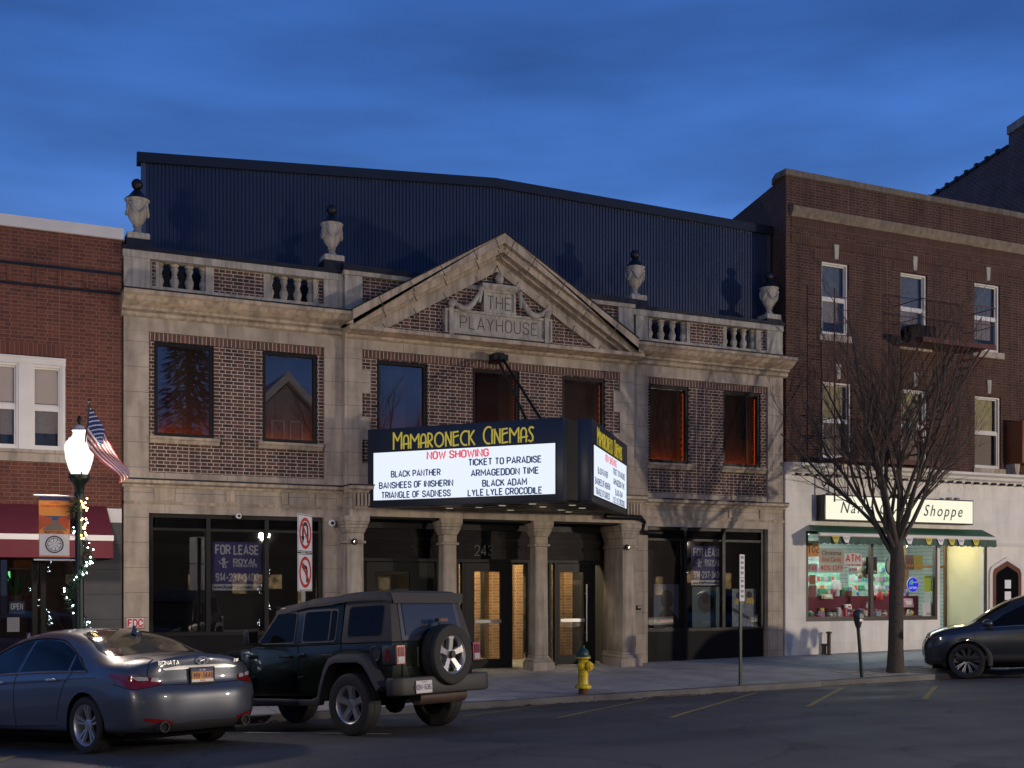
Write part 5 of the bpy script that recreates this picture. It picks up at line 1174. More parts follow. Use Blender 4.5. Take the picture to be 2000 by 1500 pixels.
# no-turn signs
su, sv = U(592, -4.3), -4.3; be = radians(53); e = Vector((cos(be), sin(be), 0)); n = Vector((sin(be), -cos(be), 0))
sp = thing('turn_sign_post', 'post with two white no turn signs, red circles, behind the dark green vehicle', 'road sign', (su, sv, zside(su, sv)))
MB().box(su-.03, su+.03, sv-.02, sv+.02, zside(su, sv)-.1, 3.05).build('post', 'galv', sp)
for zc, kind in ((2.77, 'u'), (2.16, 'l')):
    def q(a, b, o=.0): r = Vector((su, sv, zc))+n*(.035+o)+e*a; return (r.x, r.y, zc+b)
    k = MB(); k.add([q(-.30, -.295), q(.30, -.295), q(.30, .295), q(-.30, .295), q(-.30, -.295, -.006), q(.30, -.295, -.006), q(.30, .295, -.006), q(-.30, .295, -.006)], [(0, 1, 2, 3), (7, 6, 5, 4), (0, 4, 5, 1), (1, 5, 6, 2), (2, 6, 7, 3), (3, 7, 4, 0)]); pl_ = k.build('sign_plate', 'sign_white', sp)
    k = MB()
    for a0_, a1_, b0_, b1_ in ((-.29, .29, .275, .285), (-.29, .29, -.285, -.275), (-.29, -.28, -.285, .285), (.28, .29, -.285, .285)): k.add([q(a0_, b0_, .002), q(a1_, b0_, .002), q(a1_, b1_, .002), q(a0_, b1_, .002)], [(0, 1, 2, 3)])
    if kind == 'u':
        pts = [(.10, -.15), (.10, .05)]+[(.10*cos(a), .05+.10*sin(a)) for a in [i*pi/8 for i in range(1, 8)]]+[(-.10, .05), (-.10, -.05)]; ar = [(-.17, -.05), (-.03, -.05), (-.10, -.16)]
    else:
        pts = [(.07, -.16), (.07, .04), (.03, .08), (-.05, .08)]; ar = [(-.05, .01), (-.05, .15), (-.15, .08)]
    for i in range(len(pts)-1):
        p0, p1 = Vector(pts[i]), Vector(pts[i+1]); d = (p1-p0).normalized(); w = Vector((-d.y, d.x))*.03; k.add([q(*(p0-w), .003), q(*(p1-w), .003), q(*(p1+w), .003), q(*(p0+w), .003)], [(0, 1, 2, 3)])
    k.add([q(*p, .003) for p in ar], [(0, 1, 2)]); k.build('turn_arrow', 'black_ink', pl_)
    k = MB(); c_ = Vector(q(0, 0, .005)); disc(k, c_, .245, .195, 40, ax=e); d = e*cos(2.36)+Vector((0, 0, sin(2.36))); s = e*cos(2.36-pi/2)+Vector((0, 0, sin(2.36-pi/2)))
    k.add([tuple(c_+n*.001+d*.2+s*.025), tuple(c_+n*.001+d*.2-s*.025), tuple(c_+n*.001-d*.2-s*.025), tuple(c_+n*.001-d*.2+s*.025)], [(0, 1, 2, 3)]); k.build('red_circle', 'red', pl_)
# narrow parking sign
pu, pv = U(1446, -4.35), -4.35; be2 = radians(37); e2 = Vector((cos(be2), sin(be2), 0)); n2 = Vector((sin(be2), -cos(be2), 0))
ps = thing('parking_sign_post', 'thin dark post with a white parking sign seen nearly edge on', 'road sign', (pu, pv, zside(pu, pv)))
MB().box(pu-.025, pu+.025, pv-.02, pv+.02, zside(pu, pv)-.1, Zp(1446, 1086, pv)).build('post', 'pole_green', ps)
z1 = Zp(1446, 1083, pv); z0 = Zp(1446, 1174, pv); zm = (z0+z1)/2
for za, zb in ((zm+.004, z1), (z0, zm-.004)):
    def q(a, z, o=0): r = Vector((pu, pv, z))+n2*(.035+o)+e2*a; return (r.x, r.y, z)
    k = MB(); k.add([q(-.15, za), q(.15, za), q(.15, zb), q(-.15, zb), q(-.15, za, -.005), q(.15, za, -.005), q(.15, zb, -.005), q(-.15, zb, -.005)], [(0, 1, 2, 3), (7, 6, 5, 4), (0, 4, 5, 1), (1, 5, 6, 2), (2, 6, 7, 3), (3, 7, 4, 0)]); o = k.build('sign_plate', 'sign_white', ps)
    k = MB()
    for i in range(4): z = za+(zb-za)*(.15+.22*i); k.add([q(-.09, z, .002), q(.09, z, .002), q(.09, z+.05, .002), q(-.09, z+.05, .002)], [(0, 1, 2, 3)])
    k.build('sign_print', 'grey', o)
# parking meters
def meter(u, v, zb, zt, lab, lean=0., twin=False):
    t = thing('parking_meter', lab, 'parking meter', (u, v, zb)); H = zt-zb
    MB().tube([(u+lean, v, zb-.05), (u+lean*.4, v, zb+H*.45), (u, v, zt-.36)], .035, 12).build('post', 'pole_green', t, smooth=50)
    for dx in ((-.11, .11) if twin else (0,)):
        x = u+dx; hd = MB(); hd.lathe([(.04, zt-.37), (.055, zt-.33), (.075, zt-.26), (.095, zt-.14), (.10, zt-.09), (.09, zt-.04), (.06, zt-.01), (.005, zt)], (x, v, 0), 18)
        o = hd.build('meter_head', mat('meter_blue_grey', (.035, .04, .055), .4, metal=.4), t, smooth=50)
        k = MB(); k.box(x-.055, x+.055, v-.105, v-.07, zt-.17, zt-.10); k.build('meter_window', 'green_hyd', o)
        k = MB(); k.box(x-.04, x+.04, v-.09, v-.05, zt-.24, zt-.19); k.build('coin_plate', 'alloy_dk', o)
    return t
mu, mv = U(1676, -4.3), -4.3
meter(mu, mv, zside(mu, mv), Zp(1676, 1190, mv), 'grey parking meter leaning before the gift shop window', .10)
mu2, mv2 = U(1975, -4.2), -4.2
meter(mu2, mv2, zside(mu2, mv2), Zp(1975, 1178, mv2), 'twin headed parking meter behind the dark grey parked SUV', 0, True)
# standpipes by the white wall
for px, py0, py1, y, r, lab in ((1619, 1273, 1233, -.25, .045, 'taller brown standpipe with a cap on the pavement by the white wall'), (1610, 1274, 1257, -.12, .05, 'short brown pipe stub at the foot of the white wall')):
    x = U(px, y); z0 = zside(x, y); zt = Zp(px, py1, y); t = thing('standpipe', lab, 'pipe', (x, y, z0))
    MB().lathe([(r*1.6, z0-.01), (r*1.6, z0+.015), (r, z0+.02), (r, zt-.06)], (x, y, 0), 14).build('pipe', 'brown_iron', t, smooth=40)
    MB().lathe([(r*1.05, zt-.058), (r*1.5, zt-.055), (r*1.5, zt-.01), (r*.6, zt)], (x, y, 0), 14).build('cap', 'brown_iron', t, smooth=40)
# small fittings on the theatre front
fx, fz = P(266, 1217, -.2); t = thing('fire_department_sign', 'white FDC sign with red letters by the left pilaster', 'sign', (fx, -.2, fz))
MB().box(fx-.15, fx+.15, -.11, -.095, fz-.085, fz+.085).build('plate', 'sign_white', t, bevel=.004); 
k = MB(); ring(k, fx-.14, fx+.14, fz-.075, fz+.075, -.113, -.108, .008); k.build('border', 'red', t)
text('FDC', .16, (fx, -.113, fz), XR, ZU, 'red', 'sign_letters', t, ext=.001, wt=.2, xs=1.15)
def fitting(px, py, y, r, mt, lab, name, wall_y):
    x, z = P(px, py, y); t = thing(name, lab, name.replace('_', ' '), (x, y, z))
    MB().lathe([(.001, y-.05), (r*.8, y-.045), (r, y-.01), (r, y), (r*.6, y+.01), (r*.6, wall_y)], (x, 0, z), 18, axis='y').build('body', mt, t, smooth=40)
    MB().lathe([(.001, y-.056), (r*.5, y-.054), (r*.5, y-.044)], (x, 0, z), 14, axis='y').build('lens', 'chrome' if mt == 'black' else 'black', t)
fitting(692, 1058, -.60, .065, 'black', 'round black wall lamp on the left portico pier', 'wall_lamp', -.53)
fitting(1225, 1069, -.60, .065, 'black', 'round black wall lamp on the right portico pier', 'wall_lamp', -.53)
fitting(648, 1022, -.16, .07, 'white', 'white security camera on the stone pilaster left of the portico', 'security_camera', -.06)
fitting(466, 1008, -.10, .055, 'white', 'round white alarm disc above the left shopfront louvres', 'alarm_disc', .04)
fitting(1338, 1032, -.10, .05, 'grey', 'round grey alarm disc above the right shopfront louvres', 'alarm_disc', .04)
x, z = P(1248, 1187, -.1); t = thing('card_reader', 'small black card reader box on the right stone pier', 'card reader', (x, -.1, z))
MB().box(x-.06, x+.06, -.10, -.061, z-.05, z+.05).build('body', 'black', t, bevel=.008); MB().box(x-.03, x+.05, -.104, -.101, z-.01, z+.035).build('screen', 'grey', t)
# for-lease banners
def lease(p0, p1, y, lab):
    x0, x1 = U(p0, y), U(p1, y); zt, zb = Zp(p0, 1058, y) if p0 < 900 else Zp(p0, 1066, y), Zp(p0, 1153, y) if p0 < 900 else Zp(p0, 1143, y)
    w, h = x1-x0, zt-zb; cx = (x0+x1)/2
    t = thing('lease_banner', lab, 'banner', (cx, y, zb), 'for lease banners in the theatre shopfronts')
    MB().box(x0, x1, y, y+.01, zb+h*.13, zt).build('cloth', 'royal', t); MB().box(x0, x1, y-.001, y+.01, zb, zb+h*.128).build('web_strip', 'sign_white', t)
    def tx(s, fz, fw, mt, sz, cxx=None):
        ob = text(s, sz, (cxx or cx, y-.004, zb+h*fz), XR, ZU, mt, 'banner_print', t, ext=.0005, bold=.004, wt=.2); xs = [v.co.x for v in ob.data.vertices]; f = fw*w/(max(xs)-min(xs)); m_ = (max(xs)+min(xs))/2
        for v in ob.data.vertices: v.co.x = m_+(v.co.x-m_)*f
    tx('FOR LEASE', .84, .86, 'white', .23); tx('914-237-3400', .27, .86, 'white', .19); tx('www.RoyalPropertiesInc.com', .065, .92, 'navy', .085)
    tx('ROYAL', .595, .48, 'white', .14, cx+w*.16); tx('PROPERTIES', .505, .48, 'white', .055, cx+w*.16)
    k = MB()                                      # rampant lion emblem, built from strokes
    ox, oz, s = cx-w*.28, zb+h*.46, h*.22
    for p in ([(.0, .75), (.12, .95), (.3, 1.0), (.42, .85), (.36, .68), (.2, .62)], [(.15, .7), (.38, .66), (.44, .4), (.3, .3), (.12, .42)], [(.38, .6), (.62, .62), (.7, .72), (.66, .52), (.42, .5)], [(.14, .45), (.34, .4), (.26, .2), (.34, .04), (.16, .0), (.12, .22)], [(.3, .36), (.46, .3), (.5, .06), (.62, .0), (.42, .0), (.38, .2)], [(.12, .4), (-.1, .36), (-.16, .6), (-.28, .62), (-.12, .7), (-.06, .46), (.12, .48)]):
        k.add([(ox+s*(a-.2), y-.004, oz+s*b) for a, b in p], [tuple(range(len(p)))])
    k.build('lion_emblem', 'white', t)
lease(414, 512, .20, 'purple for lease banner inside the left shopfront, behind the dark green vehicle')
lease(1350, 1413, .20, 'purple for lease banner inside the right shopfront above the film posters')
# film posters (plain stand-ins)
def poster(p0, py0, p1, py1, y, lab, bgc, shapes):
    x0, x1 = U(p0, y), U(p1, y); zt, zb = Zp(p0, py0, y), Zp(p0, py1, y); t = thing('film_poster', lab, 'poster', ((x0+x1)/2, y, zb), 'film posters in the right shopfront')
    MB().box(x0, x1, y, y+.02, zb, zt).build('sheet', bgc, t)
    for i, (mt, poly) in enumerate(shapes):
        MB().add([(x0+(x1-x0)*a, y-.003-.002*i, zb+(zt-zb)*b) for a, b in poly], [tuple(range(len(poly)))]).build('printed_shape', mt, t)
circ = lambda cx, cy, rx, ry, n=20: [(cx+rx*cos(2*pi*i/n), cy+ry*sin(2*pi*i/n)) for i in range(n)]
pb1 = mat('poster_blue', (.15, .19, .28), .5); pb2 = mat('poster_teal', (.07, .14, .16), .5); pb3 = mat('poster_pale', (.28, .34, .42), .5, var=.6, vs=14)
poster(1277, 1141, 1326, 1226, .22, 'pale blue poster with the back of a dark head, left end of the right shopfront', pb1, [('black_ink', [(.30, .50), (.28, .62), (.30, .78), (.40, .86), (.64, .86), (.74, .78), (.76, .62), (.72, .50), (.62, .46), (.42, .46)]), ('black_ink', [(.42, .30), (.64, .30), (.62, .48), (.42, .48)]), ('black_ink', [(.0, .0), (1., .0), (1., .16), (.68, .42), (.36, .42), (0, .1)]), ('red', [(.25, .12), (.78, .12), (.78, .19), (.25, .19)])])
poster(1352, 1146, 1405, 1225, .30, 'dark teal poster below the lease banner in the right shopfront', pb2, [('black_ink', circ(.5, .6, .3, .25)), ('brown_iron', circ(.5, .72, .16, .14)), ('grey', [(.3, .08), (.7, .1), (.6, .16), (.4, .15)])])
poster(1430, 1150, 1476, 1224, .22, 'blue and white poster with two figures, right end of the right shopfront', pb3, [('brown_iron', circ(.28, .82, .12, .10)), ('brown_iron', circ(.72, .84, .12, .10)), ('yellow_hyd', [(.05, .6), (.5, .6), (.42, .74), (.15, .74)]), ('yellow_hyd', [(.55, .62), (.98, .6), (.88, .76), (.62, .76)]), ('black_ink', [(.0, .42), (.9, .1), (.95, .17), (.05, .5)])])
# things behind the left shop's glass
t = thing('potted_plant', 'broad leaved green plant in the left shop window above the open sign', 'plant', (U(30, .5), .5, 1.8))
k = MB()
for i in range(16):
    a = i*2.4; r = rng.uniform(.25, .4); b = Vector((U(32, .5), .55, 1.75)); d = Vector((cos(a)*r, sin(a)*r*.5, rng.uniform(.25, .6))); s = Vector((-sin(a), cos(a)*.5, 0))*.045
    k.add([tuple(b), tuple(b+d*.5+s), tuple(b+d), tuple(b+d*.5-s)], [(0, 1, 2, 3)])
k.build('foliage', 'leaf_green', t); MB().lathe([(.10, 1.5), (.14, 1.78)], (U(32, .5), .55, 0), 14).build('pot', 'brown_iron', t)
def card(name, px0, py0, px1, py1, y, mt, lab, lines=(), cat='sign', ink='black_ink', tilt=0.):
    x0, x1 = U(px0, y), U(px1, y); zt, zb = Zp((px0+px1)/2, py0, y), Zp((px0+px1)/2, py1, y); t = thing(name, lab, cat, ((x0+x1)/2, y, zb))
    MB().box(x0, x1, y, y+.006, zb, zt).build('card', mt, t)
    for s, fx, fz, sz, fw, ik in lines:
        ob = text(s, sz*(zt-zb), (x0+(x1-x0)*fx, y-.003, zb+(zt-zb)*fz), XR, ZU, ik or ink, 'print', t, ext=.0005, bold=.001, wt=.2); xs = [v.co.x for v in ob.data.vertices]
        if xs and fw:
            f = fw*(x1-x0)/(max(xs)-min(xs)); m_ = (max(xs)+min(xs))/2
            for v in ob.data.vertices: v.co.x = m_+(v.co.x-m_)*f
    return t
card('open_sign', 18, 1175, 48, 1199, .14, mat('open_blue', (.03, .06, .16), .5), 'blue OPEN sign in the left shop window', [('OPEN', .5, .6, .62, .8, 'white')])
card('menu_card', 14, 1206, 38, 1234, .14, 'sign_white', 'white printed menu sheet taped below the open sign', [('________', .5, .9-.13*i, .1, .8, 'grey') for i in range(6)], 'notice')
card('grade_card', 51, 1235, 63, 1250, .14, mat('grade_blue', (.03, .05, .2), .5), 'blue letter grade card at the bottom of the left shop glass', [('A', .5, .5, 1.0, .8, 'white')], 'notice')
card('window_poster', 128, 1122, 146, 1140, .16, mat('poster_pale_green', (.35, .42, .25), .6), 'small pale green poster in the left shop door glass', (), 'poster')
t = thing('neon_tube', 'green neon tube glowing inside the left shop', 'neon light', (U(18, 1.5), 1.5, 2.1)); MB().tube([(U(18, 1.5), 1.5, Zp(18, 1145, 1.5)), (U(18, 1.5), 1.5, Zp(18, 1116, 1.5))], .02, 6).build('tube', emis('neon_green', (.2, 1, .3), 1.5), t)
# ---- gift shop interior
tl = (.70, 1.0, .93)
m = MB(); ix0, ix1 = gx0-.3, U(1850, .5); 
m.quad((ix0, 5, 0), (ix1+2, 5, 0), (ix1+2, 5, 3.6), (ix0, 5, 3.6)); m.quad((ix0, .08, 0), (ix0, 5, 0), (ix0, 5, 3.6), (ix0, .08, 3.6)); m.quad((ix1+2, 5, 0), (ix1+2, RD+.02, 0), (ix1+2, RD+.02, 3.6), (ix1+2, 5, 3.6))
m.quad((ix0, .08, 3.45), (ix0, 5, 3.45), (ix1+2, 5, 3.45), (ix1+2, .08, 3.45)); m.quad((dx1+.01, RD, .1), (ix1+2, RD, .1), (ix1+2, RD, 3.45), (dx1+.01, RD, 3.45))
m.build('shop_wall', brick('slatwall', (.60, .65, .63), (.58, .63, .61), (.32, .36, .35), w=4, h=.11, ms=.02, squash=1, bump=0), rb)
m = MB(); m.quad((ix0, .08, .5), (ix1+2, .08, .5), (ix1+2, 5, .5), (ix0, 5, .5)); m.build('shop_floor', 'kerbstone', rb)
ft = emis('fluorescent', (.84, 1, .97), 34.0)
for y, a, b in ((1.2, .3, 2.2), (1.2, 2.6, 4.6), (2.6, .5, 2.6), (2.6, 3.0, 5.0), (4., 1, 3)):
    k = MB(); k.box(ix0+a, ix0+b, y-.06, y+.06, 3.36, 3.42); k.build('fluorescent_tube', ft, rb)
k = MB(); k.box(gx0+.3, gx1-.3, .30, .36, 3.30, 3.34); k.build('display_light', emis('display_light', (.9, 1, .94), 22.), rb)  # unseen strip added to brighten the goods in the window
# small warm bulb inside the recess ceiling
ld = bpy.data.lights.new('recess_light', 'POINT'); ld.energy = 26; ld.color = (1, .86, .42); ld.shadow_soft_size = .06; lo = bpy.data.objects.new('recess_light', ld); C.objects.link(lo); lo.parent = rb; lo.location = Vector(((dx0+dx1)/2-.05, .55, 3.08))-rb.location
k = MB(); k.ball(((dx0+dx1)/2-.05, .55, 3.2), .05, 10); k.build('recess_bulb', emis('recess_bulb', (1, .85, .4), 8), rb)
m = MB(); m.box(gx0+.05, gx1-.05, .55, .95, 1.2, 1.72); m.box(gx0+.05, gx1-.05, .10, .55, 1.14, 1.22); m.build('display_step', mat('red_cloth', (.12, .015, .03), .8), rb)
y = .075
card('copies_sign', 1577, 1056, 1600, 1087, y, 'orange', 'orange COPIES 10 cent card in the gift shop window corner', [('COPIES', .5, .84, .2, .9, None), ('10¢', .5, .42, .62, .86, None)])
card('card_sale_sign', 1600, 1072, 1648, 1101, y, mat('paper_beige', (.55, .51, .45), .7), 'hand written Christmas Box Cards sign in the gift shop window', [('Christmas', .5, .72, .42, .8, None), ('Box Cards', .5, .28, .42, .75, 'red')])
card('discount_sign', 1600, 1101.5, 1649, 1118, y, mat('paper_pale', (.65, .60, .55), .7), '40% OFF sheet under the Christmas cards sign', [('40% OFF', .5, .5, .85, .9, 'red')])
card('cash_machine_sign', 1649, 1080, 1683, 1107, y, 'sign_white', 'red and white ATM sign in the gift shop window', [('ATM', .5, .62, .70, .86, 'red'), ('AVAILABLE INSIDE', .5, .13, .16, .9, 'red')])
card('cash_machine_sheet', 1657, 1108, 1674, 1122, y, mat('paper_blue', (.45, .6, .65), .7), 'small blue ATM sheet hanging below the red ATM sign', [('ATM', .5, .65, .55, .9, 'red')])
card('fax_sheet', 1578, 1101, 1597, 1117, y, mat('paper_grey', (.45, .42, .42), .7), 'FAX sheet below the orange copies card', [('FAX', .5, .5, .75, .8, 'red')])
card('ticket_poster', 1581, 1123, 1593, 1142, y, mat('poster_brown', (.28, .10, .05), .6), 'upper of two small brown posters at the left end of the gift window', ())
card('ticket_poster', 1580, 1143, 1594, 1167, y, mat('poster_maroon', (.20, .05, .06), .6), 'lower of two small posters, white bordered, at the left end of the gift window', ())
card('framed_poster', 1692, 1088, 1713, 1121, y, 'black', 'black framed poster behind the gift window mullion', [('TICKETS', .5, .14, .14, .8, 'white')])
card('play_card', 1768, 1084, 1785, 1113, y, mat('card_brown', (.14, .06, .06), .6), 'brown number card with orange squares right of the tree trunk', [('8 8 8', .5, .3, .22, .8, 'plate_orange')])
card('play_card', 1785.5, 1084, 1802, 1113, y, mat('card_olive', (.30, .26, .04), .6), 'olive number card with orange squares beside the brown one', [('8 8 8', .5, .3, .22, .8, 'plate_orange')])
card('price_chart', 1805, 1124, 1820, 1155, y, mat('chart_lime', (.42, .55, .05), .6), 'lime green chart with a blue heading at the right of the gift window', [('GAME', .5, .9, .16, .8, 'navy')])
card('plain_sheet', 1806, 1156, 1818, 1177, y, mat('paper_white_blue', (.52, .68, .70), .7), 'blank pale sheet below the lime green chart', (), 'notice')
card('fare_card_sign', 1802, 1177, 1822, 1209, y, 'sign_white', 'white Sold Here sign with a yellow card picture, bottom right of the gift window', [('Sold', .62, .32, .18, .5, 'navy'), ('Here', .62, .15, .18, .5, 'navy')])
lx_, lz_ = P(1783, 1142, .07); t = thing('lottery_sign', 'round glowing blue lottery sign hanging in the gift window', 'sign', (lx_, .07, lz_))
MB().lathe([(.19, .07), (.19, .09)], (lx_, 0, lz_), 30, axis='y').build('rim', 'white', t); MB().lathe([(.178, .064), (.178, .069)], (lx_, 0, lz_), 30, axis='y').build('lit_disc', emis('lottery_blue', (.03, .03, .75), 1.0), t)
text('LOTTERY', .075, (lx_, .061, lz_-.08), XR, ZU, emis('lottery_white', (.9, .9, .7), .8), 'print', t, bold=.003, ext=.0005); text('NEW YORK', .045, (lx_+.06, .061, lz_+.06), XR, ZU, bpy.data.materials['lottery_white'], 'print', t, ext=.0005)
MB().add([(lx_-.14, .061, lz_), (lx_-.01, .061, lz_), (lx_-.01, .061, lz_+.14), (lx_-.1, .061, lz_+.1)], [(0, 1, 2, 3)]).build('print', mat('lottery_green', (.05, .3, .2), .5, emit=(.05, .4, .25), es=.4), t)
rx_, rz_ = P(1746, 1105, .07); t = thing('round_sign', 'round grey sign with a red cup, half hidden by the tree trunk', 'sign', (rx_, .07, rz_))
MB().lathe([(.27, .07), (.27, .085)], (rx_, 0, rz_), 30, axis='y').build('rim', 'black', t); MB().lathe([(.25, .064), (.25, .069)], (rx_, 0, rz_), 30, axis='y').build('face', mat('round_face', (.40, .40, .36), .5), t); MB().lathe([(.07, .061), (.07, .063)], (rx_, 0, rz_+.08), 16, axis='y').build('print', 'red', t)
# merchandise
cols = {'pink': (.5, .25, .38), 'white': (.6, .6, .6), 'red': (.5, .03, .03), 'green': (.04, .22, .10), 'tan': (.42, .32, .2), 'blue': (.1, .2, .45), 'gold': (.5, .36, .08), 'mint': (.3, .55, .42), 'purple': (.3, .12, .38)}
MC = {k: mat('goods_'+k, v, .5, var=.25, vs=12) for k, v in cols.items()}
def gift(px, py, w, h, mt, lab, mt2='white', tilt=.1, y=.35):
    x, z = P(px, py, y); t = thing('gift_box', lab, 'gift box', (x, y, z), 'gift boxes in the window display')
    k = MB(); k.add([(x-w, y, z), (x+w, y, z), (x+w, y+.1, z), (x-w, y+.1, z), (x-w+tilt*.3, y+.08, z+h), (x+w+tilt*.3, y+.08, z+h), (x+w+tilt*.3, y+.18, z+h), (x-w+tilt*.3, y+.18, z+h)], [(0, 3, 2, 1), (4, 5, 6, 7), (0, 1, 5, 4), (1, 2, 6, 5), (2, 3, 7, 6), (3, 0, 4, 7)]); k.build('box', MC[mt], t, bevel=.006)
    k = MB(); k.add([(x-w*.6+tilt*.1, y+.01, z+h*.3), (x+w*.6+tilt*.1, y+.01, z+h*.3), (x+w*.6+tilt*.2, y+.048, z+h*.75), (x-w*.6+tilt*.2, y+.048, z+h*.75)], [(0, 1, 2, 3)]); k.build('picture', MC[mt2], t)
for a in ((1628, 1210, .12, .17, 'mint', 'mint green gift box low in the gift window', 'white'), (1649, 1210, .13, .22, 'purple', 'purple patterned gift box low in the gift window', 'pink'), (1660, 1190, .08, .12, 'white', 'small white gift box standing behind the purple one', 'red'), (1686, 1210, .10, .26, 'red', 'red gift box printed with white figures behind the parking meter', 'white'), (1776, 1186, .16, .22, 'pink', 'pink boxed doll set leaning right of the tree trunk', 'white'), (1776, 1211, .10, .12, 'white', 'white gift bag low beside the tree trunk', 'green'), (1609, 1212, .05, .30, 'gold', 'narrow gold gift bag at the left of the window display', 'purple'), (1619, 1170, .14, .12, 'tan', 'tan box on the display step', 'white')): gift(*a)
def doll(px, py, h, body, hat, lab, y=.4):
    x, z = P(px, py, y); t = thing('christmas_doll', lab, 'figurine', (x, y, z), 'christmas figurines in the window')
    MB().lathe([(.01, z), (h*.2, z+.01), (h*.22, z+h*.2), (h*.14, z+h*.48), (.02, z+h*.55)], (x, y, 0), 14).build('body', MC[body], t, smooth=60)
    MB().ball((x, y, z+h*.64), h*.13, 12).build('head', MC['white'], t, smooth=60); MB().lathe([(h*.14, z+h*.70), (h*.10, z+h*.82), (.004, z+h)], (x, y, 0), 12).build('hat', MC[hat], t, smooth=60)
for a in ((1711, 1213, .30, 'red', 'white', 'red figurine with a white hat beside the window mullion'), (1727, 1213, .26, 'white', 'blue', 'white snowman figurine left of the tree trunk'), (1718, 1172, .42, 'red', 'white', 'shiny red Santa figurine on the display step'), (1737, 1166, .3, 'red', 'red', 'all red figurine close to the tree trunk'), (1694, 1188, .16, 'white', 'gold', 'small white and gold figurine behind the meter')): doll(*a)
bx_, bz_ = P(1681, 1131, .3); t = thing('teddy_bear', 'beige teddy bear sitting upside down in the gift window', 'soft toy', (bx_, .3, bz_))
k = MB(); k.ball((bx_, .3, bz_+.20), .16, 14); k.ball((bx_+.02, .25, bz_+.40), .11, 12); k.ball((bx_+.1, .2, bz_+.09), .075, 10); k.ball((bx_-.1, .2, bz_+.08), .075, 10); k.ball((bx_+.08, .24, bz_+.49), .04, 8); k.ball((bx_-.05, .24, bz_+.49), .04, 8); k.build('body', mat('plush', (.50, .43, .33), .9, bump=.3, bs=60), t, smooth=60)
for i, (px, py, c, lab) in enumerate(((1650, 1166, 'green', 'dark green handbag on the display step'), (1664, 1166, 'mint', 'mint green gift bag on the display step beside the handbag'), (1634, 1152, 'white', 'white model boat shaped box on the display step'), (1607, 1168, 'green', 'green patterned bag at the left of the display step'))):
    x, z = P(px, py, .7); t = thing('gift_bag', lab, 'bag', (x, .7, z), 'bags on the display step')
    k = MB(); k.add([(x-.13, .65, z), (x+.13, .65, z), (x+.13, .8, z), (x-.13, .8, z), (x-.11, .7, z+.24), (x+.11, .7, z+.24), (x+.11, .76, z+.24), (x-.11, .76, z+.24)], [(0, 3, 2, 1), (4, 5, 6, 7), (0, 1, 5, 4), (1, 2, 6, 5), (2, 3, 7, 6), (3, 0, 4, 7)]); k.build('body', MC[c], t, bevel=.01)
    k = MB(); k.tube([(x-.06, .73, z+.24), (x-.05, .73, z+.32), (x+.05, .73, z+.32), (x+.06, .73, z+.24)], .008, 6); k.build('handle', MC['tan'], t)
mats_ = list(MC.values()); rt = random.Random(21)
protos = []
for k_ in range(5):
    b = MB(); h_ = (.10, .13, .08, .16, .12)[k_]; w_ = (.05, .04, .06, .035, .05)[k_]
    if k_ in (0, 3): b.hexa([(-w_, -w_*.7), (w_, -w_*.7), (w_, w_*.7), (-w_, w_*.7)], 0, h_, 0); b.hexa([(-w_*.3, -w_*.72), (w_*.3, -w_*.72), (w_*.3, w_*.72), (-w_*.3, w_*.72)], h_*.1, h_*1.02, 1)
    elif k_ in (1, 4): b.lathe([(w_*.8, 0), (w_, h_*.3), (w_*.5, h_*.6)], (0, 0, 0), 10, 0); b.ball((0, 0, h_*.75), w_*.55, 10, 1)
    else: b.ball((0, 0, w_), w_, 12, 0); b.lathe([(w_*.3, w_*1.9), (w_*.25, w_*2.2)], (0, 0, 0), 8, 1)
    protos.append((b.v, b.f, b.m))
for i in range(64):
    z_, y_ = ((1.225, rt.uniform(.14, .5)), (1.725, rt.uniform(.58, .92)))[i % 2]; x_ = rt.uniform(gx0+.15, gx1-.35)
    b = MB(); v_, f_, m_ = protos[i % 5]; a_ = rt.uniform(-.5, .5); s_ = rt.uniform(.8, 1.4)
    b.v = [(x_+s_*(p[0]*cos(a_)-p[1]*sin(a_)), y_+s_*(p[0]*sin(a_)+p[1]*cos(a_)), z_+s_*p[2]) for p in v_]; b.f = f_; b.m = m_
    tag(b.build('trinket', [mats_[rt.randrange(9)], mats_[rt.randrange(9)]], None, smooth=40), 'small bright trinket among the crowd of goods on the red cloth in the gift window', 'trinket', 'trinkets crowded on the red display cloth')
# card racks further in
rk = random.Random(9)
for i, (x, yy, lab) in enumerate(((gx0+.7, 1.9, 'wall rack of greeting cards at the back left of the gift shop'), (gx0+2.3, 2.3, 'rack of greeting cards in the middle of the gift shop'), (gx0+3.8, 1.9, 'rack of colourful cards at the back right of the gift shop'))):
    t = thing('card_rack', lab, 'rack', (x, yy, .6)); MB().box(x-.75, x+.75, yy+.02, yy+.08, .5, 2.6).build('panel', MC['mint'], t); mats = [MC[k_] for k_ in MC]; k = MB()
    for r in range(8):
        for c_ in range(12):
            xx = x-.72+c_*.12; zz = .7+r*.235; k.add([(xx, yy, zz), (xx+.10, yy, zz), (xx+.10, yy+.03, zz+.17), (xx, yy+.03, zz+.17)], [(0, 1, 2, 3)], rk.randrange(len(mats)))
    k.build('greeting_cards', mats, t)
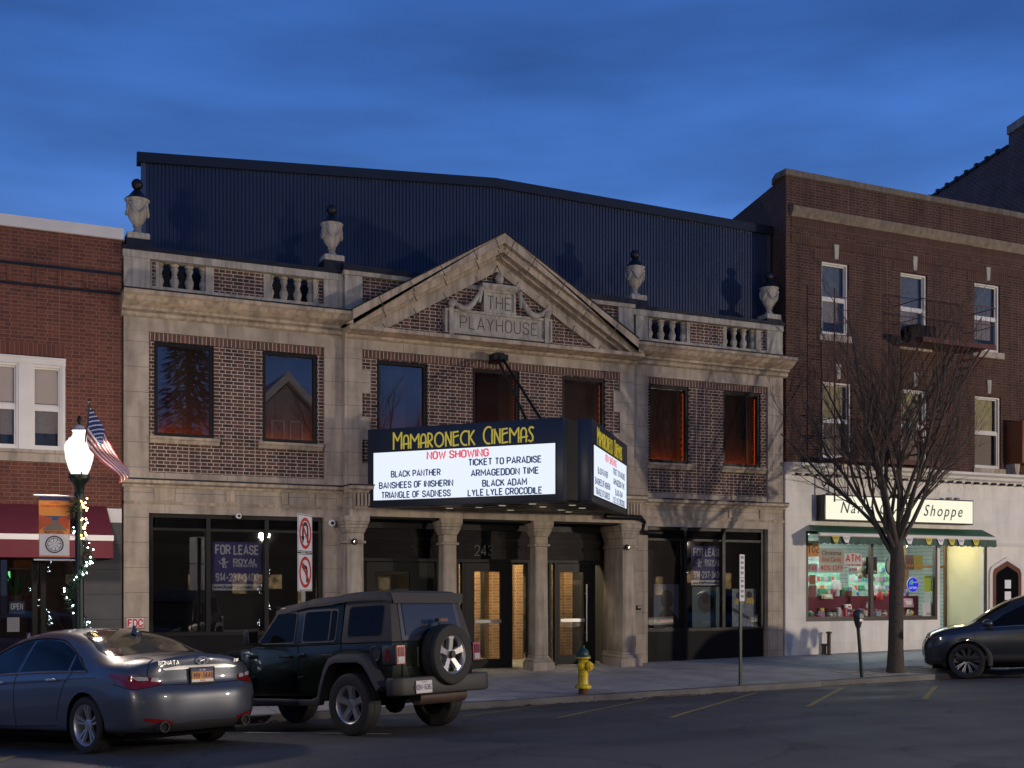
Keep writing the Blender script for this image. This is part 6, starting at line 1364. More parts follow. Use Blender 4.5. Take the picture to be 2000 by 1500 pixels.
# ================================================================= across the street (seen only mirrored in the glass and car bodies)
def opp(x0, x1, y, h, lab, winrects, warm):
    t = thing('opposite_shop_building', lab, 'building', ((x0+x1)/2, y, .3), 'shops across the street')
    MB().box(x0, x1, y-8, y, 0, h).build('brick_wall', 'brick_dark', t)
    e_ = mat('opposite_window', (.1, .07, .04), .6, emit=warm, es=.9)
    q_ = e_.node_tree; a_ = q_.nodes.new('ShaderNodeTexNoise'); a_.inputs['Scale'].default_value = 2.6; a_.inputs['Detail'].default_value = 5; g_ = q_.nodes.new('ShaderNodeNewGeometry'); q_.links.new(g_.outputs['Position'], a_.inputs['Vector']); r_ = q_.nodes.new('ShaderNodeMapRange'); r_.inputs[1].default_value = .35; r_.inputs[2].default_value = .7; r_.inputs[3].default_value = .08; r_.inputs[4].default_value = 1.3; q_.links.new(a_.outputs[0], r_.inputs[0]); q_.links.new(r_.outputs[0], q_.nodes['Principled BSDF'].inputs['Emission Strength'])
    for a, b, z0, z1 in winrects: MB().box(a, b, y, y+.03, z0, z1).build('lit_window', e_, t)
opp(-42, 1.5, -27, 9.5, 'low brick shop across the street mirrored in the car flanks', [(-13, -10, 1, 2.6), (-8, -5, 1, 2.7), (-3, 0, 1, 2.6)], (1, .72, .36))  # height and length stretched to darken reflections in the car glass
opp(2, 22, -27, 5.2, 'brick shop with warm windows across the street mirrored in the left shopfront', [(5.4, 6.2, 1.7, 2.5), (8.6, 8.85, 1.6, 2.5), (10.4, 11., 1.7, 2.5), (11.3, 12.5, 1.9, 2.5), (13.2, 13.5, 1.2, 2.6), (14., 14.5, 1.5, 2.5), (14.8, 15.6, 1.7, 2.4), (17, 17.5, 1.5, 2.4)], (1, .70, .34))
opp(22.5, 60, -27, 13.5, 'jewellery shop across the street with a warm glow mirrored in the right shopfront', [(24.5, 26.2, 2.1, 2.35), (26.6, 28., 2.1, 2.3), (29.8, 30.2, 1.6, 2.6), (31.2, 31.6, 1.6, 2.5), (33, 33.8, 2.2, 2.8), (35.3, 35.7, 1.5, 2.7)], (1, .66, .30))  # made taller so the right upper windows mirror dark wall
hx, hy = 14.3, -33; t = thing('gabled_house', 'pale gabled house across the street mirrored in the second upper window', 'house', (hx, hy, 0))
MB().prism([(hx-4.2, 0), (hx+4.2, 0), (hx+4.2, 7.6), (hx, 11.7), (hx-4.2, 7.6)], hy-9, hy-.3).build('wall', mat('clapboard', (.30, .29, .30), .8), t)
k = MB()
for s in (-1, 1): k.prism([(hx+s*4.7, 7.0), (hx, 11.85), (hx, 12.3), (hx+s*4.7, 7.5)] if s < 0 else [(hx, 11.85), (hx+4.7, 7.0), (hx+4.7, 7.5), (hx, 12.3)], hy-9.2, hy+.1)
k.build('roof', 'white_trim', t)
for dx in (-.75, .15):
    f = MB(); ring(f, hx+dx, hx+dx+.65, 8.6, 10.0, hy-.3, hy-.22, .08); f.build('window', 'white_trim', t)
gs = []
bare_tree(18, -31, .3, 'big bare tree across the street mirrored in the upper windows', limbs=9, h=4.2, R_=.32, L0=6.5, seed=5, name='bare_tree')
o = copy_tree(bpy.data.objects['bare_tree'], Vector((7.2, -36, .3)), None, 'second bare tree across the street mirrored in the first upper window')
o = copy_tree(bpy.data.objects['bare_tree'], Vector((30, -33, .3)), None, 'third bare tree across the street mirrored in the windows over the marquee')
eu, ev = 10.0, -35; t = thing('spruce_tree', 'dark spruce across the street mirrored in the first upper window', 'tree', (eu, ev, .3)); MB().tube([(eu, ev, 0), (eu, ev, 16)], [.3, .05], 8).build('trunk', 'bark', t)
k = MB(); rs = random.Random(2)
for i in range(2600):
    f = rs.random()**.7; z = 3+13*f; r = 3.1*(1-f)*rs.uniform(.3, 1)+.15; a = rs.uniform(0, 6.28); c = Vector((eu+r*cos(a), ev+r*sin(a), z)); d = Vector((cos(a), sin(a), -.35)).normalized()*rs.uniform(.4, .8); s = Vector((-sin(a), cos(a), 0))*.12
    k.add([tuple(c-s), tuple(c+s), tuple(c+d)], [(0, 1, 2)])
k.build('crown', 'evergreen', t)
# ================================================================= vehicles (local frame: x ahead from the rear axle, y to the car's left, z up)
def park(name, lab, u, v, yaw, wb, tr=.8, group=None):
    h = Vector((cos(yaw), sin(yaw))); l = Vector((-h.y, h.x))
    zz = {}
    for a in (0, wb):
        for b in (tr, -tr): q = Vector((u, v))+h*a+l*b; zz[a, b] = zroad(q.x, min(q.y, KV-.02))
    zr = (zz[0, tr]+zz[0, -tr])/2; zf = (zz[wb, tr]+zz[wb, -tr])/2; zl = (zz[0, tr]+zz[wb, tr])/2; zq = (zz[0, -tr]+zz[wb, -tr])/2
    X = Vector((h.x, h.y, (zf-zr)/wb)).normalized(); Y = Vector((l.x, l.y, (zl-zq)/(2*tr))); Z = X.cross(Y).normalized(); Y = Z.cross(X)
    m = Matrix((X, Y, Z)).transposed()
    return thing(name, lab, 'car', (u, v, zr), group, local=True, rot=m.to_euler())
def cr_(p0, p1, p2, p3, t): return .5*((2*p1)+(p2-p0)*t+(2*p0-5*p1+4*p2-p3)*t*t+(3*p1-p0-3*p2+p3)*t*t*t)
class Surf:
    """smooth body skin through a grid of measured points (sections from tail to nose, each from sill to roof centre)"""
    def __init__(s, st): s.g = [[Vector(p) for p in r] for r in st]; s.n = len(st); s.m = len(st[0])
    def row(s, i, t):
        i = max(0, min(s.n-1, i)); r = s.g[i]; k = max(0, min(s.m-2, int(t))); f = t-k
        a = r[k-1] if k > 0 else r[0]*2-r[1]
        if k+2 < s.m: d = r[k+2]
        else: d = Vector((r[-2].x, -r[-2].y, r[-2].z))
        return cr_(a, r[k], r[k+1], d, f)
    def p(s, u, t):
        u = max(0, min(s.n-1, u)); k = min(s.n-2, int(u)); f = u-k
        b, c = s.row(k, t), s.row(k+1, t)
        a = s.row(k-1, t) if k > 0 else Vector((s.row(1, t).x, -s.row(1, t).y, s.row(1, t).z))
        d = s.row(k+2, t) if k+2 < s.n else Vector((s.row(s.n-2, t).x, -s.row(s.n-2, t).y, s.row(s.n-2, t).z))
        q = cr_(a, b, c, d, f)
        if q.y < 0: q.y = 0
        return q
    def nrm(s, u, t):
        e = .03; du = s.p(min(u+e, s.n-1), t)-s.p(max(u-e, 0), t); dt = s.p(u, min(t+e, s.m-1))-s.p(u, max(t-e, 0)); n = du.cross(dt)
        n = n.normalized() if n.length > 1e-9 else Vector((0, 1, 0))
        c = s.p(u, t)-Vector((1.3, 0, .6))
        return n if n.dot(Vector((c.x*.3, c.y, c.z))) > 0 else -n
    def at(s, u, t, off=0., side=1):
        q = s.p(u, t)+s.nrm(u, t)*off
        return Vector((q.x, q.y*side, q.z))
    def body(s, par, matn, arches, sub=7, name='body'):
        nu, ntt = (s.n-1)*sub, (s.m-1)*sub; V = []; Fc = []
        for side in (1, -1):
            idx = {}; ins = {}
            for i in range(nu+1):
                for j in range(ntt+1):
                    q = s.p(i/sub, j/sub)
                    if q.y > .5 and q.z < 1.0:
                        for ax, az, ar in arches:
                            d = Vector((q.x-ax, q.z-az))
                            if d.length < ar and d.length > 1e-6:
                                d = d.normalized()*ar; ins[i, j] = 1; q = Vector((ax+d.x, q.y, az+d.y)); break
                    idx[i, j] = len(V); V.append((q.x, q.y*side, q.z))
            for i in range(nu):
                for j in range(ntt):
                    c = [(i, j), (i+1, j), (i+1, j+1), (i, j+1)]
                    if all(k in ins for k in c): continue
                    f = tuple(idx[k] for k in c); Fc.append(f if side > 0 else f[::-1])
        mb = MB(); mb.add(V, Fc); o = mb.build(name, matn, par)
        bm = bmesh.new(); bm.from_mesh(o.data); bmesh.ops.remove_doubles(bm, verts=bm.verts, dist=.0008); bmesh.ops.recalc_face_normals(bm, faces=bm.faces); bm.to_mesh(o.data); bm.free()
        o.data.polygons.foreach_set('use_smooth', [True]*len(o.data.polygons)); return o
    def patch(s, outl, off, matn, name, par, side=1, cuts=5):
        bm = bmesh.new(); vs = [bm.verts.new((a, b, 0)) for a, b in outl]; bm.faces.new(vs)
        bmesh.ops.triangulate(bm, faces=bm.faces)
        for _ in range(2):
            bmesh.ops.subdivide_edges(bm, edges=bm.edges, cuts=cuts if _ == 0 else 1, use_grid_fill=True)
            bmesh.ops.triangulate(bm, faces=bm.faces)
        mb = MB(); bm.verts.ensure_lookup_table(); bm.verts.index_update()
        P_ = [tuple(s.at(v.co.x, v.co.y, off, side)) for v in bm.verts]
        mb.add(P_, [tuple(v.index for v in f.verts) for f in bm.faces]); bm.free()
        o = mb.build(name, matn, par); bm = bmesh.new(); bm.from_mesh(o.data); bmesh.ops.recalc_face_normals(bm, faces=bm.faces)
        if bm.faces and sum(f.normal.dot(f.calc_center_median()-Vector((1.3, 0, .5))) for f in bm.faces) < 0: bmesh.ops.reverse_faces(bm, faces=bm.faces)
        bm.to_mesh(o.data); bm.free(); o.data.polygons.foreach_set('use_smooth', [True]*len(o.data.polygons)); return o
    def line(s, mb, pts, r=.004, off=.0, side=1, n=10):
        q = []
        for k in range(len(pts)-1):
            for i in range(n): f = i/n; q.append(s.at(pts[k][0]+(pts[k+1][0]-pts[k][0])*f, pts[k][1]+(pts[k+1][1]-pts[k][1])*f, off, side))
        q.append(s.at(*pts[-1], off, side)); mb.tube(q, r, 5)
def wheel(par, pos, R_, w, rr, style, rimm, out=1, steer=0., name='wheel', axis='y'):
    o = bpy.data.objects.new(name, None); C.objects.link(o); o.parent = par; o.location = pos; OFF[o.name] = (0, 0, 0); o.empty_display_size = .1
    o.rotation_euler = (0, 0, steer+(0 if out > 0 else pi)) if axis == 'y' else (0, 0, pi/2)
    h = w/2
    tp = [(rr-.005, -h*.7), (rr+.01, -h*.92), (R_*.86, -h), (R_*.95, -h*.92), (R_*.985, -h*.72), (R_, -h*.45)]
    t = MB(); t.lathe(tp+[(R_-.006, -h*.28), (R_-.006, -h*.22), (R_, -h*.2), (R_, h*.2), (R_-.006, h*.22), (R_-.006, h*.28)]+[(a, -b) for a, b in tp[::-1]], (0, 0, 0), 48, axis='y', cap=False); t.build('tyre', 'rubber', o, smooth=35)
    k = MB(); k.lathe([(rr-.035, -h*.6), (rr-.03, h*.1), (rr-.025, h*.55), (rr-.008, h*.80), (rr+.004, h*.86), (rr+.006, h*.80), (rr+.002, h*.5), (rr+.0, -h*.7)], (0, 0, 0), 48, axis='y', cap=False)
    yo = h*.72
    def blade(a, r0, r1, w0, w1, y0, y1, th=.03):
        d = Vector((cos(a), 0, sin(a))); s = Vector((-sin(a), 0, cos(a))); v = []
        for r, ww, yy in ((r0, w0, y0), (r1, w1, y1)):
            for sg, dy in ((-1, -th), (1, -th), (.72, 0), (-.72, 0)): v.append(tuple(d*r+s*sg*ww+Vector((0, yy+dy, 0))))
        k.add(v, [(0, 1, 2, 3), (7, 6, 5, 4), (0, 4, 5, 1), (1, 5, 6, 2), (2, 6, 7, 3), (3, 7, 4, 0)])
    if style == 'jeep':
        for i in range(5): blade(pi/2+i*2*pi/5, .045, rr-.035, .046, .052, yo*.70, yo*1.02, .05); blade(pi/2+i*2*pi/5, rr-.06, rr-.008, .044, .085, yo*.95, yo*1.03, .04)
    elif style == 'sedan':
        for i in range(5):
            for s_ in (-.17, .17): a = pi/2+i*2*pi/5+s_; blade(a, .04, rr-.008, .013, .022, yo*.70, yo*1.02, .03)
    else:
        for i in range(10):
            for s_ in (-.09, .09): a = i*2*pi/10+s_; blade(a, .04, rr-.008, .010, .013, yo*.75, yo*1.0, .022)
    k.lathe([(.075, yo*.3), (.075, yo*.66), (.06, yo*.74), (.034, yo*.76), (.032, yo*.8), (.002, yo*.82)], (0, 0, 0), 20, axis='y')
    k.build('rim', rimm, o, smooth=35)
    k = MB(); k.lathe([(.15, -h*.3), (.15, -h*.2), (.002, -h*.18)], (0, 0, 0), 24, axis='y'); k.lathe([(rr-.03, -h*.62), (.002, -h*.6)], (0, 0, 0), 24, axis='y'); k.build('brake_disc', 'black_panel', o)
    return o
def liner(par, x, z, r, y0, y1):
    for sg in (1, -1):
        k = MB(); n = 26; vs = []
        for i in range(n+1):
            a = -.45+(pi+.9)*i/n
            for y, rr in ((y1, r), (y0, r), (y0, .05)): vs.append((x+rr*cos(a), y*sg, z+rr*sin(a)))
        k.add(vs, [f for i in range(n) for f in ((3*i, 3*i+1, 3*i+4, 3*i+3), (3*i+1, 3*i+2, 3*i+5, 3*i+4))]); k.build('wheel_well', 'underbody', par)
def plate(par, c, r, w, h, bg, chars, ink, top, topbg=None, bot=None):
    c = Vector(c); r = Vector(r); n = r.cross(Vector((0, 0, 1)))
    def q(a, b, o): p = c+r*a+n*o; return (p.x, p.y, p.z+b)
    k = MB(); k.add([q(-w/2, -h/2, .004), q(w/2, -h/2, .004), q(w/2, h/2, .004), q(-w/2, h/2, .004), q(-w/2, -h/2, 0), q(w/2, -h/2, 0), q(w/2, h/2, 0), q(-w/2, h/2, 0)], [(0, 1, 2, 3), (7, 6, 5, 4), (0, 4, 5, 1), (1, 5, 6, 2), (2, 6, 7, 3), (3, 7, 4, 0)])
    o = k.build('number_plate', bg, par)
    text(chars, h*.56, q(0, -h*.02, .006), r, ZU, ink, 'plate_text', o, xs=.95, ext=.0005, wt=.14)
    if topbg: k = MB(); k.add([q(-w/2, h*.27, .006), q(w/2, h*.27, .006), q(w/2, h*.5, .006), q(-w/2, h*.5, .006)], [(0, 1, 2, 3)]); k.build('plate_band', topbg, o)
    text(top, h*.14, q(0, h*.38, .008), r, ZU, 'white' if topbg else ink, 'plate_text', o, ext=.0005)
    if bot: k = MB(); k.add([q(-w/2, -h*.5, .006), q(w/2, -h*.5, .006), q(w/2, -h*.30, .006), q(-w/2, -h*.30, .006)], [(0, 1, 2, 3)]); k.build('plate_band', 'sign_white', o); text(bot, h*.15, q(0, -h*.40, .008), r, ZU, 'red', 'plate_text', o, ext=.0005)
# ---------------------------------------------------------------- sedan
yaw_s = radians(180-38.8-25.2)
sd_ = park('parked_sedan', 'grey blue four door sedan parked nose to the kerb, seen from behind', 2.13, -7.72, yaw_s, 2.795, .8, 'cars parked along the kerb')
def sec(x, *r, x0=None, xs=None):
    return [((xs[i] if xs else x), y, z) for i, (y, z) in enumerate(r)]
SS = [
 [(-.85, 0, .22), (-.98, 0, .25), (-1.045, 0, .36), (-1.065, 0, .55), (-1.05, 0, .69), (-.985, 0, .775), (-.975, 0, .92), (-.985, 0, 1.05), (-.955, 0, 1.10)],
 [(-.83, .45, .22), (-.96, .48, .25), (-1.03, .50, .36), (-1.045, .52, .55), (-1.03, .52, .69), (-.965, .52, .78), (-.955, .52, .92), (-.955, .42, 1.045), (-.945, 0, 1.10)],
 [(-.72, .62, .22), (-.84, .72, .26), (-.875, .79, .36), (-.885, .825, .55), (-.87, .825, .70), (-.83, .805, .80), (-.83, .765, .93), (-.86, .52, 1.05), (-.90, 0, 1.103)],
 sec(-.62, (.66, .22), (.81, .27), (.865, .38), (.90, .58), (.89, .75), (.868, .87), (.80, .985), (.52, 1.075), (0, 1.108), xs=[-.55, -.62, -.62, -.62, -.62, -.62, -.64, -.68, -.72]),
 sec(-.38, (.70, .20), (.86, .27), (.89, .38), (.915, .60), (.908, .79), (.885, .91), (.81, 1.01), (.55, 1.08), (0, 1.112), xs=[-.38, -.38, -.38, -.38, -.38, -.38, -.38, -.40, -.42]),
 sec(-.02, (.70, .19), (.865, .27), (.90, .38), (.917, .60), (.912, .81), (.882, .925), (.755, 1.085), (.52, 1.18), (0, 1.225)),
 sec(.38, (.70, .18), (.865, .26), (.90, .38), (.918, .60), (.913, .81), (.88, .93), (.675, 1.225), (.44, 1.335), (0, 1.375)),
 sec(.80, (.70, .18), (.865, .26), (.90, .38), (.918, .60), (.912, .81), (.878, .93), (.625, 1.325), (.40, 1.42), (0, 1.45)),
 sec(1.30, (.70, .18), (.865, .26), (.90, .38), (.918, .60), (.91, .80), (.875, .925), (.61, 1.36), (.39, 1.45), (0, 1.474)),
 sec(1.78, (.70, .18), (.865, .26), (.90, .38), (.918, .60), (.91, .79), (.875, .915), (.63, 1.325), (.40, 1.425), (0, 1.455)),
 sec(2.22, (.70, .18), (.865, .26), (.90, .38), (.918, .59), (.91, .78), (.875, .90), (.68, 1.215), (.45, 1.33), (0, 1.372)),
 sec(2.62, (.70, .18), (.865, .26), (.90, .38), (.918, .58), (.91, .76), (.88, .885), (.77, 1.06), (.52, 1.16), (0, 1.205)),
 sec(2.98, (.70, .19), (.86, .27), (.90, .38), (.915, .57), (.905, .74), (.875, .86), (.82, .95), (.53, 1.01), (0, 1.045)),
 sec(3.35, (.68, .20), (.82, .27), (.87, .38), (.885, .55), (.87, .70), (.83, .79), (.76, .87), (.50, .925), (0, .955)),
 [(3.5, .55, .21), (3.58, .66, .27), (3.62, .70, .38), (3.63, .72, .52), (3.61, .70, .64), (3.58, .66, .72), (3.54, .60, .79), (3.52, .4, .83), (3.52, 0, .86)],
 [(3.62, 0, .2), (3.70, 0, .26), (3.75, 0, .38), (3.76, 0, .52), (3.74, 0, .64), (3.72, 0, .70), (3.68, 0, .76), (3.66, 0, .80), (3.64, 0, .83)]]
Sd = Surf(SS); AR = .375
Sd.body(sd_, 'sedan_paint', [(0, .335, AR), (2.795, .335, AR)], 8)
k = MB(); k.box(-.72, 3.5, -.66, .66, .16, .5); k.box(.45, 2.35, -.86, .86, .19, .4); k.build('underbody', 'underbody', sd_)
for x in (0, 2.795): liner(sd_, x, .335, AR+.004, .58, .905)
for x in (0, 2.795):
    for sg in (1, -1): wheel(sd_, (x, sg*.80, .33), .332, .225, .235, 'sedan', 'alloy', sg, 0.)
def side_glass(sf, outl, par, frame='black'):
    for sg in (1, -1): sf.patch(outl, .004, 'car_glass', 'side_window', par, sg)
side_glass(Sd, [(6.05, 5.12), (8.38, 5.10), (8.30, 5.9), (7.9, 5.93), (7.0, 5.88), (6.1, 5.70)], sd_)
side_glass(Sd, [(8.55, 5.10), (11.6, 5.12), (11.2, 5.30), (10.4, 5.78), (9.6, 5.92), (8.5, 5.92)], sd_)
side_glass(Sd, [(5.15, 5.20), (5.90, 5.13), (5.95, 5.66), (5.60, 5.52)], sd_)
for sg in (1, -1):
    k = MB(); Sd.line(k, [(4.95, 5.07), (6, 5.03), (8.4, 5.02), (11.8, 5.05)], .008, .004, sg); k.build('chrome_strip', 'chrome', sd_)
    k = MB(); Sd.line(k, [(4.95, 5.1), (5.6, 5.62), (7, 5.96), (8.4, 5.99), (9.6, 5.98), (10.5, 5.84), (11.8, 5.1)], .012, .002, sg); k.build('window_trim', 'black', sd_)
    k = MB(); Sd.line(k, [(8.45, 5.95), (8.47, 5.0), (8.5, 4), (8.5, 2.2), (8.5, 1.3)], .0045, .0, sg); Sd.line(k, [(6.0, 5.7), (5.75, 5.0), (6.05, 4), (6.3, 3.1), (6.55, 2.0)], .0045, .0, sg); Sd.line(k, [(11.4, 5.1), (11.3, 4), (11.2, 2), (11.1, 1.4)], .0045, .0, sg); Sd.line(k, [(6.5, 1.6), (8.5, 1.3), (11.1, 1.4)], .004, .0, sg); k.build('door_seam', 'black_panel', sd_)
    for s_, t_ in ((6.45, 4.45), (9.0, 4.42)):
        k = MB(); k.tube([Sd.at(s_, t_, .004, sg), Sd.at(s_+.08, t_, .03, sg), Sd.at(s_+.42, t_-.02, .03, sg), Sd.at(s_+.5, t_-.02, .004, sg)], [.008, .014, .014, .008], 8); k.build('door_handle', 'silver', sd_)
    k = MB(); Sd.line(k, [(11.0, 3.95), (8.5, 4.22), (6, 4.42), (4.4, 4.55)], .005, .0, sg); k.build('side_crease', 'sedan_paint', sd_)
    # mirror
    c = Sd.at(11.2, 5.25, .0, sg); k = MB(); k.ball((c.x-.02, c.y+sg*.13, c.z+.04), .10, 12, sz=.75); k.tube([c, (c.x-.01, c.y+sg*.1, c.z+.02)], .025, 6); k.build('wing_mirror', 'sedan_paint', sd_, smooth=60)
    # tail lights wrap from trunk lid to the flank
    Sd.patch([(1.02, 4.95), (1.02, 5.42), (1.5, 5.60), (2.0, 5.62), (2.6, 5.50), (3.35, 5.22), (3.75, 4.98), (3.2, 4.72), (2.5, 4.35), (1.9, 4.32), (1.4, 4.62)], .006, 'tail_red', 'tail_light', sd_, sg)
    Sd.patch([(1.07, 5.18), (1.07, 5.50), (1.28, 5.52), (1.33, 5.22)], .010, 'tail_white', 'reversing_lamp', sd_, sg)
    Sd.patch([(1.40, 5.30), (1.42, 5.56), (1.75, 5.60), (2.1, 5.52), (1.8, 5.25)], .010, 'tail_white', 'indicator_lamp', sd_, sg)
    Sd.patch([(.85, 1.75), (.85, 1.98), (1.3, 2.22), (1.75, 2.3), (1.72, 2.12), (1.3, 1.9)], .006, 'tail_red', 'reflector', sd_, sg)
    k = MB(); k.lathe([(.052, -1.06), (.060, -1.06), (.062, -.9), (.05, -.9)], (0, sg*.56, .30), 20, axis='x', cap=False); k.build('exhaust_tip', 'plastic', sd_, smooth=40); k = MB(); k.lathe([(.05, -1.04), (.001, -1.03)], (0, sg*.56, .30), 18, axis='x'); k.build('exhaust_bore', 'black_panel', sd_)
    k = MB(); Sd.line(k, [(.0, 4.86), (.9, 4.84), (1.10, 4.9), (1.36, 5.4), (1.55, 6.4), (2.2, 6.98), (3.6, 7.0)], .005, .0, sg); k.build('boot_seam', 'black_panel', sd_)
    k = MB(); Sd.line(k, [(1.1, 4.82), (1.9, 4.28), (2.7, 4.25), (3.5, 4.3)], .0035, .0, sg); k.build('bumper_seam', 'black_panel', sd_)
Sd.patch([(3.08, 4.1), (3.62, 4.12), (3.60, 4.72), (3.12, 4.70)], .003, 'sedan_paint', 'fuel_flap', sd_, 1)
for sg in (1, -1):
    o_ = [(4.35, 8.0), (4.38, 7.0), (4.75, 6.62), (5.3, 6.48), (6.1, 6.52), (6.75, 6.72), (6.9, 7.3), (6.95, 8.0)]
    Sd.patch(o_, .004, mat('rear_glass', (.10, .088, .052), .06, spec=.5, coat=.25, var=.5, vs=2.5) if sg > 0 else bpy.data.materials['rear_glass'], 'rear_window', sd_, sg)
    Sd.patch([(9.75, 8.0), (9.8, 7.2), (10.0, 6.5), (11.6, 6.35), (12.1, 7.0), (12.15, 8.0)], .004, 'car_glass', 'windscreen', sd_, sg)
    Sd.patch([(0, 1.05), (0, 1.9), (.9, 1.75), (1.3, 1.85), (2.2, 1.3), (1.2, 1.02)], .004, 'plastic', 'lower_bumper', sd_, sg)
    Sd.patch([(0, 6.12), (0, 6.40), (.60, 6.38), (1.0, 6.18), (.9, 6.06)], .016, 'silver', 'boot_chrome', sd_, sg)
k = MB(); k.lathe([(.05, 1.375), (.02, 1.44), (.004, 1.47)], (.33, 0, 0), 8); k.tube([(.24, 0, 1.36), (.33, 0, 1.40), (.36, 0, 1.47)], [.045, .03, .008], 8); k.build('antenna_fin', 'sedan_paint', sd_, smooth=60)
RB = (0, -1, 0)
plate(sd_, (-1.0, 0, .855), RB, .305, .155, 'plate_orange', 'FMV-1448', 'navy', 'NEW YORK', 'navy', 'PANAMA')
k = MB(); ring(k, -.17, .17, .765, .945, 0, 0, .012); 
k = MB()
for a, b, c, d in ((-.168, .168, .762, .776), (-.168, .168, .934, .948), (-.168, -.154, .776, .934), (.154, .168, .776, .934)): k.box(-1.012, -.985, a, b, c, d)
k.build('plate_frame', 'black', sd_)
text('SONATA', .062, (-.986, .44, 1.012), RB, ZU, 'silver', 'badge', sd_, ext=.004, xs=1.5); text('2.0T', .042, (-.982, -.50, 1.01), RB, ZU, 'silver', 'badge', sd_, ext=.004)
k = MB(); pts = [(-1.004, -.075*cos(a), 1.02+.042*sin(a)) for a in [2*pi*i/24 for i in range(25)]]; k.tube(pts, .006, 6); k.tube([(-1.004, .035, .99), (-1.004, .028, 1.02), (-1.004, .03, 1.05)], .006, 6); k.tube([(-1.004, -.03, .99), (-1.004, -.028, 1.02), (-1.004, -.035, 1.05)], .006, 6); k.tube([(-1.004, .03, 1.012), (-1.004, 0, 1.024), (-1.004, -.03, 1.03)], .006, 6); k.build('emblem', 'silver', sd_)
# ---------------------------------------------------------------- dark green off-roader
yaw_j = radians(180-39.-25.2)
jp = park('parked_offroader', 'dark green four door off-roader with grey soft top and spare wheel on its back', 5.205, -7.86, yaw_j, 3.008, .8, 'cars parked along the kerb'); jp.scale = (.95, .95, .985)
HB = 1.17
def sidey(z): return .785-(max(z, HB)-HB)*.21
body = [(-.70, .60), (-.52, .62), (-.50, .70), (-.38, .92), (-.25, .97), (.25, .97), (.40, .90), (.54, .60), (.56, .50), (2.32, .50), (2.40, .95), (2.40, HB-.03), (2.1, HB-.01), (.3, HB), (-.72, HB+.01)]
MB().prism(body, -.785, .785).build('body', 'jeep_paint', jp, bevel=.03)
k = MB(); k.box(-.55, .55, -.5, .5, .45, .98); k.box(.5, 3.4, -.55, .55, .42, .6); k.box(2.3, 3.3, -.5, .5, .45, 1.0); k.build('chassis', 'underbody', jp)
def hull(x0, x1, xt0, xt1, z0, z1, mt, nm):
    y0, y1 = sidey(z0), sidey(z1)
    k = MB(); k.add([(x0, -y0, z0), (x1, -y0, z0), (x1, y0, z0), (x0, y0, z0), (xt0, -y1, z1), (xt1, -y1, z1), (xt1, y1, z1), (xt0, y1, z1)], [(0, 3, 2, 1), (4, 5, 6, 7), (0, 1, 5, 4), (1, 2, 6, 5), (2, 3, 7, 6), (3, 0, 4, 7)]); return k.build(nm, mt, jp, bevel=.03)
hull(.27, 2.10, .27, 1.60, HB-.02, 1.71, 'jeep_paint', 'door_frames')
hull(-.71, .262, -.585, .262, HB-.0, 1.74, 'canvas_top', 'rear_canvas')
# roof canvas
def roofz(x):
    pts = [(-.64, 1.79), (-.55, 1.825), (-.2, 1.84), (.3, 1.835), (.55, 1.815), (1.0, 1.79), (1.5, 1.745), (1.66, 1.715)]
    for i in range(len(pts)-1):
        if pts[i][0] <= x <= pts[i+1][0]: f = (x-pts[i][0])/(pts[i+1][0]-pts[i][0]); return pts[i][1]+(pts[i+1][1]-pts[i][1])*f
    return pts[-1][1]
k = MB(); xs = [-.64, -.62, -.58, -.5, -.3, -.1, .1, .24, .27, .30, .5, .75, .98, 1.0, 1.02, 1.25, 1.45, 1.58, 1.66]; ys = [-.70, -.695, -.66, -.55, -.3, 0, .3, .55, .66, .695, .70]; vs = []
for x in xs:
    zt = roofz(x)
    for y in ys:
        a = abs(y); e = 0 if a < .5 else ((a-.5)/.2)**2*.045
        if a >= .695: e = .085 if a < .70 else .125
        vs.append((x+(.02*sin(y*9+x*5) if x > .3 else 0), y, zt-e+.010*sin(x*7+1)*(1 if .3 < x < 1.5 else .3)+(-.012 if abs(x-.27) < .01 or abs(x-1.0) < .01 else 0)))
n = len(ys); fs = [(i*n+j, (i+1)*n+j, (i+1)*n+j+1, i*n+j+1) for i in range(len(xs)-1) for j in range(n-1)]
k.add(vs, fs); b = len(vs)
k.add([(-.655, y, 1.66) for y in (-.675, .675)]+[(-.64, y, 1.79) for y in (.70, -.70)], [(0, 1, 2, 3)]); k.add([(1.66, -.69, 1.66), (1.66, .69, 1.66), (1.66, .69, 1.72), (1.66, -.69, 1.72)], [(0, 3, 2, 1)])
k.build('soft_top', 'canvas_top', jp, smooth=45)
def spanel(poly, off, mt, nm, sg, th=.0):
    k = MB(); k.add([(x, sg*(sidey(z)+off), z) for x, z in poly], [tuple(range(len(poly))) if sg < 0 else tuple(range(len(poly)-1, -1, -1))]); return k.build(nm, mt, jp)
def rounded(x0, x1, z0, z1, r, sl=0.):
    pts = []
    for cx, cz, a0_ in ((x1-r, z1-r, 0), (x0+r, z1-r, pi/2), (x0+r, z0+r, pi), (x1-r, z0+r, 1.5*pi)):
        for i in range(5): a = a0_+pi/2*i/4; px_, pz_ = cx+r*cos(a), cz+r*sin(a); pts.append((px_-(pz_-z0)/(z1-z0)*sl*(1 if px_ > (x0+x1)/2 else 0), pz_))
    return pts
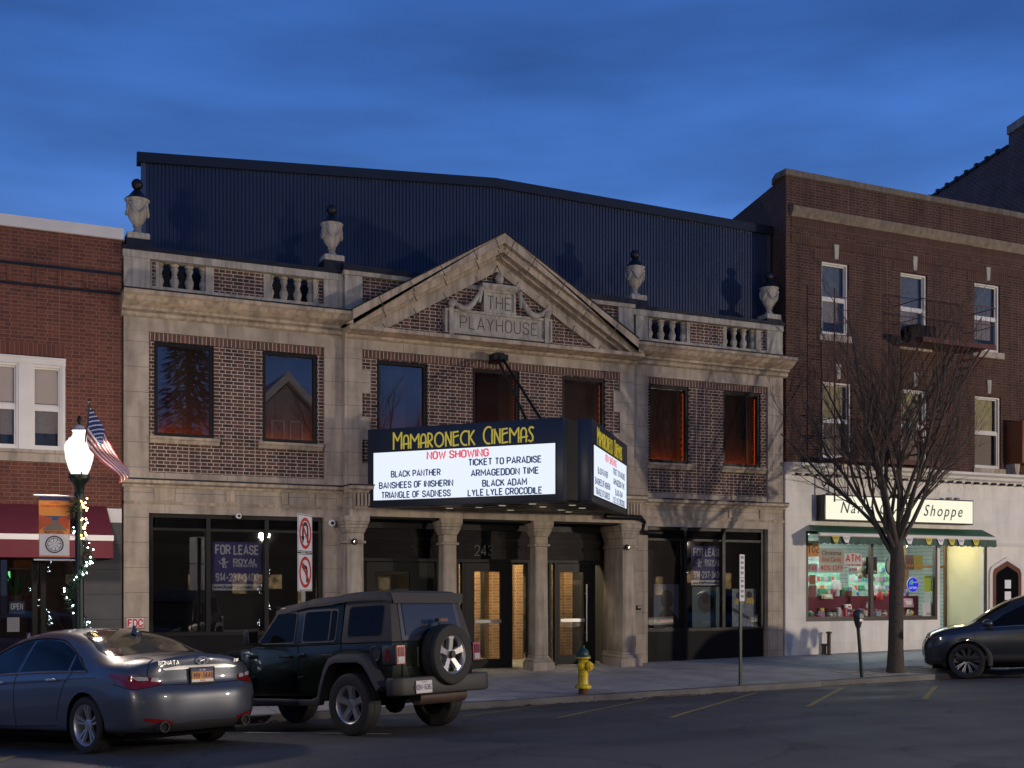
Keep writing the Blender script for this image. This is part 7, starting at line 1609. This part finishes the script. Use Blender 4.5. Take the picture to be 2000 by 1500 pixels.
for sg in (1, -1):
    for x0, x1, sl in ((1.20, 1.98, .34), (.36, 1.06, 0)):
        o = rounded(x0, x1, 1.20, 1.635, .05, sl); spanel(o, .004, 'flare', 'window_seal', sg)
        i_ = rounded(x0+.022, x1-.024, 1.222, 1.613, .04, sl); spanel(i_, .007, 'car_glass', 'side_window', sg)
    k = MB(); y = sg*(sidey(1.42)+.009); k.tube([(.50, sg*(sidey(1.22)+.008), 1.22), (.50, sg*(sidey(1.61)+.008), 1.61)], .010, 6); k.build('window_bar', 'flare', jp)
    o = rounded(-.52, .16, 1.24, 1.66, .06); spanel(o, .003, mat('top_seam', (.03, .027, .027), .8) if sg > 0 else bpy.data.materials['top_seam'], 'window_seal', sg)
    spanel(rounded(-.50, .14, 1.26, 1.64, .05), .006, 'car_glass', 'side_window', sg)
    k = MB()
    for x in (2.17, 1.12, .255): k.box(x-.004, x+.004, sg*.782, sg*.789, .62 if x != .255 else .98, HB-.01)
    k.box(1.2, 2.1, sg*.782, sg*.789, .60, .606); k.box(.62, 1.05, sg*.782, sg*.789, .62, .626)
    k.build('door_seam', 'black_panel', jp)
    for x in (1.28, .38):
        k = MB(); k.box(x, x+.20, sg*.80, sg*.835, 1.015, 1.045); k.box(x, x+.03, sg*.785, sg*.83, 1.015, 1.045); k.box(x+.17, x+.20, sg*.785, sg*.83, 1.015, 1.045); k.build('door_handle', 'plastic', jp, bevel=.006)
    for x, z in ((2.13, 1.04), (2.13, .74), (1.06, 1.04), (1.06, .74)):
        k = MB(); k.box(x-.08, x+.05, sg*.787, sg*.812, z-.022, z+.022); k.build('hinge', 'jeep_paint', jp, bevel=.006)
    # flares
    def flare(cx, pts, par=jp):
        k = MB(); n = len(pts)
        for i in range(n):
            pass
        inn = []; out = []
        for x, z in pts: inn.append((cx+x*.86, .36+(z-.36)*.86)); out.append((cx+x, z))
        ya, yb_ = .77, .925; vs = []
        for (xo, zo), (xi, zi) in zip(out, inn):
            vs += [(xo, sg*ya, zo), (xo*.6+xi*.4, sg*(yb_-.015), zo*.6+zi*.4+.012), (xi*.85+xo*.15, sg*yb_, zi*.85+zo*.15), (xi, sg*yb_, zi-.02), (xi, sg*ya, zi-.02)]
        k.add(vs, [(5*i+j, 5*i+j+1, 5*i+j+6, 5*i+j+5) for i in range(n-1) for j in range(4)]+[(0, 1, 2, 3, 4), tuple(5*(n-1)+q for q in range(5))]); return k.build('wheel_flare', 'flare', jp, smooth=40)
    flare(0, [(.66, .47), (.60, .66), (.50, .88), (.40, 1.01), (.28, 1.05), (-.22, 1.05), (-.34, 1.00), (-.46, .86), (-.58, .68), (-.63, .62)])
    flare(3.008, [(.66, .80), (.52, 1.02), (.38, 1.07), (-.35, 1.07), (-.48, 1.0), (-.60, .75), (-.68, .47)])
    k = MB(); k.prism([(.62, .38), (2.36, .36), (2.42, .48), (2.34, .47), (.78, .46), (.62, .50), (.56, .50)], min(sg*.78, sg*.90), max(sg*.78, sg*.90)); k.build('step_rail', 'flare', jp, bevel=.02)
    # mirrors
    k = MB(); k.box(1.80, 1.92, sg*.92, sg*1.10, 1.20, 1.40) if sg > 0 else k.box(1.80, 1.92, -1.10, -.92, 1.20, 1.40); mo = k.build('wing_mirror', 'plastic', jp, bevel=.025)
    k = MB(); k.tube([(1.95, sg*.78, 1.20), (1.87, sg*.95, 1.22)], .03, 8); k.build('mirror_arm', 'plastic', mo)
    k = MB(); ya, yb_ = (.935, 1.085); k.add([(1.796, sg*ya, 1.22), (1.796, sg*yb_, 1.22), (1.796, sg*yb_, 1.38), (1.796, sg*ya, 1.38)], [(0, 1, 2, 3)]); k.build('mirror_glass', 'chrome', mo)
    # tail lights
    y0, y1 = (.665, .835) if sg > 0 else (-.835, -.665)
    k = MB(); k.box(-.82, -.56, y0, y1, .885, 1.135); tl_ = k.build('tail_light', 'plastic', jp, bevel=.025)
    k = MB(); a, b = min(sg*.80, sg*.69), max(sg*.80, sg*.69)
    k.box(-.826, -.818, a-.018, b+.018, .895, 1.125); k.build('bezel', 'tail_redbright', tl_); k = MB(); k.box(-.834, -.822, a, b, .99, 1.108); k.build('red_lens', 'tail_red', tl_); k = MB(); k.box(-.834, -.822, a, b, .912, .985); k.build('clear_lens', 'tail_white', tl_)
    k = MB(); k.box(-.70, -.64, sg*.834, sg*.84, .93, 1.08); k.build('side_marker', 'tail_red', tl_)
k = MB(); k.lathe([(.10, .778), (.10, .794), (.092, .80), (.082, .795), (.078, .788), (.03, .79), (.001, .79)], (-.40, 0, 1.03), 24, axis='y'); k.build('fuel_cap', 'plastic', jp, smooth=30)
# tailgate, rear window
k = MB(); k.add([(-.715, .60, 1.19), (-.715, -.60, 1.19), (-.605, -.56, 1.70), (-.605, .56, 1.70)], [(0, 1, 2, 3)]); k.build('rear_window_panel', mat('rear_vinyl', (.030, .033, .045), .35, coat=.3), jp)
k = MB(); f = lambda z: -.722+(z-1.19)*.2157
k.add([(f(1.25)-.002, .52, 1.25), (f(1.25)-.002, -.52, 1.25), (f(1.67)-.002, -.50, 1.67), (f(1.67)-.002, .50, 1.67)], [(0, 1, 2, 3)]); k.build('rear_window', mat('rear_vinyl_window', (.020, .025, .04), .25, coat=.2), jp)
k = MB(); k.box(-.728, -.70, -.62, .62, .62, 1.165); k.build('tailgate', 'jeep_paint', jp, bevel=.02)
k = MB(); k.box(-.75, -.72, .30, .36, .84, 1.10); k.build('tailgate_handle', 'plastic', jp, bevel=.01)
k = MB(); k.box(-.92, -.72, -.16, .16, .80, 1.16); k.build('spare_carrier', 'plastic', jp)
sw = wheel(jp, (-.90, -.05, .985), .395, .255, .245, 'jeep', 'alloy', 1, 0, 'spare_wheel', 'x')
k = MB(); k.lathe([(.05, -1.02), (.055, -.99)], (0, -.05, .985), 6, axis='x'); k.build('hub_cover', 'black', jp)
k = MB(); k.tube([(-.78, -.05, 1.2), (-.80, -.05, 1.40)], .02, 6); k.box(-.86, -.78, -.14, .04, 1.41, 1.455); bl = k.build('brake_light_stalk', 'plastic', jp); k = MB(); k.box(-.868, -.861, -.12, .02, 1.418, 1.448); k.build('brake_light', 'tail_red', bl)
# rear bumper
k = MB(); bp_ = [(-.72, .94), (-.86, .93), (-.93, .82), (-.945, .55), (-.945, -.55), (-.93, -.82), (-.86, -.93), (-.72, -.94)]
k.hexa(bp_, .50, .73); k.build('rear_bumper', 'plastic', jp, bevel=.03)
plate(jp, (-.955, .47, .60), RB, .30, .155, 'plate_white', 'KDW-6363', 'navy', 'NEW YORK')
k = MB(); k.lathe([(.10, -.55), (.105, -.53), (.105, .35), (.10, .37)], (-.70, 0, .46), 18, axis='y'); k.build('silencer', 'brown_iron', jp, smooth=40)
k = MB(); k.tube([(0, -.7, .40), (0, .7, .40)], .05, 10); k.ball((0, .05, .38), .15, 12); k.build('rear_axle', 'black_panel', jp); k = MB(); k.tube([(3.008, -.7, .40), (3.008, .7, .40)], .05, 10); k.build('front_axle', 'black_panel', jp)
for x in (0, 3.008):
    for sg in (1, -1): wheel(jp, (x, sg*.80, .398), .40, .25, .243, 'jeep', 'alloy', sg)
# front end: windscreen, bonnet, grille
k = MB(); k.add([(2.12, -.66, HB+.02), (2.12, .66, HB+.02), (1.66, .58, 1.66), (1.66, -.58, 1.66)], [(0, 1, 2, 3)]); k.build('windscreen', 'car_glass', jp)
k = MB(); vs = []
for x, hw_, z in ((2.40, .66, 1.155), (2.9, .62, 1.13), (3.30, .57, 1.10), (3.36, .56, 1.05)):
    vs += [(x, -hw_, z-.14), (x, -hw_, z-.02), (x, -hw_*.8, z), (x, 0, z+.02), (x, hw_*.8, z), (x, hw_, z-.02), (x, hw_, z-.14)]
k.add(vs, [(7*i+j, 7*i+j+1, 7*i+j+8, 7*i+j+7) for i in range(3) for j in range(6)]); k.build('bonnet', 'jeep_paint', jp, smooth=40)
k = MB(); k.prism([(2.40, .62), (3.35, .62), (3.38, 1.08), (2.40, 1.12)], -.56, .56); k.build('front_body', 'jeep_paint', jp, bevel=.02)
k = MB()
for i in range(7): k.box(3.365, 3.39, -.30+i*.1-.028, -.30+i*.1+.028, .74, 1.02)
k.build('grille', 'black', jp)
for sg in (1, -1): k = MB(); k.lathe([(.09, 3.37), (.085, 3.40), (.001, 3.41)], (0, sg*.45, .90), 20, axis='x'); k.build('headlight', 'tail_white', jp, smooth=40)
k = MB(); k.box(3.42, 3.62, -.85, .85, .48, .68); k.build('front_bumper', 'plastic', jp, bevel=.03)
text('Sahara', .06, (-.25, .788, 1.10), (-1, 0, 0), ZU, 'grey', 'badge', jp, ext=.001, shear=.2) if False else None
# ---------------------------------------------------------------- dark grey SUV at the right
yaw_m = radians(180-27-25.2); h = Vector((cos(yaw_m), sin(yaw_m))); l = Vector((-h.y, h.x)); wb = 2.70
fc = Vector((U(1891, -4.95), -4.95)); og = fc-h*wb-l*.79
sv_ = park('parked_suv', 'dark grey SUV parked nose to the kerb at the right edge', og.x, og.y, yaw_m, wb, .79, 'cars parked along the kerb')
VS = [
 [(-.75, 0, .30), (-.88, 0, .34), (-.92, 0, .5), (-.93, 0, .65), (-.90, 0, .85), (-.86, 0, 1.0), (-.72, 0, 1.35), (-.50, 0, 1.62), (-.35, 0, 1.65)],
 [(-.66, .55, .3), (-.76, .68, .34), (-.80, .74, .5), (-.81, .78, .65), (-.79, .78, .85), (-.76, .74, 1.0), (-.62, .60, 1.35), (-.43, .42, 1.60), (-.33, 0, 1.65)],
 sec(-.42, (.65, .28), (.82, .35), (.88, .5), (.91, .7), (.90, .92), (.87, 1.03), (.69, 1.43), (.45, 1.63), (0, 1.665)),
 sec(.3, (.65, .24), (.86, .33), (.90, .5), (.92, .72), (.91, .93), (.88, 1.03), (.67, 1.49), (.43, 1.65), (0, 1.682)),
 sec(1.0, (.65, .24), (.86, .33), (.90, .5), (.92, .72), (.91, .93), (.88, 1.03), (.66, 1.505), (.42, 1.655), (0, 1.685)),
 sec(1.55, (.65, .24), (.86, .33), (.90, .5), (.92, .72), (.91, .92), (.88, 1.02), (.68, 1.46), (.44, 1.62), (0, 1.655)),
 sec(1.98, (.65, .24), (.86, .33), (.90, .5), (.92, .72), (.91, .91), (.88, 1.01), (.73, 1.33), (.47, 1.49), (0, 1.53)),
 sec(2.38, (.65, .25), (.86, .34), (.90, .5), (.92, .72), (.91, .90), (.885, .995), (.80, 1.15), (.52, 1.28), (0, 1.32)),
 sec(2.70, (.65, .26), (.86, .35), (.90, .5), (.92, .71), (.91, .88), (.885, .97), (.82, 1.045), (.53, 1.10), (0, 1.125)),
 sec(3.05, (.63, .26), (.83, .34), (.88, .48), (.90, .68), (.89, .84), (.865, .92), (.79, 1.0), (.52, 1.05), (0, 1.07)),
 sec(3.34, (.6, .26), (.76, .33), (.80, .46), (.82, .62), (.81, .77), (.79, .85), (.70, .925), (.46, .975), (0, 1.0)),
 [(3.40, .50, .25), (3.50, .62, .31), (3.53, .66, .45), (3.55, .67, .60), (3.53, .66, .73), (3.50, .62, .80), (3.45, .55, .87), (3.46, .38, .92), (3.48, 0, .945)],
 [(3.5, 0, .24), (3.58, 0, .30), (3.62, 0, .45), (3.63, 0, .6), (3.61, 0, .75), (3.59, 0, .81), (3.57, 0, .86), (3.55, 0, .90), (3.53, 0, .925)]]
Vd = Surf(VS); VR = .41
Vd.body(sv_, 'suv_paint', [(0, .36, VR), (2.70, .36, VR)], 8)
k = MB(); k.box(-.7, 3.4, -.6, .6, .2, .6); k.build('underbody', 'underbody', sv_)
for x in (0, 2.70):
    liner(sv_, x, .36, VR+.004, .56, .90)
    for sg in (1, -1):
        k = MB(); n = 24; vs = []
        for i in range(n+1):
            a = -.25+(pi+.5)*i/n
            for rr, y in ((VR-.012, .80), (VR-.012, .915), (VR+.03, .925), (VR+.075, .905)):
                xx = x+rr*cos(a); yo_ = y if xx < 2.75 else y-.35*(xx-2.75)**2*2.2; vs.append((xx, sg*yo_, .36+rr*sin(a)))
        k.add(vs, [(4*i+j, 4*i+j+1, 4*i+j+5, 4*i+j+4) for i in range(n) for j in range(3)]); k.build('arch_cladding', 'plastic', sv_, smooth=50)
        wheel(sv_, (x, sg*.79, .36), .36, .225, .258, 'suv', 'alloy_dk', sg, .0 if x == 0 else -.08)
side_glass(Vd, [(4.35, 5.1), (7.0, 5.10), (6.75, 5.35), (6.0, 5.75), (5.2, 5.92), (4.35, 5.93)], sv_)
side_glass(Vd, [(2.4, 5.12), (4.2, 5.1), (4.2, 5.93), (3.0, 5.9), (2.5, 5.7)], sv_)
for sg in (1, -1):
    k = MB(); Vd.line(k, [(2.2, 5.06), (4.3, 5.03), (7.1, 5.05)], .008, .004, sg); k.build('chrome_strip', 'chrome', sv_)
    k = MB(); Vd.line(k, [(7.55, 5.0), (7.5, 4), (7.4, 3), (7.3, 2.0), (7.25, 1.3)], .0045, 0, sg); Vd.line(k, [(4.28, 5.9), (4.3, 5), (4.3, 3), (4.3, 1.4)], .0045, 0, sg); Vd.line(k, [(11.0, 5.3), (9.6, 5.62), (8.2, 5.68)], .004, 0, sg); k.build('door_seam', 'black_panel', sv_)
    for s_ in (4.45, 2.6): k = MB(); k.tube([Vd.at(s_, 4.4, .004, sg), Vd.at(s_+.06, 4.4, .03, sg), Vd.at(s_+.32, 4.38, .03, sg), Vd.at(s_+.4, 4.38, .004, sg)], [.008, .014, .014, .008], 8); k.build('door_handle', 'suv_paint', sv_)
    Vd.patch([(9.75, 5.05), (10.4, 5.12), (11.2, 5.2), (11.35, 4.7), (10.7, 4.55), (10.1, 4.75)], .006, 'car_glass', 'headlight', sv_, sg)
    Vd.patch([(9.85, 5.02), (10.25, 5.05), (10.25, 4.82), (10.05, 4.86)], .010, 'amber', 'indicator_lamp', sv_, sg)
    Vd.patch([(10.5, 4.95), (11.1, 5.0), (11.15, 4.8), (10.6, 4.75)], .010, 'tail_white', 'headlight_lens', sv_, sg)
    Vd.patch([(10.6, 4.5), (12, 4.45), (12, 4.62), (10.9, 4.66)], .012, 'chrome', 'grille_wing', sv_, sg); Vd.patch([(11.2, 2.2), (12, 2.1), (12, 4.4), (11.3, 4.35)], .006, 'black', 'grille', sv_, sg)
    Vd.patch([(2.6, 1.0), (8.6, 1.0), (8.6, 1.75), (2.6, 1.75)], .006, 'plastic', 'sill_cladding', sv_, sg); Vd.patch([(9.4, 1.0), (12, 1.0), (12, 1.7), (9.4, 1.75)], .006, 'plastic', 'lower_bumper', sv_, sg)
    Vd.patch([(5.6, 8.0), (5.65, 7), (5.9, 6.4), (7.3, 6.3), (7.75, 7.0), (7.8, 8.0)], .004, 'car_glass', 'windscreen', sv_, sg); Vd.patch([(0, 5.6), (0, 6.7), (.9, 6.6), (1.0, 5.7)], .004, 'car_glass', 'rear_window', sv_, sg)
    Vd.patch([(.5, 4.9), (.6, 5.3), (1.6, 5.2), (2.0, 5.0), (1.4, 4.6)], .006, 'tail_red', 'tail_light', sv_, sg)
    c = Vd.at(6.75, 5.2, 0, sg); k = MB(); k.ball((c.x-.02, c.y+sg*.15, c.z+.06), .105, 12, sz=.8); k.tube([c, (c.x-.01, c.y+sg*.12, c.z+.02)], .03, 6); k.build('wing_mirror', 'suv_paint', sv_, smooth=60)
